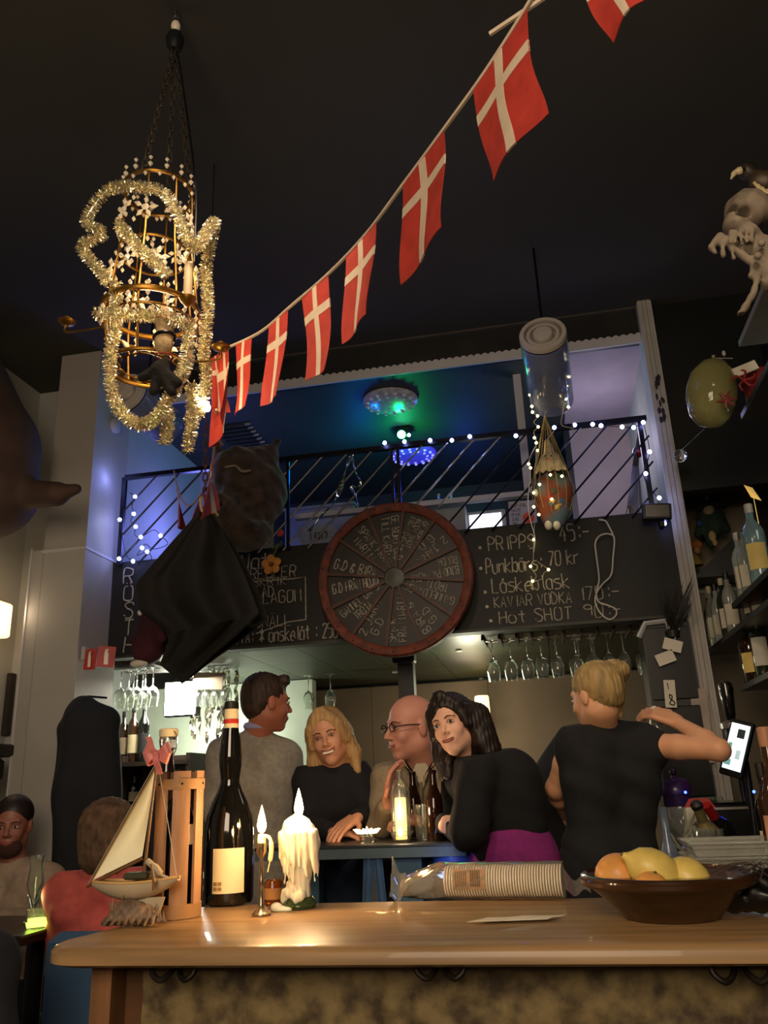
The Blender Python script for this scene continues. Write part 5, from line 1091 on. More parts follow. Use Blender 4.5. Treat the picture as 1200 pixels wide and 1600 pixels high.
lathe_part(t, 'glass_cover', [(.034, .022), (.034, .17), (.027, .195), (.013, .21), (.011, .235), (.015, .24), (.010, .243), (.009, .21), (.024, .192), (.032, .168), (.032, .022)], p, mGlass, 26)
lathe_part(t, 'candle', [(.020, .012), (.020, .145), (.015, .148), (0, .147)], p, mat('candle_glow', '#ffe9b8', .5, emit='#ffd27c', es=1.6), 22)
lathe_part(t, 'flame', [(0, .018), (.009, .03), (.004, .045), (0, .05)], p+V((0, -.024, 0)), MATS['flame'], 10); light('POINT', p+V((0, -.06, .10)), 1.7, (1, .68, .4), .02)
p = TP(573, 3.0); t = thing('crystal_tealight', 'star shaped crystal tealight holder glowing on the table edge', 'candle holder', p)
b = MB(); b.smooth = False; b.box(p+V((0, 0, .014)), (.042, .042, .028), bevel=.004); b.build('glass_block', mGlass, t)
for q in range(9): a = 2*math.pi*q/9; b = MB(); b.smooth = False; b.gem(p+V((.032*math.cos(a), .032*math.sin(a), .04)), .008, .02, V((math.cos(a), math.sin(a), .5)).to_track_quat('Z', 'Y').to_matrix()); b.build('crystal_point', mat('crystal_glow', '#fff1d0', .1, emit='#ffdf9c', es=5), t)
lathe_part(t, 'flame', [(0, 0), (.005, .006), (.003, .016), (0, .022)], p+V((0, 0, .035)), MATS['flame'], 10); light('POINT', p+V((0, 0, .09)), .35, CAND, .02)
for i, (px, Yv, lab) in enumerate(((661, 3.12, 'empty tumbler left of the brown beer bottle'), (673, 3.2, 'empty tumbler behind the brown beer bottle'))):
    p = TP(px, Yv); t = thing('tumbler', lab, 'glass', p); lathe_part(t, 'glass', [(.026, 0), (.034, .12), (.032, .12), (.024, .008), (0, .007)], p, mGlass, 22)
# ================= RIGHT BACK BAR =================
XS = .82
worktop_z = 1.0
t = thing('work_counter', 'low service counter with wooden edge along the right wall', 'counter', (.88, 2.93, 0))
b = MB(); b.smooth = False; b.box((.88, 2.93, .48), (.76, 2.22, .96)); b.build('body', MATS['dark_wood'], t)
b = MB(); b.smooth = False; b.box((.88, 2.93, .98), (.8, 2.26, .04), bevel=.004); b.build('top', mat('counter_dark', '#24211e', .35, var=.2), t); b = MB(); b.smooth = False; b.box((.475, 2.93, .98), (.035, 2.27, .046), bevel=.004); b.build('wood_edge', mat('edge_wood', '#8b6c48', .5, var=.15, scale=5, stretch=(5, .5, 5)), t)
mSh2 = mat('shelf_black', '#1d1c1a', .4, var=.2); mShG = mat('shelf_under', '#8c8c86', .55, var=.1)
def shelf(pa, pb, X, lab, thk=.025, m=mSh2, x1=1.3):
    a, c = PX(*pa, X), PX(*pb, X); z = (a.z+c.z)/2; y0, y1 = min(a.y, c.y)-1.2, max(a.y, c.y)
    b = MB(); b.smooth = False; b.box(((X+x1)/2, (y0+y1)/2, z-thk/2), (x1-X, y1-y0, thk), bevel=.002); o = b.build('wall_shelf', m, label=lab, cat='shelf'); return z, y0, y1
s1 = shelf((1142, 940), (1200, 890), XS, 'upper black bottle shelf on the right wall')
s2 = shelf((1101, 1012), (1150, 985), XS, 'middle black bottle shelf on the right wall', x1=1.3)
s3 = shelf((1155, 1070), (1200, 1050), XS, 'lowest black bottle shelf on the right wall')
s0 = shelf((1152, 528), (1196, 440), .88, 'high grey shelf carrying the skull and bird', m=mShG)
sB = shelf((1152, 622), (1200, 600), .80, 'high shelf edge holding the red can beside the balloon', x1=1.3)
GC = ['#1f2a14', '#2b1a0c', '#c9d2cc', '#8fb0b8', '#3a2410', '#10120f', '#b9bcae', '#7a3a14']
def spirit(p, H, r, gi, lab, lc='#cfc6ae', cc='#1c1a18', grp='bottles on the right wall shelves', shoulder=.62, sq=False):
    t = thing('spirit_bottle', lab, 'bottle', p, grp); m = mat('bottle_glass%d' % gi, GC[gi], .08, trans=.55 if gi in (2, 3, 6) else .15, coat=.4, var=.1)
    lathe_part(t, 'glass', [(r*.94, 0), (r, .006), (r, H*shoulder), (r*.8, H*(shoulder+.08)), (r*.36, H*(shoulder+.17)), (r*.34, H*.93), (0, H*.93)], p, m, 4 if sq else 20)
    lathe_part(t, 'cap', [(r*.38, H*.88), (r*.4, H*.9), (r*.4, H*.99), (r*.3, H), (0, H)], p, mat('capc'+cc, cc, .4), 14)
    fa = face_ang(p); curved_label(t, p, r*(1.0), H*.16, H*.48, fa-.9, fa+.9, mat('lab'+lc, lc, .7)); return t
def onshelf(px, py, X, z): q = PX(px, py, X); return V((q.x, q.y, z+.002))
def put(px, X, sh, H, r, gi, lab, **k):
    # depth along the shelf from the image column at the shelf height
    y = 3.2
    for _ in range(30):
        p = V((X, y, sh[0])); q = p-CAMP; sx = 600+FPX*q.dot(RT)/q.dot(fw); y += (sx-px)*.006
    y = min(y, sh[2]-r-.005)
    return spirit(V((X, y, sh[0]+.002)), H, r, gi, lab, **k)
put(1162, .88, s1, .30, .036, 2, 'clear bottle with silver cap at the far end of the upper shelf', cc='#b5b3a8')
put(1176, .89, s1, .29, .036, 6, 'clear bottle with olive green cap next in line on the upper shelf', cc='#4a5038')
put(1192, .87, s1, .33, .042, 3, 'wide bottle with yellow and white label on the upper shelf', lc='#cbb468', cc='#a9a79e')
put(1152, 1.02, s1, .16, .035, 3, 'small blue glass jar behind the upper shelf bottles', lc='#a8606a', cc='#3d6070'); put(1180, 1.05, s1, .36, .035, 5, 'tall black bottle in the rear row of the upper shelf')
for i, (px, X, H, gi, lab) in enumerate(((1106, .87, .30, 4, 'leftmost slim bottle at the far end of the middle shelf'), (1114, .88, .31, 1, 'second dark bottle from the far end of the middle shelf'), (1122, .87, .32, 6, 'third bottle catching a bright highlight on the middle shelf'), (1131, .88, .31, 2, 'fourth clear bottle on the middle shelf'), (1141, .87, .29, 0, 'fifth green bottle with pale label on the middle shelf'), (1150, .88, .30, 6, 'sixth bottle below the upper shelf end'), (1128, .98, .33, 5, 'rear black bottle on the middle shelf'), (1178, .9, .30, 1, 'amber bottle with pale label at the right part of the middle shelf'), (1190, .92, .32, 7, 'reddish bottle at the right edge of the middle shelf'))):
    put(px, X, s2, H, .033, gi, lab, cc=('#b9ae8c', '#1c1a18')[i % 2])
put(1172, .88, s3, .26, .05, 1, 'squat bottle with big yellow crested label on the lowest shelf', lc='#d8bc6a', sq=False); put(1186, .9, s3, .36, .036, 5, 'dark bottle with white label right of the yellow labelled one', lc='#c9c5b5'); put(1161, .98, s3, .24, .032, 7, 'small bottle with copper cap on the lowest shelf', cc='#a8582a'); put(1197, .9, s3, .37, .036, 0, 'dark green bottle with white label at the frame edge of the lowest shelf', lc='#c9c5b5')
# near bottles cut by the right frame edge
def near(px, py, Yv, H, r, gi, lab, **k):
    p = PY(px, py, Yv); z0 = 1.002; return spirit(V((p.x, p.y, z0)), H, r, gi, lab, grp='bottles at the right frame edge', **k)
near(1222, 1300, 2.45, .43, .047, 4, 'large bottle with peach label cut by the right frame edge', lc='#b98a68', cc='#a9785a', shoulder=.55); near(1206, 1300, 2.55, .34, .036, 5, 'black bottle behind the peach labelled one at the right edge')
# POS screen
q = PY(1152, 1170, 3.05); t = thing('till_screen', 'tilted glowing touch screen of the till at the elbow of the bartender', 'screen', V((q.x, q.y, 1.0)))
Rm = (Matrix.Rotation(math.radians(-38), 3, 'Z') @ Matrix.Rotation(math.radians(18), 3, 'Y') @ Matrix.Rotation(math.radians(-12), 3, 'X'))
b = MB(); b.smooth = False; b.box(q, (.078, .018, .19), Rm, bevel=.004); b.build('case', mMetalB, t)
b = MB(); b.smooth = False; b.box(q+Rm @ V((0, -.0105, .004)), (.064, .003, .155), Rm); b.build('display', mat('display', '#dfeef0', .3, emit='#dff0f4', es=1.1), t)
for (x, z, w_, h_, cc) in ((-.018, -.05, .022, .02, '#8fc8c0'), (.012, -.02, .015, .03, '#b9d8dc'), (-.02, .0, .012, .03, '#6fa8a0'), (.008, .05, .025, .03, '#1a2528')): b = MB(); b.smooth = False; b.box(q+Rm @ V((x, -.0125, z)), (w_, .0015, h_), Rm); b.build('display_field', mat('fld'+cc, cc, .4, emit=cc, es=.5), t)
b = MB(); b.tube(arc([q+V((.02, .03, -.02)), q+V((.03, .06, -.08)), V((q.x+.02, q.y+.06, 1.02))], 5), .012, 10); b.build('arm', mMetalB, t); b = MB(); b.lathe([(.07, 0), (.065, .015), (0, .018)], (q.x+.02, q.y+.06, 1.0), n=24); b.build('foot', mMetalB, t)
# beer tap / tamper silhouette
q = PY(1143, 1130, 3.45); t = thing('beer_tap', 'black beer tap with tall tapered handle above the till screen', 'tap', V((q.x, q.y, 1.0)))
b = MB(); b.lathe([(.012, 0), (.02, .03), (.028, .13), (.026, .15), (.01, .16), (0, .16)], q, n=20); b.build('handle', mat('handle_black', '#0c0c0c', .12, coat=.6), t); b = MB(); b.lathe([(.045, -.02), (.045, 0), (.02, .01), (0, .01)], q, n=24); b.build('collar', mSteel, t); b = MB(); b.lathe([(.03, -.12+0), (.03, 0), (0, 0)], q-V((0, 0, .01)), n=20); b.tube([q-V((0, 0, .05)), (q.x, q.y, 1.0)], .014, 12); b.build('column', mMetalB, t, kind='stuff')
# jar, bowl, bottles on counter
p = V((PY(1062, 1280, 3.35).x, 3.35, 1.002)); k = mpp(p)*1.0; t = thing('lidded_jar', 'clear jar with a domed purple lid on the service counter', 'jar', p); zt_ = PY(1062, 1240, 3.35).z-1.0
lathe_part(t, 'glass', [(.045, 0), (.05, .01), (.05, zt_), (.047, zt_), (.046, .012), (0, .01)], p, mat('violet_glass', '#5a3f78', .12, trans=.6), 26); lathe_part(t, 'lid', [(.058, zt_-.004), (.06, zt_+.01), (.056, zt_+.035), (.04, zt_+.05), (.01, zt_+.056), (.008, zt_+.062), (.014, zt_+.070), (.012, zt_+.082), (0, zt_+.085)], p, mat('purple', '#3c1f52', .35, coat=.3), 28)
q = PY(1066, 1290, 3.0); p = V((q.x, q.y, 1.002)); t = thing('cut_glass_bowl', 'faceted cut glass bowl on a foot in front of the purple lidded jar', 'bowl', p); h_ = PY(1066, 1262, 3.0).z-1.0
lathe_part(t, 'bowl', [(.035, 0), (.012, .012), (.012, h_*.35), (.04, h_*.5), (.058, h_*.8), (.064, h_), (.060, h_), (.05, h_*.8), (0, h_*.55)], p, mGlass, 14)
for i, (px, Yv, lab) in enumerate(((1099, 2.75, 'small shot glass at the left of the plastic boxes'), (1110, 2.75, 'second small shot glass behind the plastic boxes'), (1122, 2.8, 'third small shot glass behind the plastic boxes'))):
    q = PY(px, 1325, Yv); p = V((q.x, q.y, 1.002)); t = thing('shot_glass', lab, 'glass', p, 'shot glasses behind the plastic boxes'); h_ = PY(px, 1296, Yv).z-1.0; lathe_part(t, 'glass', [(.017, 0), (.024, h_), (.022, h_), (.015, .012), (0, .01)], p, mGlass, 18)
# plastic food boxes
def pbox(cx_, cy_, z0, L, W, H, lab):
    t = thing('plastic_box', lab, 'plastic box', (cx_, cy_, z0)); b = MB(); b.smooth = False; vs = []
    mP = mat('box_clear', '#c6c8be', .15, trans=.7, var=.04, ior=1.15)
    for (sx, z) in ((.9, 0), (1, H)): vs += [V((cx_+a*L/2*sx, cy_+c*W/2*sx, z0+z)) for a, c in ((-1, -1), (1, -1), (1, 1), (-1, 1))]
    b.add(vs, [(3, 2, 1, 0)]+[(i, (i+1) % 4, 4+(i+1) % 4, 4+i) for i in range(4)]); b.build('tub', mP, t)
    for (nm, z, e, th) in (('rim', H, 1.04, .007), ('step', H*.62, .985, .004)):
        b = MB(); P_ = [V((cx_+a*L/2*e, cy_+c*W/2*e, z0+z)) for a, c in ((-1, -1), (1, -1), (1, 1), (-1, 1))]; b.tube(P_, th*.6, 6, closed=True); b.build(nm, mP, t)
q = PY(1147, 1340, 2.35); zq = PY(1150, 1372, 2.25).z; t0 = max(1.002, zq); pbox(q.x+.02, 2.4, 1.002, .26, .2, PY(1150, 1322, 2.3).z-1.0-.03, 'clear plastic food tub under another one right of the fruit bowl'); pbox(q.x+.02, 2.4, PY(1150, 1322, 2.3).z-.024, .25, .19, .03, 'shallow clear plastic tray stacked on the food tub')
# wine bottles lying tilted, box
def tilted(a, c, r, prof, m, lab, capm):
    a, c = V(a), V(c); d = (c-a).normalized(); L = (c-a).length; t = thing('wine_bottle', lab, 'bottle', a); lathe_part(t, 'glass', [(rr*r, z*L) for rr, z in prof], a, m, 22, d); lathe_part(t, 'foil', [(r*.42, L*.72), (r*.44, L*.74), (r*.42, L*1.0), (0, L*1.0)], a, capm, 16, d)
prf = [(.9, 0), (1, .02), (1, .5), (.75, .62), (.4, .75), (.38, .98), (0, .98)]
tilted(PY(1152, 1330, 2.95), PY(1103, 1258, 2.85), .036, prf, mGlD, 'tilted wine bottle with bright red foil neck on the service counter', mat('red_foil', '#a3201c', .35, .3)); tilted(PY(1122, 1340, 2.85), PY(1090, 1262, 2.78), .036, prf, mat('gold_neck', '#8d8258', .35, .5), 'tilted sparkling wine bottle with gold neck and black cap', mat('gold_foil', '#9a8d5c', .35, .6))
b = MB(); b.lathe([(.018, 0), (.019, .012), (.012, .02), (0, .02)], PY(1090, 1262, 2.78), V(PY(1090, 1262, 2.78)-PY(1122, 1340, 2.85)), 16); b.build('round_stopper', MATS['cap_black'], label='round black stopper closing the gold necked bottle', cat='stopper')
q = PY(1096, 1290, 3.05); t = thing('carton', 'red and white carton leaning behind the gold necked bottle', 'carton', V((q.x, q.y, 1.0))); b = MB(); b.smooth = False; hh = PY(1096, 1262, 3.05).z-1.0; b.box((q.x, q.y, 1.0+hh/2), (.09, .05, hh), bevel=.002); b.build('body', mLabW, t); b = MB(); b.smooth = False; b.prism([(-.05, 0), (.05, 0), (.03, .03), (-.03, .03)], V((q.x, q.y-.02, 1.0+hh)), UX, UZ, .004); b.build('red_flap', mat('red_card', '#a32a24', .6), t)
q = PY(1045, 1330, 2.5); t = thing('water_bottle', 'clear long necked glass carafe between bartender and lemons', 'carafe', V((q.x, q.y, 1.0))); p = V((q.x, q.y, 1.002)); H_ = PY(1045, 1262, 2.5).z-1.0; lathe_part(t, 'glass', [(.04, 0), (.042, .01), (.042, H_*.35), (.02, H_*.55), (.012, H_*.7), (.012, H_), (.010, H_), (.010, H_*.7), (.038, H_*.33), (0, .01)], p, mat('blue_glass', '#aebfd8', .05, trans=.85), 24)
for i, (px, py, Yv) in enumerate(((1071, 1238, 3.25), (1178, 1237, 3.0))):
    c = PY(px, py, Yv); b = MB(); b.ball(c, .005, 10, 7); b.build('indicator_light', mat('ind_blue', '#4060ff', .3, emit='#3048ff', es=12), label=['tiny blue indicator light on the purple jar', 'tiny blue indicator light on the machine at right'][i], cat='indicator light')
t = thing('coffee_machine', 'dark low machine with metal edge behind the red necked bottle', 'machine', (PY(1160, 1270, 3.3).x, 3.4, 1.0)); q = PY(1165, 1262, 3.3)
b = MB(); b.smooth = False; b.box((q.x+.05, 3.45, 1.0+(q.z-1.0)/2+.01), (.40, .3, q.z-1.0+.02), bevel=.01); b.build('case', mat('machine_black', '#111214', .25, coat=.3), t); b = MB(); b.smooth = False; b.box((q.x+.05, 3.298, q.z+.0), (.36, .006, .008)); b.build('metal_edge', mSteel, t)
# glasses standing behind (dim)
for i, px in enumerate((1088, 1102, 1116)):
    q = PY(px, 1245, 3.9); p = V((q.x, 3.9, 1.002)); t = thing('highball_glass', ['left dim tall glass between purple jar and screen', 'middle dim tall glass between purple jar and screen', 'right dim tall glass left of the till screen'][i], 'glass', p, 'tall glasses on the service counter'); lathe_part(t, 'glass', [(.03, 0), (.035, .22), (.033, .22), (.028, .01), (0, .01)], p, mGlass, 18)
# black cabinet with tags, jamb end
q = PY(1040, 1100, 4.1); t = thing('black_cabinet', 'tall black cabinet with hanging tags at the right end of the soffit', 'cabinet', (.54, 4.2, 0))
b = MB(); b.smooth = False; x0_, x1_ = PY(1013, 1060, 4.1).x, .70; b.box(((x0_+x1_)/2, 4.2, 1.01), (x1_-x0_, .2, 2.02), bevel=.008); b.build('body', mBlack, t); b = MB(); b.smooth = False; b.box(((x0_+x1_)/2, 4.098, 1.82), (x1_-x0_-.02, .012, .34), bevel=.004); b.build('upper_door', mat('door_black', '#111110', .3), t); b = MB(); b.smooth = False; b.box(((x0_+x1_)/2, 4.098, 1.42), (x1_-x0_-.02, .012, .4), bevel=.004); b.build('lower_door', MATS['door_black'], t)
b = MB(); b.tube([PY(998, 996, 4.08), PY(1008, 974, 4.08), PY(1040, 970, 4.08), PY(1046, 982, 4.08)], .012, 4); b.build('white_strip', mTrimW, t)
for i, (px, py, rr) in enumerate(((1051, 1008, -.35), (1040, 1028, .3))):
    c = PY(px, py, 4.06); t = thing('price_tag', ['upper blank white tag hung by strings on the black cabinet', 'lower blank white tag slanting on the black cabinet'][i], 'tag', c); b = MB(); b.smooth = False; b.box(c, (.085, .003, .055), (0, -rr, 0)); b.build('card', mLabW, t); b = MB(); e = PY(1068, 968, 4.08); b.tube([c+V((.01, 0, .02)), e], .0015, 4); b.build('string', mWireW, t)
c = PY(1047, 1084, 4.05); t = thing('number_tag', 'narrow white upright tag numbered eighteen on the black cabinet', 'tag', c); b = MB(); b.smooth = False; b.box(c, (.05, .004, .125), (0, .06, 0)); b.build('card', mLabW, t); text_mb(['8'], c+V((-.008, -.004, -.05)), UX, UZ, .045, .7, w=.1).build('figure', mat('ink_black', '#15130f', .7), t); text_mb(['1'], c+V((-.012, -.004, .02)), UX, UZ, .03, .7, w=.1).build('figure', MATS['ink_black'], t)
# paper lists on the jamb
c = PY(1095, 1130, 4.12); b = MB(); b.smooth = False; b.box((c.x, 4.10, c.z-.01), (.075, .004, .33), (0, .05, 0)); b.build('paper_list', mat('paper_pinkish', '#a89a90', .8), label='long paper list pinned on the lower end of the white post', cat='paper')
# dry black palm leaves
t = thing('dried_plant', 'dark dried palm fronds stuck at the right end of the chalkboard', 'plant', PY(1050, 990, 4.08)); rn = random.Random(8)
for q in range(34):
    a = PY(1052+rn.uniform(-8, 8), 990, 4.08); e = PY(1052+rn.uniform(-26, 34), rn.uniform(895, 950), 4.02+rn.uniform(-.05, .05)); d = (e-a); s_ = V((d.z, 0, -d.x)).normalized()*.007; b = MB(); b.smooth = False; m_ = a.lerp(e, .5)+V((rn.uniform(-.01, .01), -.01, 0)); b.add([a, m_+s_, e, m_-s_, m_+V((0, .002, 0))], [(0, 3, 2, 1), (0, 1, 4), (1, 2, 4), (2, 3, 4), (3, 0, 4)]); b.build('leaf', mat('dry_leaf', '#17150f', .6, var=.4), t)
b = MB(); b.lathe([(.03, 0), (.035, .03), (.02, .035), (0, .03)], PY(1052, 996, 4.08), n=14); b.build('pot', mBlack, t)
# pirate doll on bracket shelf
q = PY(1105, 900, 4.6); t = thing('bracket_shelf', 'small black slanted bracket shelf under the hat wearing doll', 'shelf', q)
b = MB(); b.smooth = False; z9 = PY(1105, 888, 4.6).z; a = PY(1082, 895, 4.6); e = PY(1150, 835, 4.6); b.prism([(a.x, a.z-.03), (e.x+.12, a.z-.03), (e.x+.12, e.z), (e.x, e.z)], V((0, 4.75, 0)), UX, UZ, .15); b.build('board', mSh2, t); b = MB(); b.smooth = False; b.box((a.x+.25, 4.84, a.z), (.4, .2, .02)); b.build('bracket', mMetalB, t)
t = thing('seafarer_doll', 'doll in black tricorn hat and green coat sitting on the bracket shelf', 'doll', PY(1115, 850, 4.55)); Yd = 4.67; PD = lambda x, y, d=0: PY(x, y, Yd+d)
s_ = SDF(PD(1080, 885)-V((.06, .12, .03)), PD(1140, 760)+V((.06, .12, .03)), .007); s_.ell(PD(1112, 815), (.06, .05, .09), k=.03).cone(PD(1108, 835), PD(1112, 850), .03, .025, k=.02).cone(PD(1100, 805), PD(1090, 835), .025, .02, k=.02).cone(PD(1125, 805), PD(1136, 828), .025, .02, k=.02); s_.build('coat', mat('doll_green', '#24352a', .85, var=.4, scale=14), t)
b = MB(); b.ball(PD(1107, 797, -.03), (.032, .03, .034), 16, 10); b.build('face', mat('doll_face', '#9c8c72', .8), t)
s_ = SDF(PD(1080, 810)-V((.05, .1, .03)), PD(1140, 765)+V((.06, .1, .06)), .006); s_.ell(PD(1107, 782), (.055, .05, .035), k=.02).cone(PD(1090, 797, -.03), PD(1107, 785, -.05), .018, .014, k=.02).cone(PD(1107, 785, -.05), PD(1130, 790, -.02), .014, .02, k=.02); s_.build('hat', mat('hat_black', '#100f0e', .8), t)
b = MB(); b.lathe([(.012, 0), (.012, .004), (0, .005)], PD(1105, 779, -.055), (0, -1, 0), 12); b.build('hat_badge', mLabW, t)
b = MB(); b.ball(PD(1113, 838, -.05), (.02, .015, .032), 12, 8); b.build('leg', mat('doll_leg', '#b39a6a', .8), t); b = MB(); b.ball(PD(1117, 848, -.05), (.014, .014, .02), 12, 8); b.build('foot', MATS['doll_leg'], t)
Q9 = PY(1088, 884, 4.66)
t = thing('small_doll', 'little doll with orange hair and yellow clothes at the shelf tip', 'doll', Q9); b = MB(); b.ball(PY(1088, 852, 4.66), (.034, .03, .03), 14, 9); b.build('hair', mat('doll_orange', '#a8622c', .9), t); b = MB(); b.ball(PY(1089, 860, 4.63), (.018, .012, .02), 12, 8); b.build('face', mat('doll_skin', '#a87c58', .8), t); b = MB(); b.lathe([(.04, -.0), (.035, .02), (.014, .07), (0, .08)], Q9, n=12); b.build('dress', mat('doll_yellow', '#8f7a34', .8), t)
b = MB(); b.ball(PY(1093, 818, 4.63), (.016, .014, .018), 10, 7); b.build('blue_flower', mat('blue_fl', '#244a8a', .8), label='small blue fabric flower beside the green coated doll', cat='flower')
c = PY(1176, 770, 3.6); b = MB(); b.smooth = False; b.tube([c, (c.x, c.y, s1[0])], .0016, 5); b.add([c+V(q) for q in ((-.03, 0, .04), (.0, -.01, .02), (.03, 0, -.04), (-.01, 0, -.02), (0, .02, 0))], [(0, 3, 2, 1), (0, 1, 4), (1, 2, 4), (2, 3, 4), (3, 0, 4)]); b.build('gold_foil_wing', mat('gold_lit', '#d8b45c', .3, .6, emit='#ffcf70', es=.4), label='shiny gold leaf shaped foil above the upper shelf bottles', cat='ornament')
# balloon, skull, bird
c = PY(1112, 615, 2.95); t = thing('balloon', 'dull olive green balloon hanging at the high right shelf', 'balloon', c-V((0, 0, .14))); b = MB(); k = mpp(c)
b.lathe([(0, -58*k), (18*k, -52*k), (31*k, -36*k), (38*k, -8*k), (38*k, 10*k), (33*k, 33*k), (20*k, 51*k), (8*k, 58*k), (2*k, 62*k), (3*k, 66*k), (0, 66*k)], c, V((.2, 0, 1)), 36); b.build('skin', mat('balloon_olive', '#8d8a58', .16, trans=.25, coat=.7, var=.1, ior=1.1), t)
b = MB(); b.tube([c+V((.2, 0, 1)).normalized()*62*k, PY(1145, 560, 2.95)], .0015, 5); b.build('string', mWireW, t); b = MB(); b.ball(PY(1131, 552, 2.95), (.007, .006, .012), 8, 6); b.build('knot', mWireW, t)
c = PX(1186, 604, .86)-V((.03, 0, 0)); zB_ = sB[0]+.004
t = thing('gift_can', 'red can with white label and red bow beside the balloon', 'can', V((c.x+.03, c.y, zB_))); k = mpp(c)
lathe_part(t, 'can', [(.05, 0), (.05, .11), (.047, .115), (0, .115)], V((c.x+.03, c.y, zB_+.002)), mat('can_red', '#6e1c18', .35), 26); b = MB(); b.smooth = False; q = PY(1164, 577, c.y-.07); b.box(q, (.085, .012, .035), (0, -.3, 0)); b.build('white_tag', mLabW, t)
for a in (0, 1.3, 2.6, 4, 5.2): b = MB(); q = PY(1162, 594, c.y-.07); b.tube(arc([q, q+V((.03*math.cos(a), -.01, .03*math.sin(a))), q+V((.045*math.cos(a+.5), 0, .04*math.sin(a+.5)))], 4), .004, 5); b.build('red_bow', mat('bow_red', '#8e2a24', .6), t)
c = PY(1135, 625, 2.8); b = MB()
for a in (0, 1.1, 2.2, 3.3, 4.4, 5.4): b.tube([c, c+V((.035*math.cos(a), -.005, .035*math.sin(a)))], [.01, .003], 6)
b.build('red_bow', mat('bow_dark', '#6e2c24', .6), label='dark red ribbon bow hanging in front of the balloon', cat='bow', kind=None)
t = thing('glass_ball', 'small clear glass ball hanging right of the white post', 'bauble', PY(1063, 714, 3.9)); b = MB(); b.ball(PY(1063, 712, 3.9), .032, 18, 12); b.build('ball', mGlass, t); b = MB(); b.tube([PY(1064, 704, 3.9), PX(1152, 622, .80)], .0012, 4); b.build('thread', mWireW, t)
# skull
mBone = mat('bone', '#6b5e4d', .75, var=.2, scale=14, bump=.3)
c = PY(1166, 338, 2.35); k = mpp(c); S3 = lambda x, y, d=0: PY(x, y, 2.35+d)
t = thing('skeleton_figure', 'weathered bone coloured skeleton with hollow eyed skull on the high shelf', 'skeleton', V((c.x, c.y, s0[0])))
s_ = SDF(S3(1105, 505)-V((.03, .12, .0)), S3(1215, 295)+V((.06, .14, .03)), .0045)
s_.ell(S3(1168, 330), (34*k, 36*k, 32*k), k=.012).ell(S3(1150, 350, -.02), (20*k, 22*k, 18*k), k=.012).ell(S3(1165, 366, -.01), (18*k, 20*k, 16*k), k=.012)
for (x, y, r_, dd) in ((1142, 326, 9, -.045), (1163, 327, 11, -.07)): s_.ell(S3(x, y, dd), (r_*k, r_*k*3, r_*k*.9), k=.004, op='s')
s_.ell(S3(1147, 345, -.07), (4*k, 12*k, 6*k), k=.003, op='s')
for x in (1142, 1149, 1157, 1166, 1175): s_.cone(S3(x, 362, -.045), S3(x+1, 378, -.045), .007, .005, k=.004)
s_.cone(S3(1180, 372), S3(1192, 395), .02, .03, k=.02).cone(S3(1150, 392), S3(1200, 384), .018, .024, k=.02).cone(S3(1190, 385), S3(1202, 440), .03, .03, k=.02)
s_.cone(S3(1112, 385, -.03), S3(1125, 372, -.03), .010, .014, k=.008).cone(S3(1125, 372, -.03), S3(1148, 380, -.03), .014, .012, k=.008).cone(S3(1127, 378, -.03), S3(1130, 400, -.03), .010, .006, k=.006).cone(S3(1142, 380, -.03), S3(1146, 404, -.03), .010, .006, k=.006).cone(S3(1112, 385, -.03), S3(1118, 396, -.03), .009, .006, k=.006)
s_.cone(S3(1150, 392, -.02), S3(1172, 408, -.02), .012, .012, k=.01).cone(S3(1172, 408, -.02), S3(1190, 400, -.02), .012, .012, k=.01).cone(S3(1182, 402, -.02), S3(1175, 430, -.02), .010, .010, k=.01).cone(S3(1190, 410, -.02), S3(1176, 460, -.02), .012, .009, k=.01).cone(S3(1176, 460, -.02), S3(1158, 490, -.02), .010, .012, k=.01)
s_.wob(.0028, lambda x, y, z: np.sin(110*x+40*z)*np.sin(120*z+60*y)); s_.build('bones', mBone, t)
for x, y in ((1184, 400), (1190, 380)): b = MB(); b.ball(S3(x, y, -.06), (.012, .01, .012), 10, 7); b.build('loose_bone', mBone, t)
q = S3(1176, 270); t = thing('parrot_figure', 'dark plastic bird with pale beak perched above the skull', 'bird figure', q-V((0, 0, .05)))
s_ = SDF(S3(1135, 310)-V((.03, .1, .02)), S3(1235, 240)+V((.03, .1, .04)), .004); s_.ell(S3(1166, 266), (.027, .026, .022), k=.015).ell(S3(1195, 285), (.05, .035, .03), k=.02).cone(S3(1170, 270), S3(1185, 280), .022, .028, k=.02).cone(S3(1200, 290), S3(1225, 300), .03, .012, k=.02); s_.build('body', mat('bird_brown', '#3d3226', .45, .2, var=.5, scale=14), t)
b = MB(); b.tube(arc([S3(1158, 266, -.02), S3(1148, 270, -.02), S3(1142, 280, -.02)], 4), [.012]*3+[.009]*3+[.006, .004, .002], 8); b.build('beak', mat('beak', '#d8c69a', .4), t); b = MB(); b.ball(S3(1163, 264, -.033), .005, 8, 6); b.build('eye', MATS['eye_black'], t)
for z in (0, 1, 2): b = MB(); b.tube(arc([S3(1178+z*6, 285+z*4, -.04), S3(1190+z*5, 298+z*2, -.04), S3(1205, 296, -.03)], 5), [.005]*11, 6); b.build('wing_band', mat('wing', '#a8946a', .4), t)
light('SPOT', (.3, 1.6, 2.6), 2.5, (1, .85, .6), .05, (.8, 2.5, 2.95), 45)

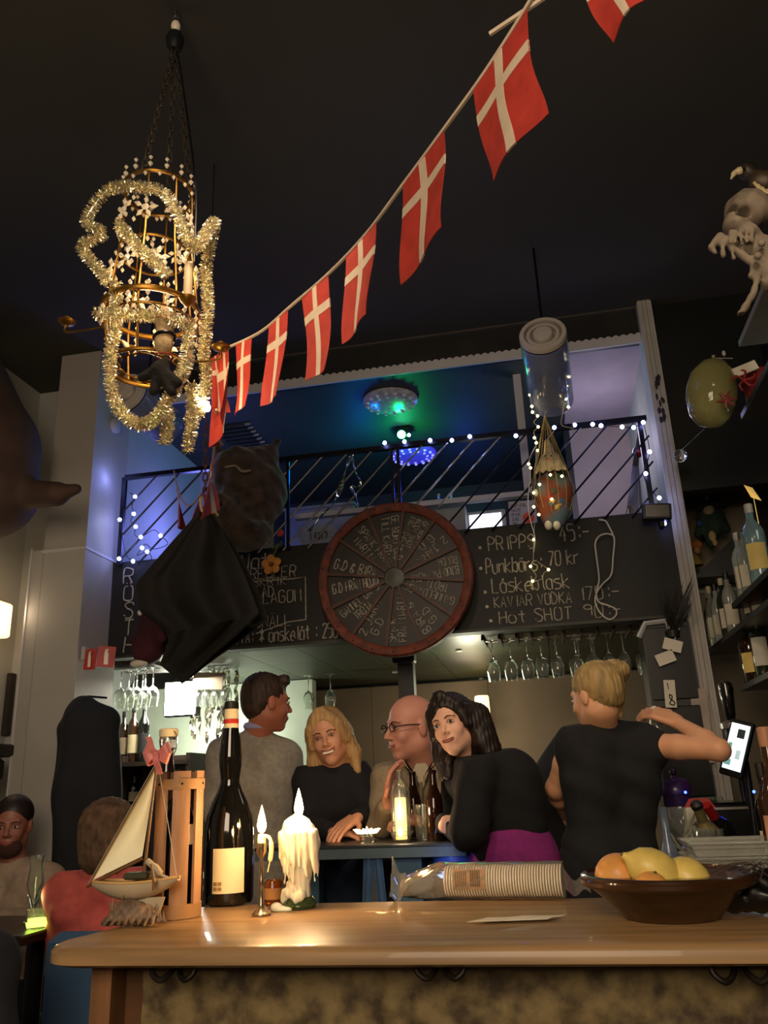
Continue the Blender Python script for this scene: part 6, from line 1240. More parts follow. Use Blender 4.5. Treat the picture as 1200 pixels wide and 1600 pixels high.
# ================= LEFT SIDE =================
for i, (px, py, rz) in enumerate(((152, 1034, -.5), (166, 1026, .75))):
    c = PY((141, 166)[i], (1030, 1026)[i], 3.825); t = thing('safety_sign', ['left red safety sign showing a white extinguisher on the pillar', 'right red safety sign angled beside its twin on the pillar'][i], 'sign', c, 'red signs on the pillar'); R3 = Matrix.Rotation((-.35, .5)[i], 3, 'Z')
    b = MB(); b.smooth = False; b.box(c, (.085, .004, .105), R3 @ Matrix.Rotation(.08, 3, 'Y')); b.build('plate', mat('sign_red', '#a32420', .5), t)
    b = MB(); b.prism([(-.010, -.04), (.010, -.04), (.010, .015), (.004, .028), (.010, .034), (.004, .04), (-.006, .034), (-.010, .015)], c+R3 @ V((0, -.004, 0)), R3 @ UX, UZ, .002); b.build('white_symbol', mat('sign_white', '#d8cfc0', .5), t)
c = PY(182, 1018, 3.9); b = MB(); b.smooth = False; b.box((-2.335, 3.9, c.z), (.02, .05, .075), bevel=.006); b.build('wall_switch', mWhite, label='small white box on the pillar edge right of the red signs', cat='switch')
# black coat
t = thing('hanging_coat', 'long black coat hanging on the pillar left of the bar', 'coat', PY(128, 1400, 3.7)); K_ = lambda x, y, d=0: PY(x, y, 3.68+d)
s_ = SDF(K_(70, 1480)-V((.05, .16, .02)), K_(195, 1075)+V((.06, .16, .04)), .012); s_.cone(K_(137, 1100), K_(137, 1115), .04, .06, k=.05).cone(K_(105, 1140), K_(170, 1125), .045, .05, k=.06).cone(K_(137, 1125), K_(130, 1240), .1, .13, k=.05).cone(K_(130, 1240), K_(128, 1460), .13, .16, k=.06).cone(K_(103, 1140), K_(98, 1300), .05, .05, k=.04).cone(K_(172, 1130), K_(172, 1300), .04, .05, k=.03)
s_.wob(.010, lambda x, y, z: np.sin(34*x+3*z)+.4*np.sin(14*z+20*x)); s_.build('coat', mat('coat_black', '#14161a', .9, var=.3), t); b = MB(); b.tube([K_(137, 1100), K_(137, 1088, .1), (K_(137, 1085).x, 3.86, K_(137, 1085).z)], .006, 6); b.build('hanging_loop', mMetalB, t)
# mantel & wall bar & wall lamp
a = PY(55, 1160, 3.8); z1_ = a.z; t = thing('mantelpiece', 'dark heavy mantelpiece against the left wall', 'fireplace mantel', (-2.85, 3.6, 0)); mMan = mat('mantel_dark', '#2a241d', .6, var=.2)
b = MB(); b.smooth = False; b.box((-2.83, 3.45, z1_-.03), (.34, .9, .06), bevel=.008); b.build('shelf', mMan, t); b = MB(); b.smooth = False; b.box((-2.86, 3.45, z1_-.12), (.28, .84, .12), bevel=.02); b.build('moulding', mMan, t); b = MB(); b.smooth = False; b.box((-2.88, 3.45, (z1_-.18)/2), (.22, .76, z1_-.18)); b.build('body', mMan, t)
a, e = PX(20, 1052, -2.97), PX(18, 1150, -2.97); b = MB(); b.smooth = False; b.box((-2.975, a.y, (a.z+e.z)/2), (.03, .045, a.z-e.z), bevel=.004); b.build('wall_bar', mMan, label='narrow dark upright bar on the left wall above the mantel', cat='wall ornament')
q = PX(-6, 968, -2.9); t = thing('wall_lamp', 'glowing cream wall lamp cut by the left frame edge', 'lamp', q-V((0, 0, .1))); b = MB(); b.smooth = False; b.box(PX(-8, 968, -2.9), (.10, .14, .19), bevel=.01); b.build('shade', mat('wall_shade', '#ffe6c0', .6, emit='#ffca88', es=3), t); b = MB(); b.smooth = False; b.box((-2.975, q.y, q.z), (.05, .08, .1)); b.build('mount', mMetalB, t); light('POINT', V((-2.7, q.y-.1, q.z)), 1.6, (1, .75, .5), .08)
# shelf cabinet with bottles behind left people
cx0, cx1 = PY(186, 1200, 4.6).x, PY(292, 1200, 4.6).x; t = thing('bottle_cabinet', 'dark open shelf cabinet full of bottles left of the lamp glare', 'cabinet', ((cx0+cx1)/2, 4.75, 0)); zz = [0.3, PY(215, 1260, 4.6).z, PY(215, 1190, 4.6).z]
b = MB(); b.smooth = False; b.box(((cx0+cx1)/2, 4.88, .8), (cx1-cx0, .02, 1.5)); b.build('back', MATS['dark_wood'], t)
for x in (cx0, cx1): b = MB(); b.smooth = False; b.box((x, 4.75, .775), (.025, .28, 1.55)); b.build('side', MATS['dark_wood'], t)
for z in zz: b = MB(); b.smooth = False; b.box(((cx0+cx1)/2, 4.74, z-.012), (cx1-cx0, .27, .024)); b.build('shelf', MATS['dark_wood'], t)
for i, (px, zi, H, gi, lc, lab) in enumerate(((193, 2, .30, 1, '#8d7a60', 'left dim bottle on the top of the dark cabinet'), (208, 2, .33, 4, '#cbb890', 'bottle with cream label on the dark cabinet beside the coat'), (224, 2, .34, 5, '#1c1a18', 'tall black bottle on the dark cabinet'), (200, 1, .17, 7, '#d9a070', 'bottle with orange tinted label on the lower cabinet shelf'), (214, 1, .165, 5, '#8d7a60', 'dark bottle in the middle of the lower cabinet shelf'), (268, 1, .17, 1, '#5a3a24', 'brown bottle at the right of the lower cabinet shelf'))):
    p = PY(px, 1150, 4.72); spirit(V((p.x, 4.72, zz[zi]+.002)), H, .036, gi, lab, lc=lc, grp='bottles in the left cabinet')
q = PY(232, 1218, 4.68); q.z = zz[1]+.034; b = MB(); b.tube([q+V((-.05, 0, 0)), q+V((-.04, 0, 0)), q+V((.04, 0, 0)), q+V((.06, 0, 0))], [.02, .032, .032, .015], 14); b.build('white_jug', mLabW, label='white lying jug dimly seen behind the sail tip', cat='jug')
# low table at left with drinks
tz = .78; q = PZ(58, 1445, tz); Yt = 2.75; zt2 = PY(58, 1445, Yt).z; t = thing('side_table', 'dark low table with drinks in front of the seated guests at left', 'table', (PY(60, 1440, Yt).x, Yt, 0)); cX = PY(60, 1440, Yt).x
b = MB(); b.smooth = False; b.box((cX-.12, Yt, zt2-.015), (.42, .45, .03), bevel=.006); b.build('top', mat('side_top', '#1a1410', .3), t); b = MB(); b.tube([(cX, Yt, .02), (cX, Yt, zt2-.03)], .03, 12); b.build('column', mMetalB, t); b = MB(); b.lathe([(.14, 0), (.12, .02), (0, .03)], (cX, Yt, 0), n=26); b.build('foot', mMetalB, t)
p = V((PY(58, 1440, Yt-.08).x, Yt-.08, zt2+.002)); t = thing('tealight_glass', 'low glass glowing yellow green on the side table', 'candle holder', p); lathe_part(t, 'glass', [(.03, 0), (.036, .02), (.034, .055), (.031, .055), (.032, .02), (0, .012)], p, mGlass, 22); lathe_part(t, 'wax', [(.028, .006), (.029, .03), (0, .032)], p, mat('wax_green', '#d8e86a', .4, emit='#d6f25a', es=3.5), 18); light('POINT', p+V((0, -.01, .09)), .25, (.9, 1, .4), .02)
p = V((PY(52, 1420, Yt+.05).x, Yt+.05, zt2+.002)); t = thing('tulip_glass', 'tall curved beer glass behind the glowing tealight', 'glass', p); lathe_part(t, 'glass', [(.03, 0), (.028, .004), (.006, .01), (.006, .04), (.02, .07), (.028, .12), (.022, .17), (.027, .21), (.025, .21), (.020, .17), (.026, .12), (0, .05)], p, mGlass, 22)
for i, (px, Yv) in enumerate(((72, 2.8), (82, 2.85), (118, 2.9))): p = V((PY(px, 1420, Yv).x, Yv, zt2+.002)); t = thing('small_glass', ['left small glass on the side table', 'middle small glass on the side table', 'small glass next to the coral jacket elbow'][i], 'glass', p, 'small glasses on the side table'); lathe_part(t, 'glass', [(.02, 0), (.027, .09), (.025, .09), (.018, .01), (0, .01)], p, mGlass, 18)
# blue panel left of the bar
a = PY(85, 1500, 1.75); t = thing('blue_bench', 'blue upholstered bench back behind the left end of the bar', 'bench', (a.x, 2.2, 0)); b = MB(); b.smooth = False; b.box((a.x-.08, 2.12, .5), (.30, .06, 1.0), bevel=.02); b.build('backrest', mat('bench_blue', '#24405e', .7, var=.15), t); b = MB(); b.smooth = False; b.box((a.x-.08, 2.36, .42), (.30, .4, .1), bevel=.02); b.build('seat', MATS['bench_blue'], t); b = MB(); b.smooth = False; b.box((a.x-.08, 2.36, .185), (.26, .34, .37)); b.build('base', MATS['dark_wood'], t)
# ================= PEOPLE =================
def skinm(n, c): return mat(n, c, .5, var=.06, scale=9, sss=.08)
mEyeW = mat('eye_white', '#c9c2b8', .25); mIris = mat('iris', '#2a1c12', .2); mLip = mat('lip', '#8e453c', .45); mTeeth = mat('teeth', '#ddd4c4', .35); mBrow = mat('brow', '#4a3424', .9)
class Head:
    def __init__(s, c, f, u, sc_=1.): 
        s.c = V(c); s.f = V(f).normalized(); s.r = s.f.cross(V(u)).normalized(); s.u = s.r.cross(s.f).normalized(); s.s = sc_
        s.R = Matrix((s.r, s.f, s.u)).transposed()
    def __call__(s, x, y, z): return s.c+(s.r*x+s.f*y+s.u*z)*s.s
    def ell(s, S_, p, r, **k): S_.ell(s(*p), [q*s.s for q in r], R=s.R, **k)
    def cone(s, S_, a, b_, r1, r2, **k): S_.cone(s(*a), s(*b_), r1*s.s, r2*s.s, **k)
    def skin(s, S_, neck, nr=.05):
        s.ell(S_, (0, -.012, .03), (.073, .092, .084), k=.0); s.ell(S_, (0, .026, -.030), (.056, .062, .078), k=.025)
        for q in (-1, 1):
            s.cone(S_, (q*.045, .0, -.058), (0, .056, -.092), .018, .017, k=.025); s.ell(S_, (q*.033, .060, -.030), (.020, .018, .020), k=.018)
            s.cone(S_, (q*.038, .070, .022), (q*.010, .079, .020), .009, .009, k=.012); s.ell(S_, (q*.074, -.006, -.008), (.008, .017, .029), k=.008)
        s.ell(S_, (0, .074, -.062), (.028, .018, .018), k=.015); s.ell(S_, (0, .064, -.095), (.018, .015, .014), k=.015)
        for q in (-1, 1): s.ell(S_, (q*.030, .098, .001), (.016, .016, .010), k=.012, op='s')
        s.cone(S_, (0, .082, .010), (0, .104, -.027), .006, .010, k=.010)
        for q in (-1, 1): s.ell(S_, (q*.011, .092, -.033), (.007, .009, .006), k=.006)
        s.cone(S_, (0, -.015, -.05), (0, -.015, -.05), .05, .05, k=.03); S_.cone(s(0, -.018, -.055), neck, nr*s.s, nr*1.08*s.s, k=.03)
    def face(s, t, smile=0., open_=.0, brow=None, lip=None, closed=False, look=0):
        br = brow or mBrow
        for q in (-1, 1):
            b = MB(); b.ball(s(q*.030, .0785, .001), [e*s.s for e in (.0135, .009, .0058 if not closed else .003)], 16, 10, s.R); e = b.build('eye', mEyeW, t)
            b = MB(); b.ball(s(q*.030+look*.004, .0855, .001), [e_*s.s for e_ in (.0058, .0034, .0052 if not closed else .003)], 12, 8, s.R); b.build('iris', mIris, e)
            b = MB(); b.tube(arc([s(q*.015, .085, .001), s(q*.022, .0885, .0065), s(q*.031, .0885, .008), s(q*.044, .080, .002)], 4), .0012*s.s, 5); b.build('lash', mIris, e)
            b = MB(); b.tube(arc([s(q*.012, .0885, .018), s(q*.028, .0875, .0235), s(q*.048, .071, .018)], 5), [.0024*s.s]*6+[.0018*s.s]*5, 6); b.build('eyebrow', br, t)
        z = -.062; w_ = .024+.006*smile; cu = .008*smile
        fr = lambda x: .0915-.45*abs(x)**1.5*2.2
        up = [s(x, fr(x), z+.0035+open_+cu*(x/w_)**2) for x in (-w_, -w_*.5, 0, w_*.5, w_)]; lo = [s(x, fr(x)-.001, z-.004-open_*.8*(1-(x/w_)**2)+cu*(x/w_)**2+.003*(x/w_)**2) for x in (-w_, -w_*.5, 0, w_*.5, w_)]
        b = MB(); b.tube(arc(up, 4), [.0015*s.s]*2+[.003*s.s]*13+[.0015*s.s]*2, 7); b.tube(arc(lo, 4), [.0015*s.s]*2+[.0036*s.s]*13+[.0015*s.s]*2, 7); b.build('lips', lip or mLip, t, kind=None)
        if open_: b = MB(); b.ball(s(0, .0895, z+.001), [e*s.s for e in (w_*.8, .004, .0045+open_)], 14, 8, s.R); b.build('teeth', mTeeth, t)
def hand(S_, w_, d, n, sc_=1., curl=.5, th=1, spread=.0):
    w_ = V(w_); d = V(d).normalized(); n = V(n); n = (n-d*n.dot(d)).normalized(); s_ = d.cross(n)*th
    for i, o in enumerate((-.027, -.009, .009, .026)):
        kn = w_+(d*(.082-.004*abs(i-1.6))+s_*o)*sc_; S_.cone(w_+s_*o*.6*sc_, kn, .014*sc_, .011*sc_, k=.012)
        dd = (d+s_*spread*o*20).normalized(); p = kn
        for j, L in enumerate(((.036, .023, .018), (.042, .027, .019), (.044, .028, .020), (.040, .025, .019))[i]):
            c_ = curl*(j+.6); q = (dd*math.cos(c_)+n*math.sin(c_)).normalized(); e = p+q*L*sc_; S_.cone(p, e, (.0088-.0007*j)*sc_, (.0081-.0008*j)*sc_, k=.0025); p = e
    b_ = w_+(d*.022+s_*.022)*sc_; m_ = b_+(d*.5+s_*.75+n*.2).normalized()*.036*sc_; S_.cone(w_+s_*.01, b_, .015*sc_, .014*sc_, k=.012); S_.cone(b_, m_, .0125*sc_, .0098*sc_, k=.008); S_.cone(m_, m_+(d*.85+s_*.35+n*.35).normalized()*.030*sc_, .0098*sc_, .0078*sc_, k=.003)
    return w_
def person(label, H, neck, sh, hp, arms, top, pants, skin='#b07a5e', sleeve='long', hairf=None, hairm=None, face=None, feet=None, th=1., chest=.095, extra=None, skirt=None, tailz=None, collar=None, grp=None, belly=0, nr=.05):
    neck = V(neck); shL, shR = V(sh[0]), V(sh[1]); hL, hR = V(hp[0]), V(hp[1])
    base = (hL+hR)/2; base.z = 0; t = thing('person', label, 'person', base, grp)
    sm = skinm('skin'+skin, skin)
    pts = [H.c, neck, shL, shR, hL, hR]+[V(q) for a in arms for q in a[:3]]
    lo = V((min(p.x for p in pts), min(p.y for p in pts), min(p.z for p in pts)))-V((.16, .16, .10)); hi = V((max(p.x for p in pts), max(p.y for p in pts), max(p.z for p in pts)))+V((.16, .16, .16))
    S_ = SDF(lo, hi, .0042); H.skin(S_, neck, nr)
    mid = (shL+shR)/2; hm = (hL+hR)/2
    S_.cone(neck, mid.lerp(hm, .15), .045, .04, k=.03).cone(shL, shR, .028, .028, k=.03); S_.cone(mid.lerp(hm, .1), hm, .045, .045, k=.03)
    for a in arms:
        s0_, el, wr = V(a[0]), V(a[1]), V(a[2]); m_ = s0_.lerp(el, .45); S_.cone(s0_, m_, .042*th, .039*th, k=.03).cone(m_, el, .039*th, .031*th, k=.015)
        f_ = el.lerp(wr, .3); S_.cone(el, f_, .032*th, .034*th, k=.02).cone(f_, wr, .034*th, .021*th, k=.015)
        if a[3] is not None: hand(S_, wr, *a[3], sc_=th*.98, **(a[4] if len(a) > 4 else {}))
    S_.build('body', sm, t)
    G_ = SDF(lo-V((.06, .06, .1)), hi+V((.05, .05, 0)), .0075)
    G_.cone(shL, shR, .058, .058, k=.0); c1L, c1R = shL.lerp(hL, .3), shR.lerp(hR, .3); ctr = (c1L+c1R)/2
    G_.cone(c1L.lerp(ctr, .35), c1R.lerp(ctr, .35), chest, chest, k=.06)
    for a, c_ in ((shL, hL), (shR, hR)):
        ii = lambda q: a.lerp(c_, q).lerp((shL+shR)/2*(1-q)+(hL+hR)/2*q, .35)
        G_.cone(ii(.1), ii(.55), chest*.88, chest*.80, k=.05).cone(ii(.55), ii(1), chest*.80, chest*.90, k=.05)
        G_.cone(a, V(neck)-V((0, 0, .012)), .045, .050, k=.04)
    if belly: G_.ell((hL+hR)/2*.5+(shL+shR)/2*.5+H.f*belly*.6, (.13, .12, .13), k=.06)
    for a in arms:
        s0_, el, wr = V(a[0]), V(a[1]), V(a[2])
        if sleeve == 'long': G_.cone(s0_, el, .058*th, .046*th, k=.035).cone(el, el.lerp(wr, .93), .046*th, .033*th, k=.02)
        elif sleeve == 'elbow': G_.cone(s0_, s0_.lerp(el, .8), .062*th, .056*th, k=.03)
        else: G_.cone(s0_, s0_.lerp(el, .12), .056*th, .052*th, k=.03)
    if extra: extra(G_)
    G_.wob(.0035, lambda x, y, z: np.sin(38*x+26*z+3*np.sin(9*z))*np.sin(21*z-17*x+14*y)+.5*np.sin(60*z+30*x))
    cp = H(0, 0, -.115-.0); G_.cut(neck+V((0, 0, .028)), (H.c-neck).normalized()*.5+V((0, 0, 1))); G_.build('top', top, t)
    if collar: b = MB(); b.tube([neck+(H.c-neck)*.28+(H.r*math.cos(q)*.056+H.f*math.sin(q)*.056)*H.s for q in np.linspace(0, 2*math.pi, 20, endpoint=False)], .016, 8, closed=True); b.build('collar', collar, t)
    if face is not None: H.face(t, **face)
    if hairf: 
        Hs = SDF(H.c-V((.22, .22, .42)), H.c+V((.22, .22, .24)), .005); hairf(Hs, H); Hs.build('hair', hairm, t)
    # legs
    lz = .07; fl = feet or [V((hL.x, hL.y, 0)), V((hR.x, hR.y, 0))]
    P_ = SDF(V((min(hL.x, hR.x, fl[0].x, fl[1].x)-.2, min(hL.y, hR.y, fl[0].y, fl[1].y)-.2, .02)), V((max(hL.x, hR.x, fl[0].x, fl[1].x)+.2, max(hL.y, hR.y, fl[0].y, fl[1].y)+.2, max(hL.z, hR.z)+.13)), .012)
    P_.cone(hL, hR, .095, .095, k=.03)
    for h_, f_ in zip((hL, hR), fl):
        an = V((f_.x, f_.y, lz)); kn = h_.lerp(an, .5)+(V((H.f.x, H.f.y, 0))*.03); seated = h_.z < .75
        if seated: kn = V((f_.x, f_.y, .5)); 
        P_.cone(h_, kn, .088, .062, k=.03).cone(kn, an, .060, .045, k=.02)
    if skirt: skirt(P_)
    P_.wob(.003, lambda x, y, z: np.sin(30*z+20*x)); P_.build('skirt' if skirt else 'trousers', pants, t)
    fd = V((H.f.x, H.f.y, 0)).normalized()
    for f_ in fl: b = MB(); b.ball(V((f_.x, f_.y, .045))+fd*.05, (.045, .115, .044), 14, 9, Matrix.Rotation(math.atan2(-fd.x, fd.y), 3, 'Z')); b.build('shoe', mat('shoe', '#14110f', .4), t)
    return t
toc = lambda c: (CAMP-V(c)).normalized()
cb = lambda n, c, sc_=40, **k: mat(n, c, .9, var=.12, scale=sc_, bump=.15, **k)
strand = lambda f1, a: (lambda x, y, z: np.sin(f1*x+10*np.sin(3*z))*np.sin(f1*.9*y+20*z)+.5*np.sin(f1*1.7*x+35*z))
# --- smiling blond woman ---
c = PY(513, 1150, 3.38); H = Head(c, toc(c)+V((-.18, 0, -.05)), V((-.22, 0, 1)), .98)
def hair_blond(S_, H):
    H.ell(S_, (0, -.018, .040), (.084, .100, .086), k=0)
    for q in (-1, 1):
        H.cone(S_, (q*.07, .01, .02), (q*.088, -.005, -.09), .022, .026, k=.03); H.cone(S_, (q*.088, -.005, -.09), (q*.085, .01, -.165), .026, .016, k=.02); H.cone(S_, (q*.06, -.04, 0), (q*.07, -.04, -.14), .04, .032, k=.03)
        H.cone(S_, (q*.012, .05, .108), (q*.062, .042, .045), .016, .014, k=.015); H.cone(S_, (q*.062, .042, .045), (q*.074, .028, -.03), .014, .014, k=.015)
    H.cone(S_, (0, -.06, .0), (0, -.06, -.13), .06, .05, k=.03)
    H.ell(S_, (0, .10, -.025), (.060, .078, .098), k=.01, op='s'); S_.wob(.0022, strand(330, 1))
person('smiling blond woman in a black sweater with one hand on the table', H, PY(522, 1204, 3.43), (PY(484, 1216, 3.42), PY(556, 1212, 3.46)), (PY(503, 1352, 3.52), PY(548, 1350, 3.54)),
       [(PY(482, 1218, 3.41), PY(474, 1285, 3.36), PY(520, 1300, 3.26), (V((.9, -.1, -.1)), V((0, 0, -1)))), (PY(558, 1216, 3.45), PY(578, 1272, 3.42), PY(556, 1277, 3.27), (V((-.45, -.75, -.35)), V((-.1, .1, -1))), dict(curl=.3, th=1, spread=.06))],
       cb('sweater_black', '#15161b'), cb('jeans_dark', '#1c2a40'), '#cc9474', hairf=hair_blond, hairm=mat('hair_blond', '#a88656', .55, var=.25, scale=30, stretch=(1, 1, .15), bump=.3), face=dict(smile=1.2, open_=.0035, closed=True), chest=.10)
b = MB(); q = PY(562, 1275, 3.29); 
# --- bald man with glasses ---
c = PY(642, 1136, 3.38); H = Head(c, V((-.78, -.62, -.08)), V((.02, 0, 1)), 1.10); fp = H
tM = person('bald man with dark glasses and beige shirt looking left behind the table', H, PY(660, 1196, 3.47), (PY(607, 1214, 3.44), PY(702, 1218, 3.52)), (PY(625, 1345, 3.58), PY(688, 1345, 3.60)),
       [(PY(606, 1216, 3.43), PY(594, 1288, 3.34), PY(607, 1258, 3.22), (V((.15, -.15, 1)), V((.9, -.2, 0))), dict(curl=.35, th=-1, spread=.05)), (PY(703, 1220, 3.5), PY(702, 1292, 3.38), PY(672, 1288, 3.27), (V((-.8, -.3, .25)), V((0, .3, -1))), dict(curl=.6, th=-1))],
       cb('shirt_beige', '#8f8168', 60), cb('trousers_grey', '#2a2a2e'), '#c98d78', face=dict(smile=.4, lip=mat('lip_pale', '#a8685a', .5)), th=1.08, chest=.115, belly=.06, nr=.06)
mFr = mat('glasses_frame', '#15100e', .3)
for q in (-1, 1):
    b = MB(); b.tube([H(q*.031+.021*math.cos(a), .100-.006*abs(math.cos(a)), .003+.013*math.sin(a)) for a in np.linspace(0, 6.283, 18, endpoint=False)], .0022, 6, closed=True); b.build('glasses_rim', mFr, tM)
    b = MB(); b.tube([H(q*.052, .095, .006), H(q*.074, .05, .008), H(q*.078, -.005, .004)], .0024, 6); b.build('glasses_temple', mFr, tM)
b = MB(); b.tube([H(-.010, .102, .006), H(.010, .102, .006)], .002, 6); b.build('glasses_bridge', mFr, tM)
b = MB(); b.smooth = False; nb = PY(657, 1205, 3.34); b.prism([(-.035, 0), (0, -.07), (.035, 0), (.02, .03), (-.02, .03)], nb+V((0, .03, 0)), UX, UZ, .006); b.build('undershirt', mat('undershirt', '#b3a68e', .85), tM)
for q in (-1, 1): b = MB(); b.smooth = False; b.prism([(0, 0), (q*.05, .045), (q*.055, .075), (q*.0, -.03)] if q > 0 else [(0, 0), (0, -.03), (-.055, .075), (-.05, .045)], PY(657, 1213, 3.345)+V((q*.012, -.004, 0)), UX, UZ, .008); b.build('collar', MATS['shirt_beige'], tM)
b = MB(); b.tube([PY(658, 1222, 3.345), PY(658, 1262, 3.36)], .006, 6); b.build('button_placket', mat('placket', '#857558', .85), tM)
# --- dark haired woman ---
c = PY(707, 1132, 3.0); H = Head(c, toc(c)+V((-.42, 0, .03)), V((-.28, 0, 1)), .93)
def hair_dark(S_, H):
    H.ell(S_, (0, -.02, .040), (.086, .102, .086), k=0)
    for q, l in ((1, .15), (-1, .12)):
        H.cone(S_, (q*.068, .01, .02), (q*.090, -.01, -.09), .024, .030, k=.03); H.cone(S_, (q*.090, -.01, -.09), (q*.10, -.0, -l-.02), .030, .018, k=.02)
        H.cone(S_, (q*-.0+q*.01, .045, .112), (q*.060, .045, .055), .018, .016, k=.015); H.cone(S_, (q*.060, .045, .055), (q*.074, .030, -.02), .016, .016, k=.015)
    H.cone(S_, (.02, -.07, .02), (.05, -.085, -.11), .062, .06, k=.03); H.cone(S_, (-.02, -.06, .0), (-.03, -.06, -.10), .062, .055, k=.03)
    S_.cone(PY(745, 1120, 3.02), PY(768, 1170, 3.0), .05, .035, k=.03); S_.cone(PY(702, 1160, 3.03), PY(700, 1212, 2.97), .03, .018, k=.02)
    H.ell(S_, (-.008, .105, -.025), (.060, .080, .092), k=.01, op='s'); S_.wob(.0022, strand(300, 1))
def drape(G_):
    G_.ell(PY(786, 1232, 3.04), (.12, .12, .125), k=.06).cone(PY(800, 1220, 3.0), PY(812, 1290, 3.0), .10, .09, k=.05).cone(PY(748, 1205, 2.88), PY(728, 1300, 2.84), .064, .058, k=.015).cone(PY(738, 1290, 2.86), PY(752, 1338, 2.9), .06, .02, k=.03)
def skirt_(P_): P_.cone(PY(800, 1320, 3.05), V((PY(800, 1320, 3.05).x, 3.05, .55)), .13, .15, k=.05); P_.cone(PY(780, 1345, 3.0), PY(830, 1345, 3.0), .10, .10, k=.05)
tD = person('dark haired woman in black cardigan and magenta skirt leaning on the table', H, PY(735, 1190, 3.06), (PY(752, 1204, 2.92), PY(722, 1206, 3.14)), (PY(800, 1322, 2.98), PY(806, 1322, 3.14)),
       [(PY(750, 1207, 2.90), PY(727, 1305, 2.84), PY(708, 1300, 3.0), None), (PY(722, 1208, 3.13), PY(690, 1294, 3.20), PY(694, 1287, 2.98), (V((.95, -.12, -.12)), V((.25, 1, -.1))), dict(curl=.32, th=-1, spread=.08))],
       cb('cardigan_black', '#101113'), cb('skirt_magenta', '#7a1f66'), '#e0ad90', hairf=hair_dark, hairm=mat('hair_dark', '#1d120c', .5, var=.3, scale=30, stretch=(1, 1, .15), bump=.3), face=dict(smile=.3, look=-.4), chest=.10, extra=drape, skirt=skirt_, th=.95)
# --- man in grey blazer, back turned ---
c = PY(418, 1098, 3.5); H = Head(c, V((.80, .62, -.06)), V((0, 0, 1)), 1.03)
def hair_short(S_, H):
    H.ell(S_, (0, -.022, .045), (.081, .096, .083), k=0); H.ell(S_, (0, -.055, -.01), (.070, .055, .065), k=.03); H.cone(S_, (-.03, .06, .095), (.03, .06, .095), .025, .025, k=.02)
    H.ell(S_, (0, .10, -.045), (.09, .085, .105), k=.01, op='s'); S_.wob(.0025, strand(200, 1))
person('tall brown haired man in grey blazer seen from behind left of the table', H, PY(402, 1150, 3.52), (PY(347, 1178, 3.44), PY(446, 1180, 3.62)), (PY(366, 1335, 3.52), PY(432, 1335, 3.60)),
       [(PY(350, 1182, 3.43), PY(334, 1262, 3.42), PY(352, 1318, 3.33), (V((.2, -.1, -1)), V((1, 0, 0)))), (PY(448, 1184, 3.62), PY(462, 1268, 3.66), PY(456, 1325, 3.52), (V((0, -.2, -1)), V((-1, 0, 0))))],
       cb('blazer_grey', '#9d978a', 50), cb('trousers_blue', '#2a3448'), '#b06c54', hairf=hair_short, hairm=mat('hair_brown', '#3a2a1e', .6, var=.3, scale=30, bump=.3), face=dict(), chest=.115, collar=mat('collar_lavender', '#a9a9d4', .8), th=1.1,
       extra=lambda G_: G_.cone(PY(368, 1335, 3.52), PY(366, 1395, 3.5), .11, .12, k=.05).cone(PY(430, 1335, 3.6), PY(432, 1395, 3.6), .11, .12, k=.05))
# --- bartender ---
c = PY(930, 1088, 3.0); H = Head(c, V((-.72, .62, -.16)), V((.02, .0, 1)), .94)
def hair_bun(S_, H):
    H.ell(S_, (0, -.022, .042), (.082, .099, .084), k=0); H.ell(S_, (0, -.06, -.005), (.062, .05, .06), k=.03); S_.ell(PY(960, 1050, 3.02), (.052, .05, .045), k=.02); S_.cone(PY(960, 1080, 2.99), PY(968, 1118, 3.0), .03, .010, k=.03); S_.ell(PY(975, 1045, 3.0), (.018, .02, .022), k=.01)
    H.ell(S_, (0, .10, -.05), (.09, .085, .108), k=.01, op='s'); S_.wob(.0025, strand(260, 1))
tB = person('blond bartender with bun and black sleeveless top raising one arm, back turned', H, PY(942, 1140, 3.05), (PY(900, 1158, 3.0), PY(1008, 1160, 3.1)), (PY(918, 1350, 3.03), PY(988, 1350, 3.08)),
       [(PY(1012, 1164, 3.08), PY(1124, 1172, 2.93), PY(1058, 1128, 3.12), (V((-.85, .25, .45)), V((-.2, .6, -.7))), dict(curl=.75, th=-1)), (PY(896, 1162, 3.0), PY(868, 1232, 3.12), PY(888, 1278, 3.32), (V((.3, .8, -.3)), V((1, 0, 0))))],
       cb('top_black', '#17181a'), cb('trousers_black', '#121318'), '#d39c76', sleeve='none', hairf=hair_bun, hairm=mat('hair_ash', '#9a8050', .6, var=.3, scale=30, stretch=(1, 1, .3), bump=.3), face=dict(), chest=.10, th=1.04,
       extra=lambda G_: G_.cone(PY(925, 1340, 3.03), PY(978, 1340, 3.08), .10, .10, k=.05))
q = PY(1024, 1112, 3.2); t = thing('upside_glass', 'small clear glass gripped in the raised hand of the bartender', 'glass', q-V((0, 0, .06))); b = MB(); b.lathe([(.028, -.07), (.022, .01), (0, .012), (.020, .006), (.026, -.07)], q, n=20); b.build('glass', mGlass, t)
b = MB(); b.ball(PY(1022, 1108, 3.17), (.014, .014, .012), 12, 8); b.build('white_base', mat('white_base', '#d9d0c4', .4), t)
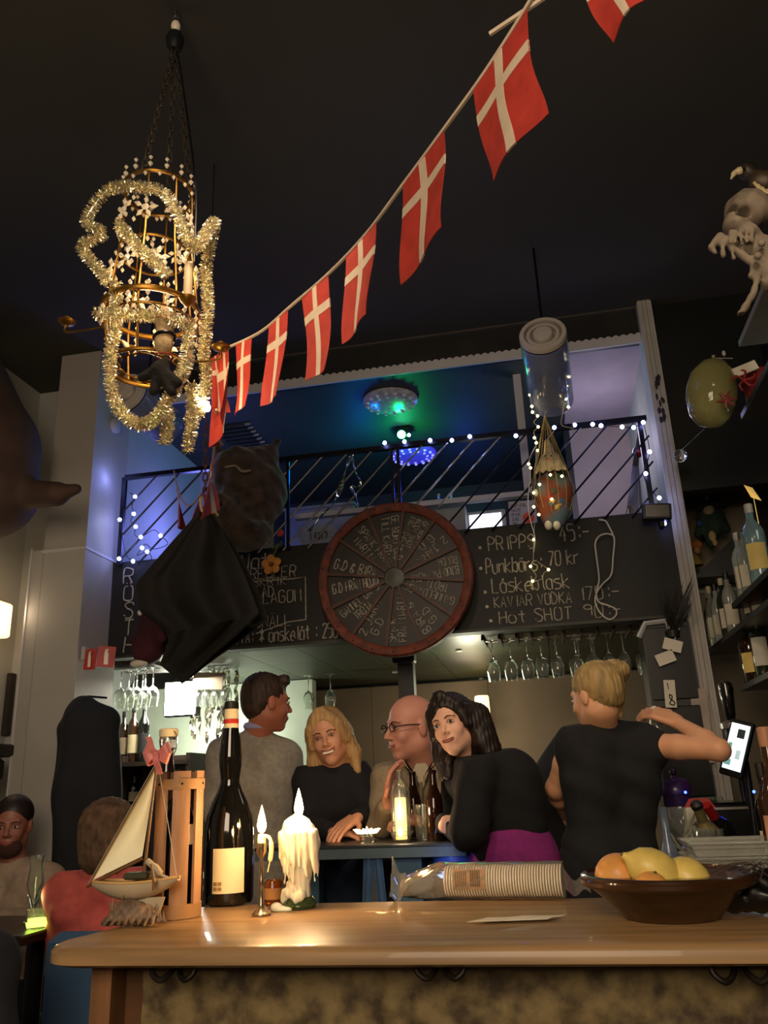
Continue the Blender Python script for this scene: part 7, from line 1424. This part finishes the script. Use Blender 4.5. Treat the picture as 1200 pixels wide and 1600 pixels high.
# --- black coat over a stool behind the bartender ---
t = thing('draped_coat', 'black coat draped over a high stool back left of the bartender', 'coat', V((PY(862, 1300, 3.6).x, 3.6, .6)))
s_ = SDF(PY(825, 1500, 3.6)-V((.08, .2, .02)), PY(900, 1140, 3.6)+V((.1, .2, .05)), .012); s_.cone(PY(884, 1160, 3.6), PY(866, 1230, 3.6), .05, .09, k=.05).cone(PY(866, 1225, 3.6), PY(862, 1320, 3.6), .10, .12, k=.06).cone(PY(862, 1320, 3.6), PY(865, 1480, 3.6), .12, .13, k=.05)
s_.wob(.008, lambda x, y, z: np.sin(30*x+8*z)); s_.build('coat', MATS['coat_black'], t); t2 = thing('bar_stool', 'high black stool hidden under the draped coat', 'stool', V((PY(862, 1300, 3.6).x, 3.6, 0)))
for dx in (-.13, .13):
    for dy in (-.12, .12): b = MB(); b.tube([(t2.location.x+dx, 3.6+dy, 0), (t2.location.x+dx*.7, 3.6+dy*.7, .62)], .014, 8); b.build('leg', mMetalB, t2)
b = MB(); b.lathe([(.14, 0), (.15, .02), (.13, .04), (0, .04)], (t2.location.x, 3.6, .62), n=24); b.build('seat', mMetalB, t2)
# --- guests at left ---
def stool(x, y, z, lab):
    t = thing('wooden_stool', lab, 'stool', (x, y, 0)); b = MB(); b.lathe([(.15, 0), (.16, .01), (.16, .03), (0, .035)], (x, y, z-.035), n=26); b.build('seat', MATS['dark_wood'], t)
    for dx in (-.12, .12):
        for dy in (-.12, .12): b = MB(); b.tube([(x+dx*1.2, y+dy*1.2, 0), (x+dx*.8, y+dy*.8, z-.035)], .014, 8); b.build('leg', MATS['dark_wood'], t)
c = PY(168, 1308, 2.75); H = Head(c, V((-.45, .9, -.05)), V((0, 0, 1)), 1.0); nk = c-V((-.01, .02, .125)); X0 = nk.x
def hair_puff(S_, H):
    H.ell(S_, (0, -.02, .030), (.098, .110, .098), k=0); H.ell(S_, (0, -.04, -.05), (.088, .085, .075), k=.04); H.ell(S_, (0, .12, -.05), (.07, .085, .105), k=.01, op='s'); S_.wob(.003, strand(170, 1))
person('seated woman with puffy grey brown hair and coral jacket seen from behind', H, nk, ((X0-.13, 2.72, nk.z-.035), (X0+.15, 2.80, nk.z-.035)), ((X0-.09, 2.74, .56), (X0+.09, 2.78, .56)),
       [((X0-.14, 2.72, nk.z-.04), PY(104, 1425, 2.66), (X0-.12, 2.98, .82), (V((0, 1, .1)), V((0, 0, -1)))), ((X0+.16, 2.80, nk.z-.04), (X0+.24, 2.85, .80), (X0+.1, 3.05, .82), (V((0, 1, .1)), V((0, 0, -1))))],
       cb('jacket_coral', '#c25b55', 30), cb('trousers_dark', '#1c1c22'), '#a87058', hairf=hair_puff, hairm=mat('hair_greybrown', '#5c4633', .8, var=.35, scale=30, bump=.4), face=dict(), feet=[V((X0-.1, 3.12, 0)), V((X0+.1, 3.14, 0))], chest=.105, th=1.05)
stool(X0, 2.76, .465, 'wooden stool carrying the woman in the coral jacket')
c = PY(20, 1288, 3.45); H = Head(c, V((.35, -.9, -.12)), V((0, 0, 1)), 1.0); nk = c-V((0, -.03, .165)); X0 = nk.x
def hair_man(S_, H):
    H.ell(S_, (0, -.02, .042), (.080, .096, .083), k=0); H.ell(S_, (0, .085, -.085), (.045, .03, .04), k=.01) if False else None
    H.ell(S_, (0, .10, -.035), (.085, .085, .100), k=.01, op='s')
tW = person('seated bearded man in a pale shirt at the left edge behind the side table', H, nk, ((X0-.17, 3.48, nk.z-.06), (X0+.17, 3.48, nk.z-.06)), ((X0-.09, 3.55, .56), (X0+.09, 3.55, .56)),
       [((X0-.18, 3.48, nk.z-.07), (X0-.24, 3.40, .84), (X0-.10, 3.18, .84), (V((.3, -1, 0)), V((0, 0, -1)))), ((X0+.18, 3.48, nk.z-.07), (X0+.22, 3.38, .86), (X0+.08, 3.20, .88), (V((-.8, -.4, .3)), V((0, .3, -1))))],
       cb('shirt_pale', '#9c8874', 30), MATS['trousers_dark'], '#8e5a48', hairf=hair_man, hairm=MATS['hair_dark'], face=dict(), feet=[V((X0-.1, 3.28, 0)), V((X0+.1, 3.28, 0))], chest=.115, th=1.08)
s_ = SDF(H.c-V((.12, .14, .2)), H.c+V((.12, .12, .05)), .004); H.ell(s_, (0, .050, -.085), (.056, .05, .045), k=0); H.ell(s_, (0, .09, -.055), (.022, .03, .018), k=.006, op='s'); H.ell(s_, (0, .03, 0), (.2, .2, .05), k=.004, op='s'); s_.wob(.002, strand(260, 1)); s_.build('beard', mat('beard_brown', '#3a2014', .9, bump=.3), tW)
stool(X0, 3.56, .465, 'wooden stool carrying the bearded man at the left edge')
c = PY(-105, 1330, 1.75); H = Head(c, V((.1, .95, 0)), V((0, 0, 1)), 1.0); nk = c-V((0, .02, .165)); X0 = nk.x
person('dark clothed guest cut by the lower left edge of the photo', H, nk, ((X0-.17, 1.75, nk.z-.06), (X0+.15, 1.75, nk.z-.06)), ((X0-.09, 1.75, .56), (X0+.09, 1.75, .56)),
       [((X0-.18, 1.75, nk.z-.07), (X0-.24, 1.8, .84), (X0-.1, 2.0, .84), (V((.2, 1, 0)), V((0, 0, -1)))), ((X0+.16, 1.75, nk.z-.07), (X0+.22, 1.72, .80), (X0+.14, 1.98, .76), (V((0, 1, 0)), V((0, 0, -1))))],
       cb('hoodie_dark', '#1d1f24', 30), MATS['trousers_dark'], '#8e5a48', hairf=hair_short, hairm=MATS['hair_dark'], face=dict(), feet=[V((X0-.1, 1.86, 0)), V((X0+.1, 1.86, 0))], chest=.12, th=1.15)
stool(X0, 1.75, .465, 'wooden stool carrying the guest cut by the lower left edge')
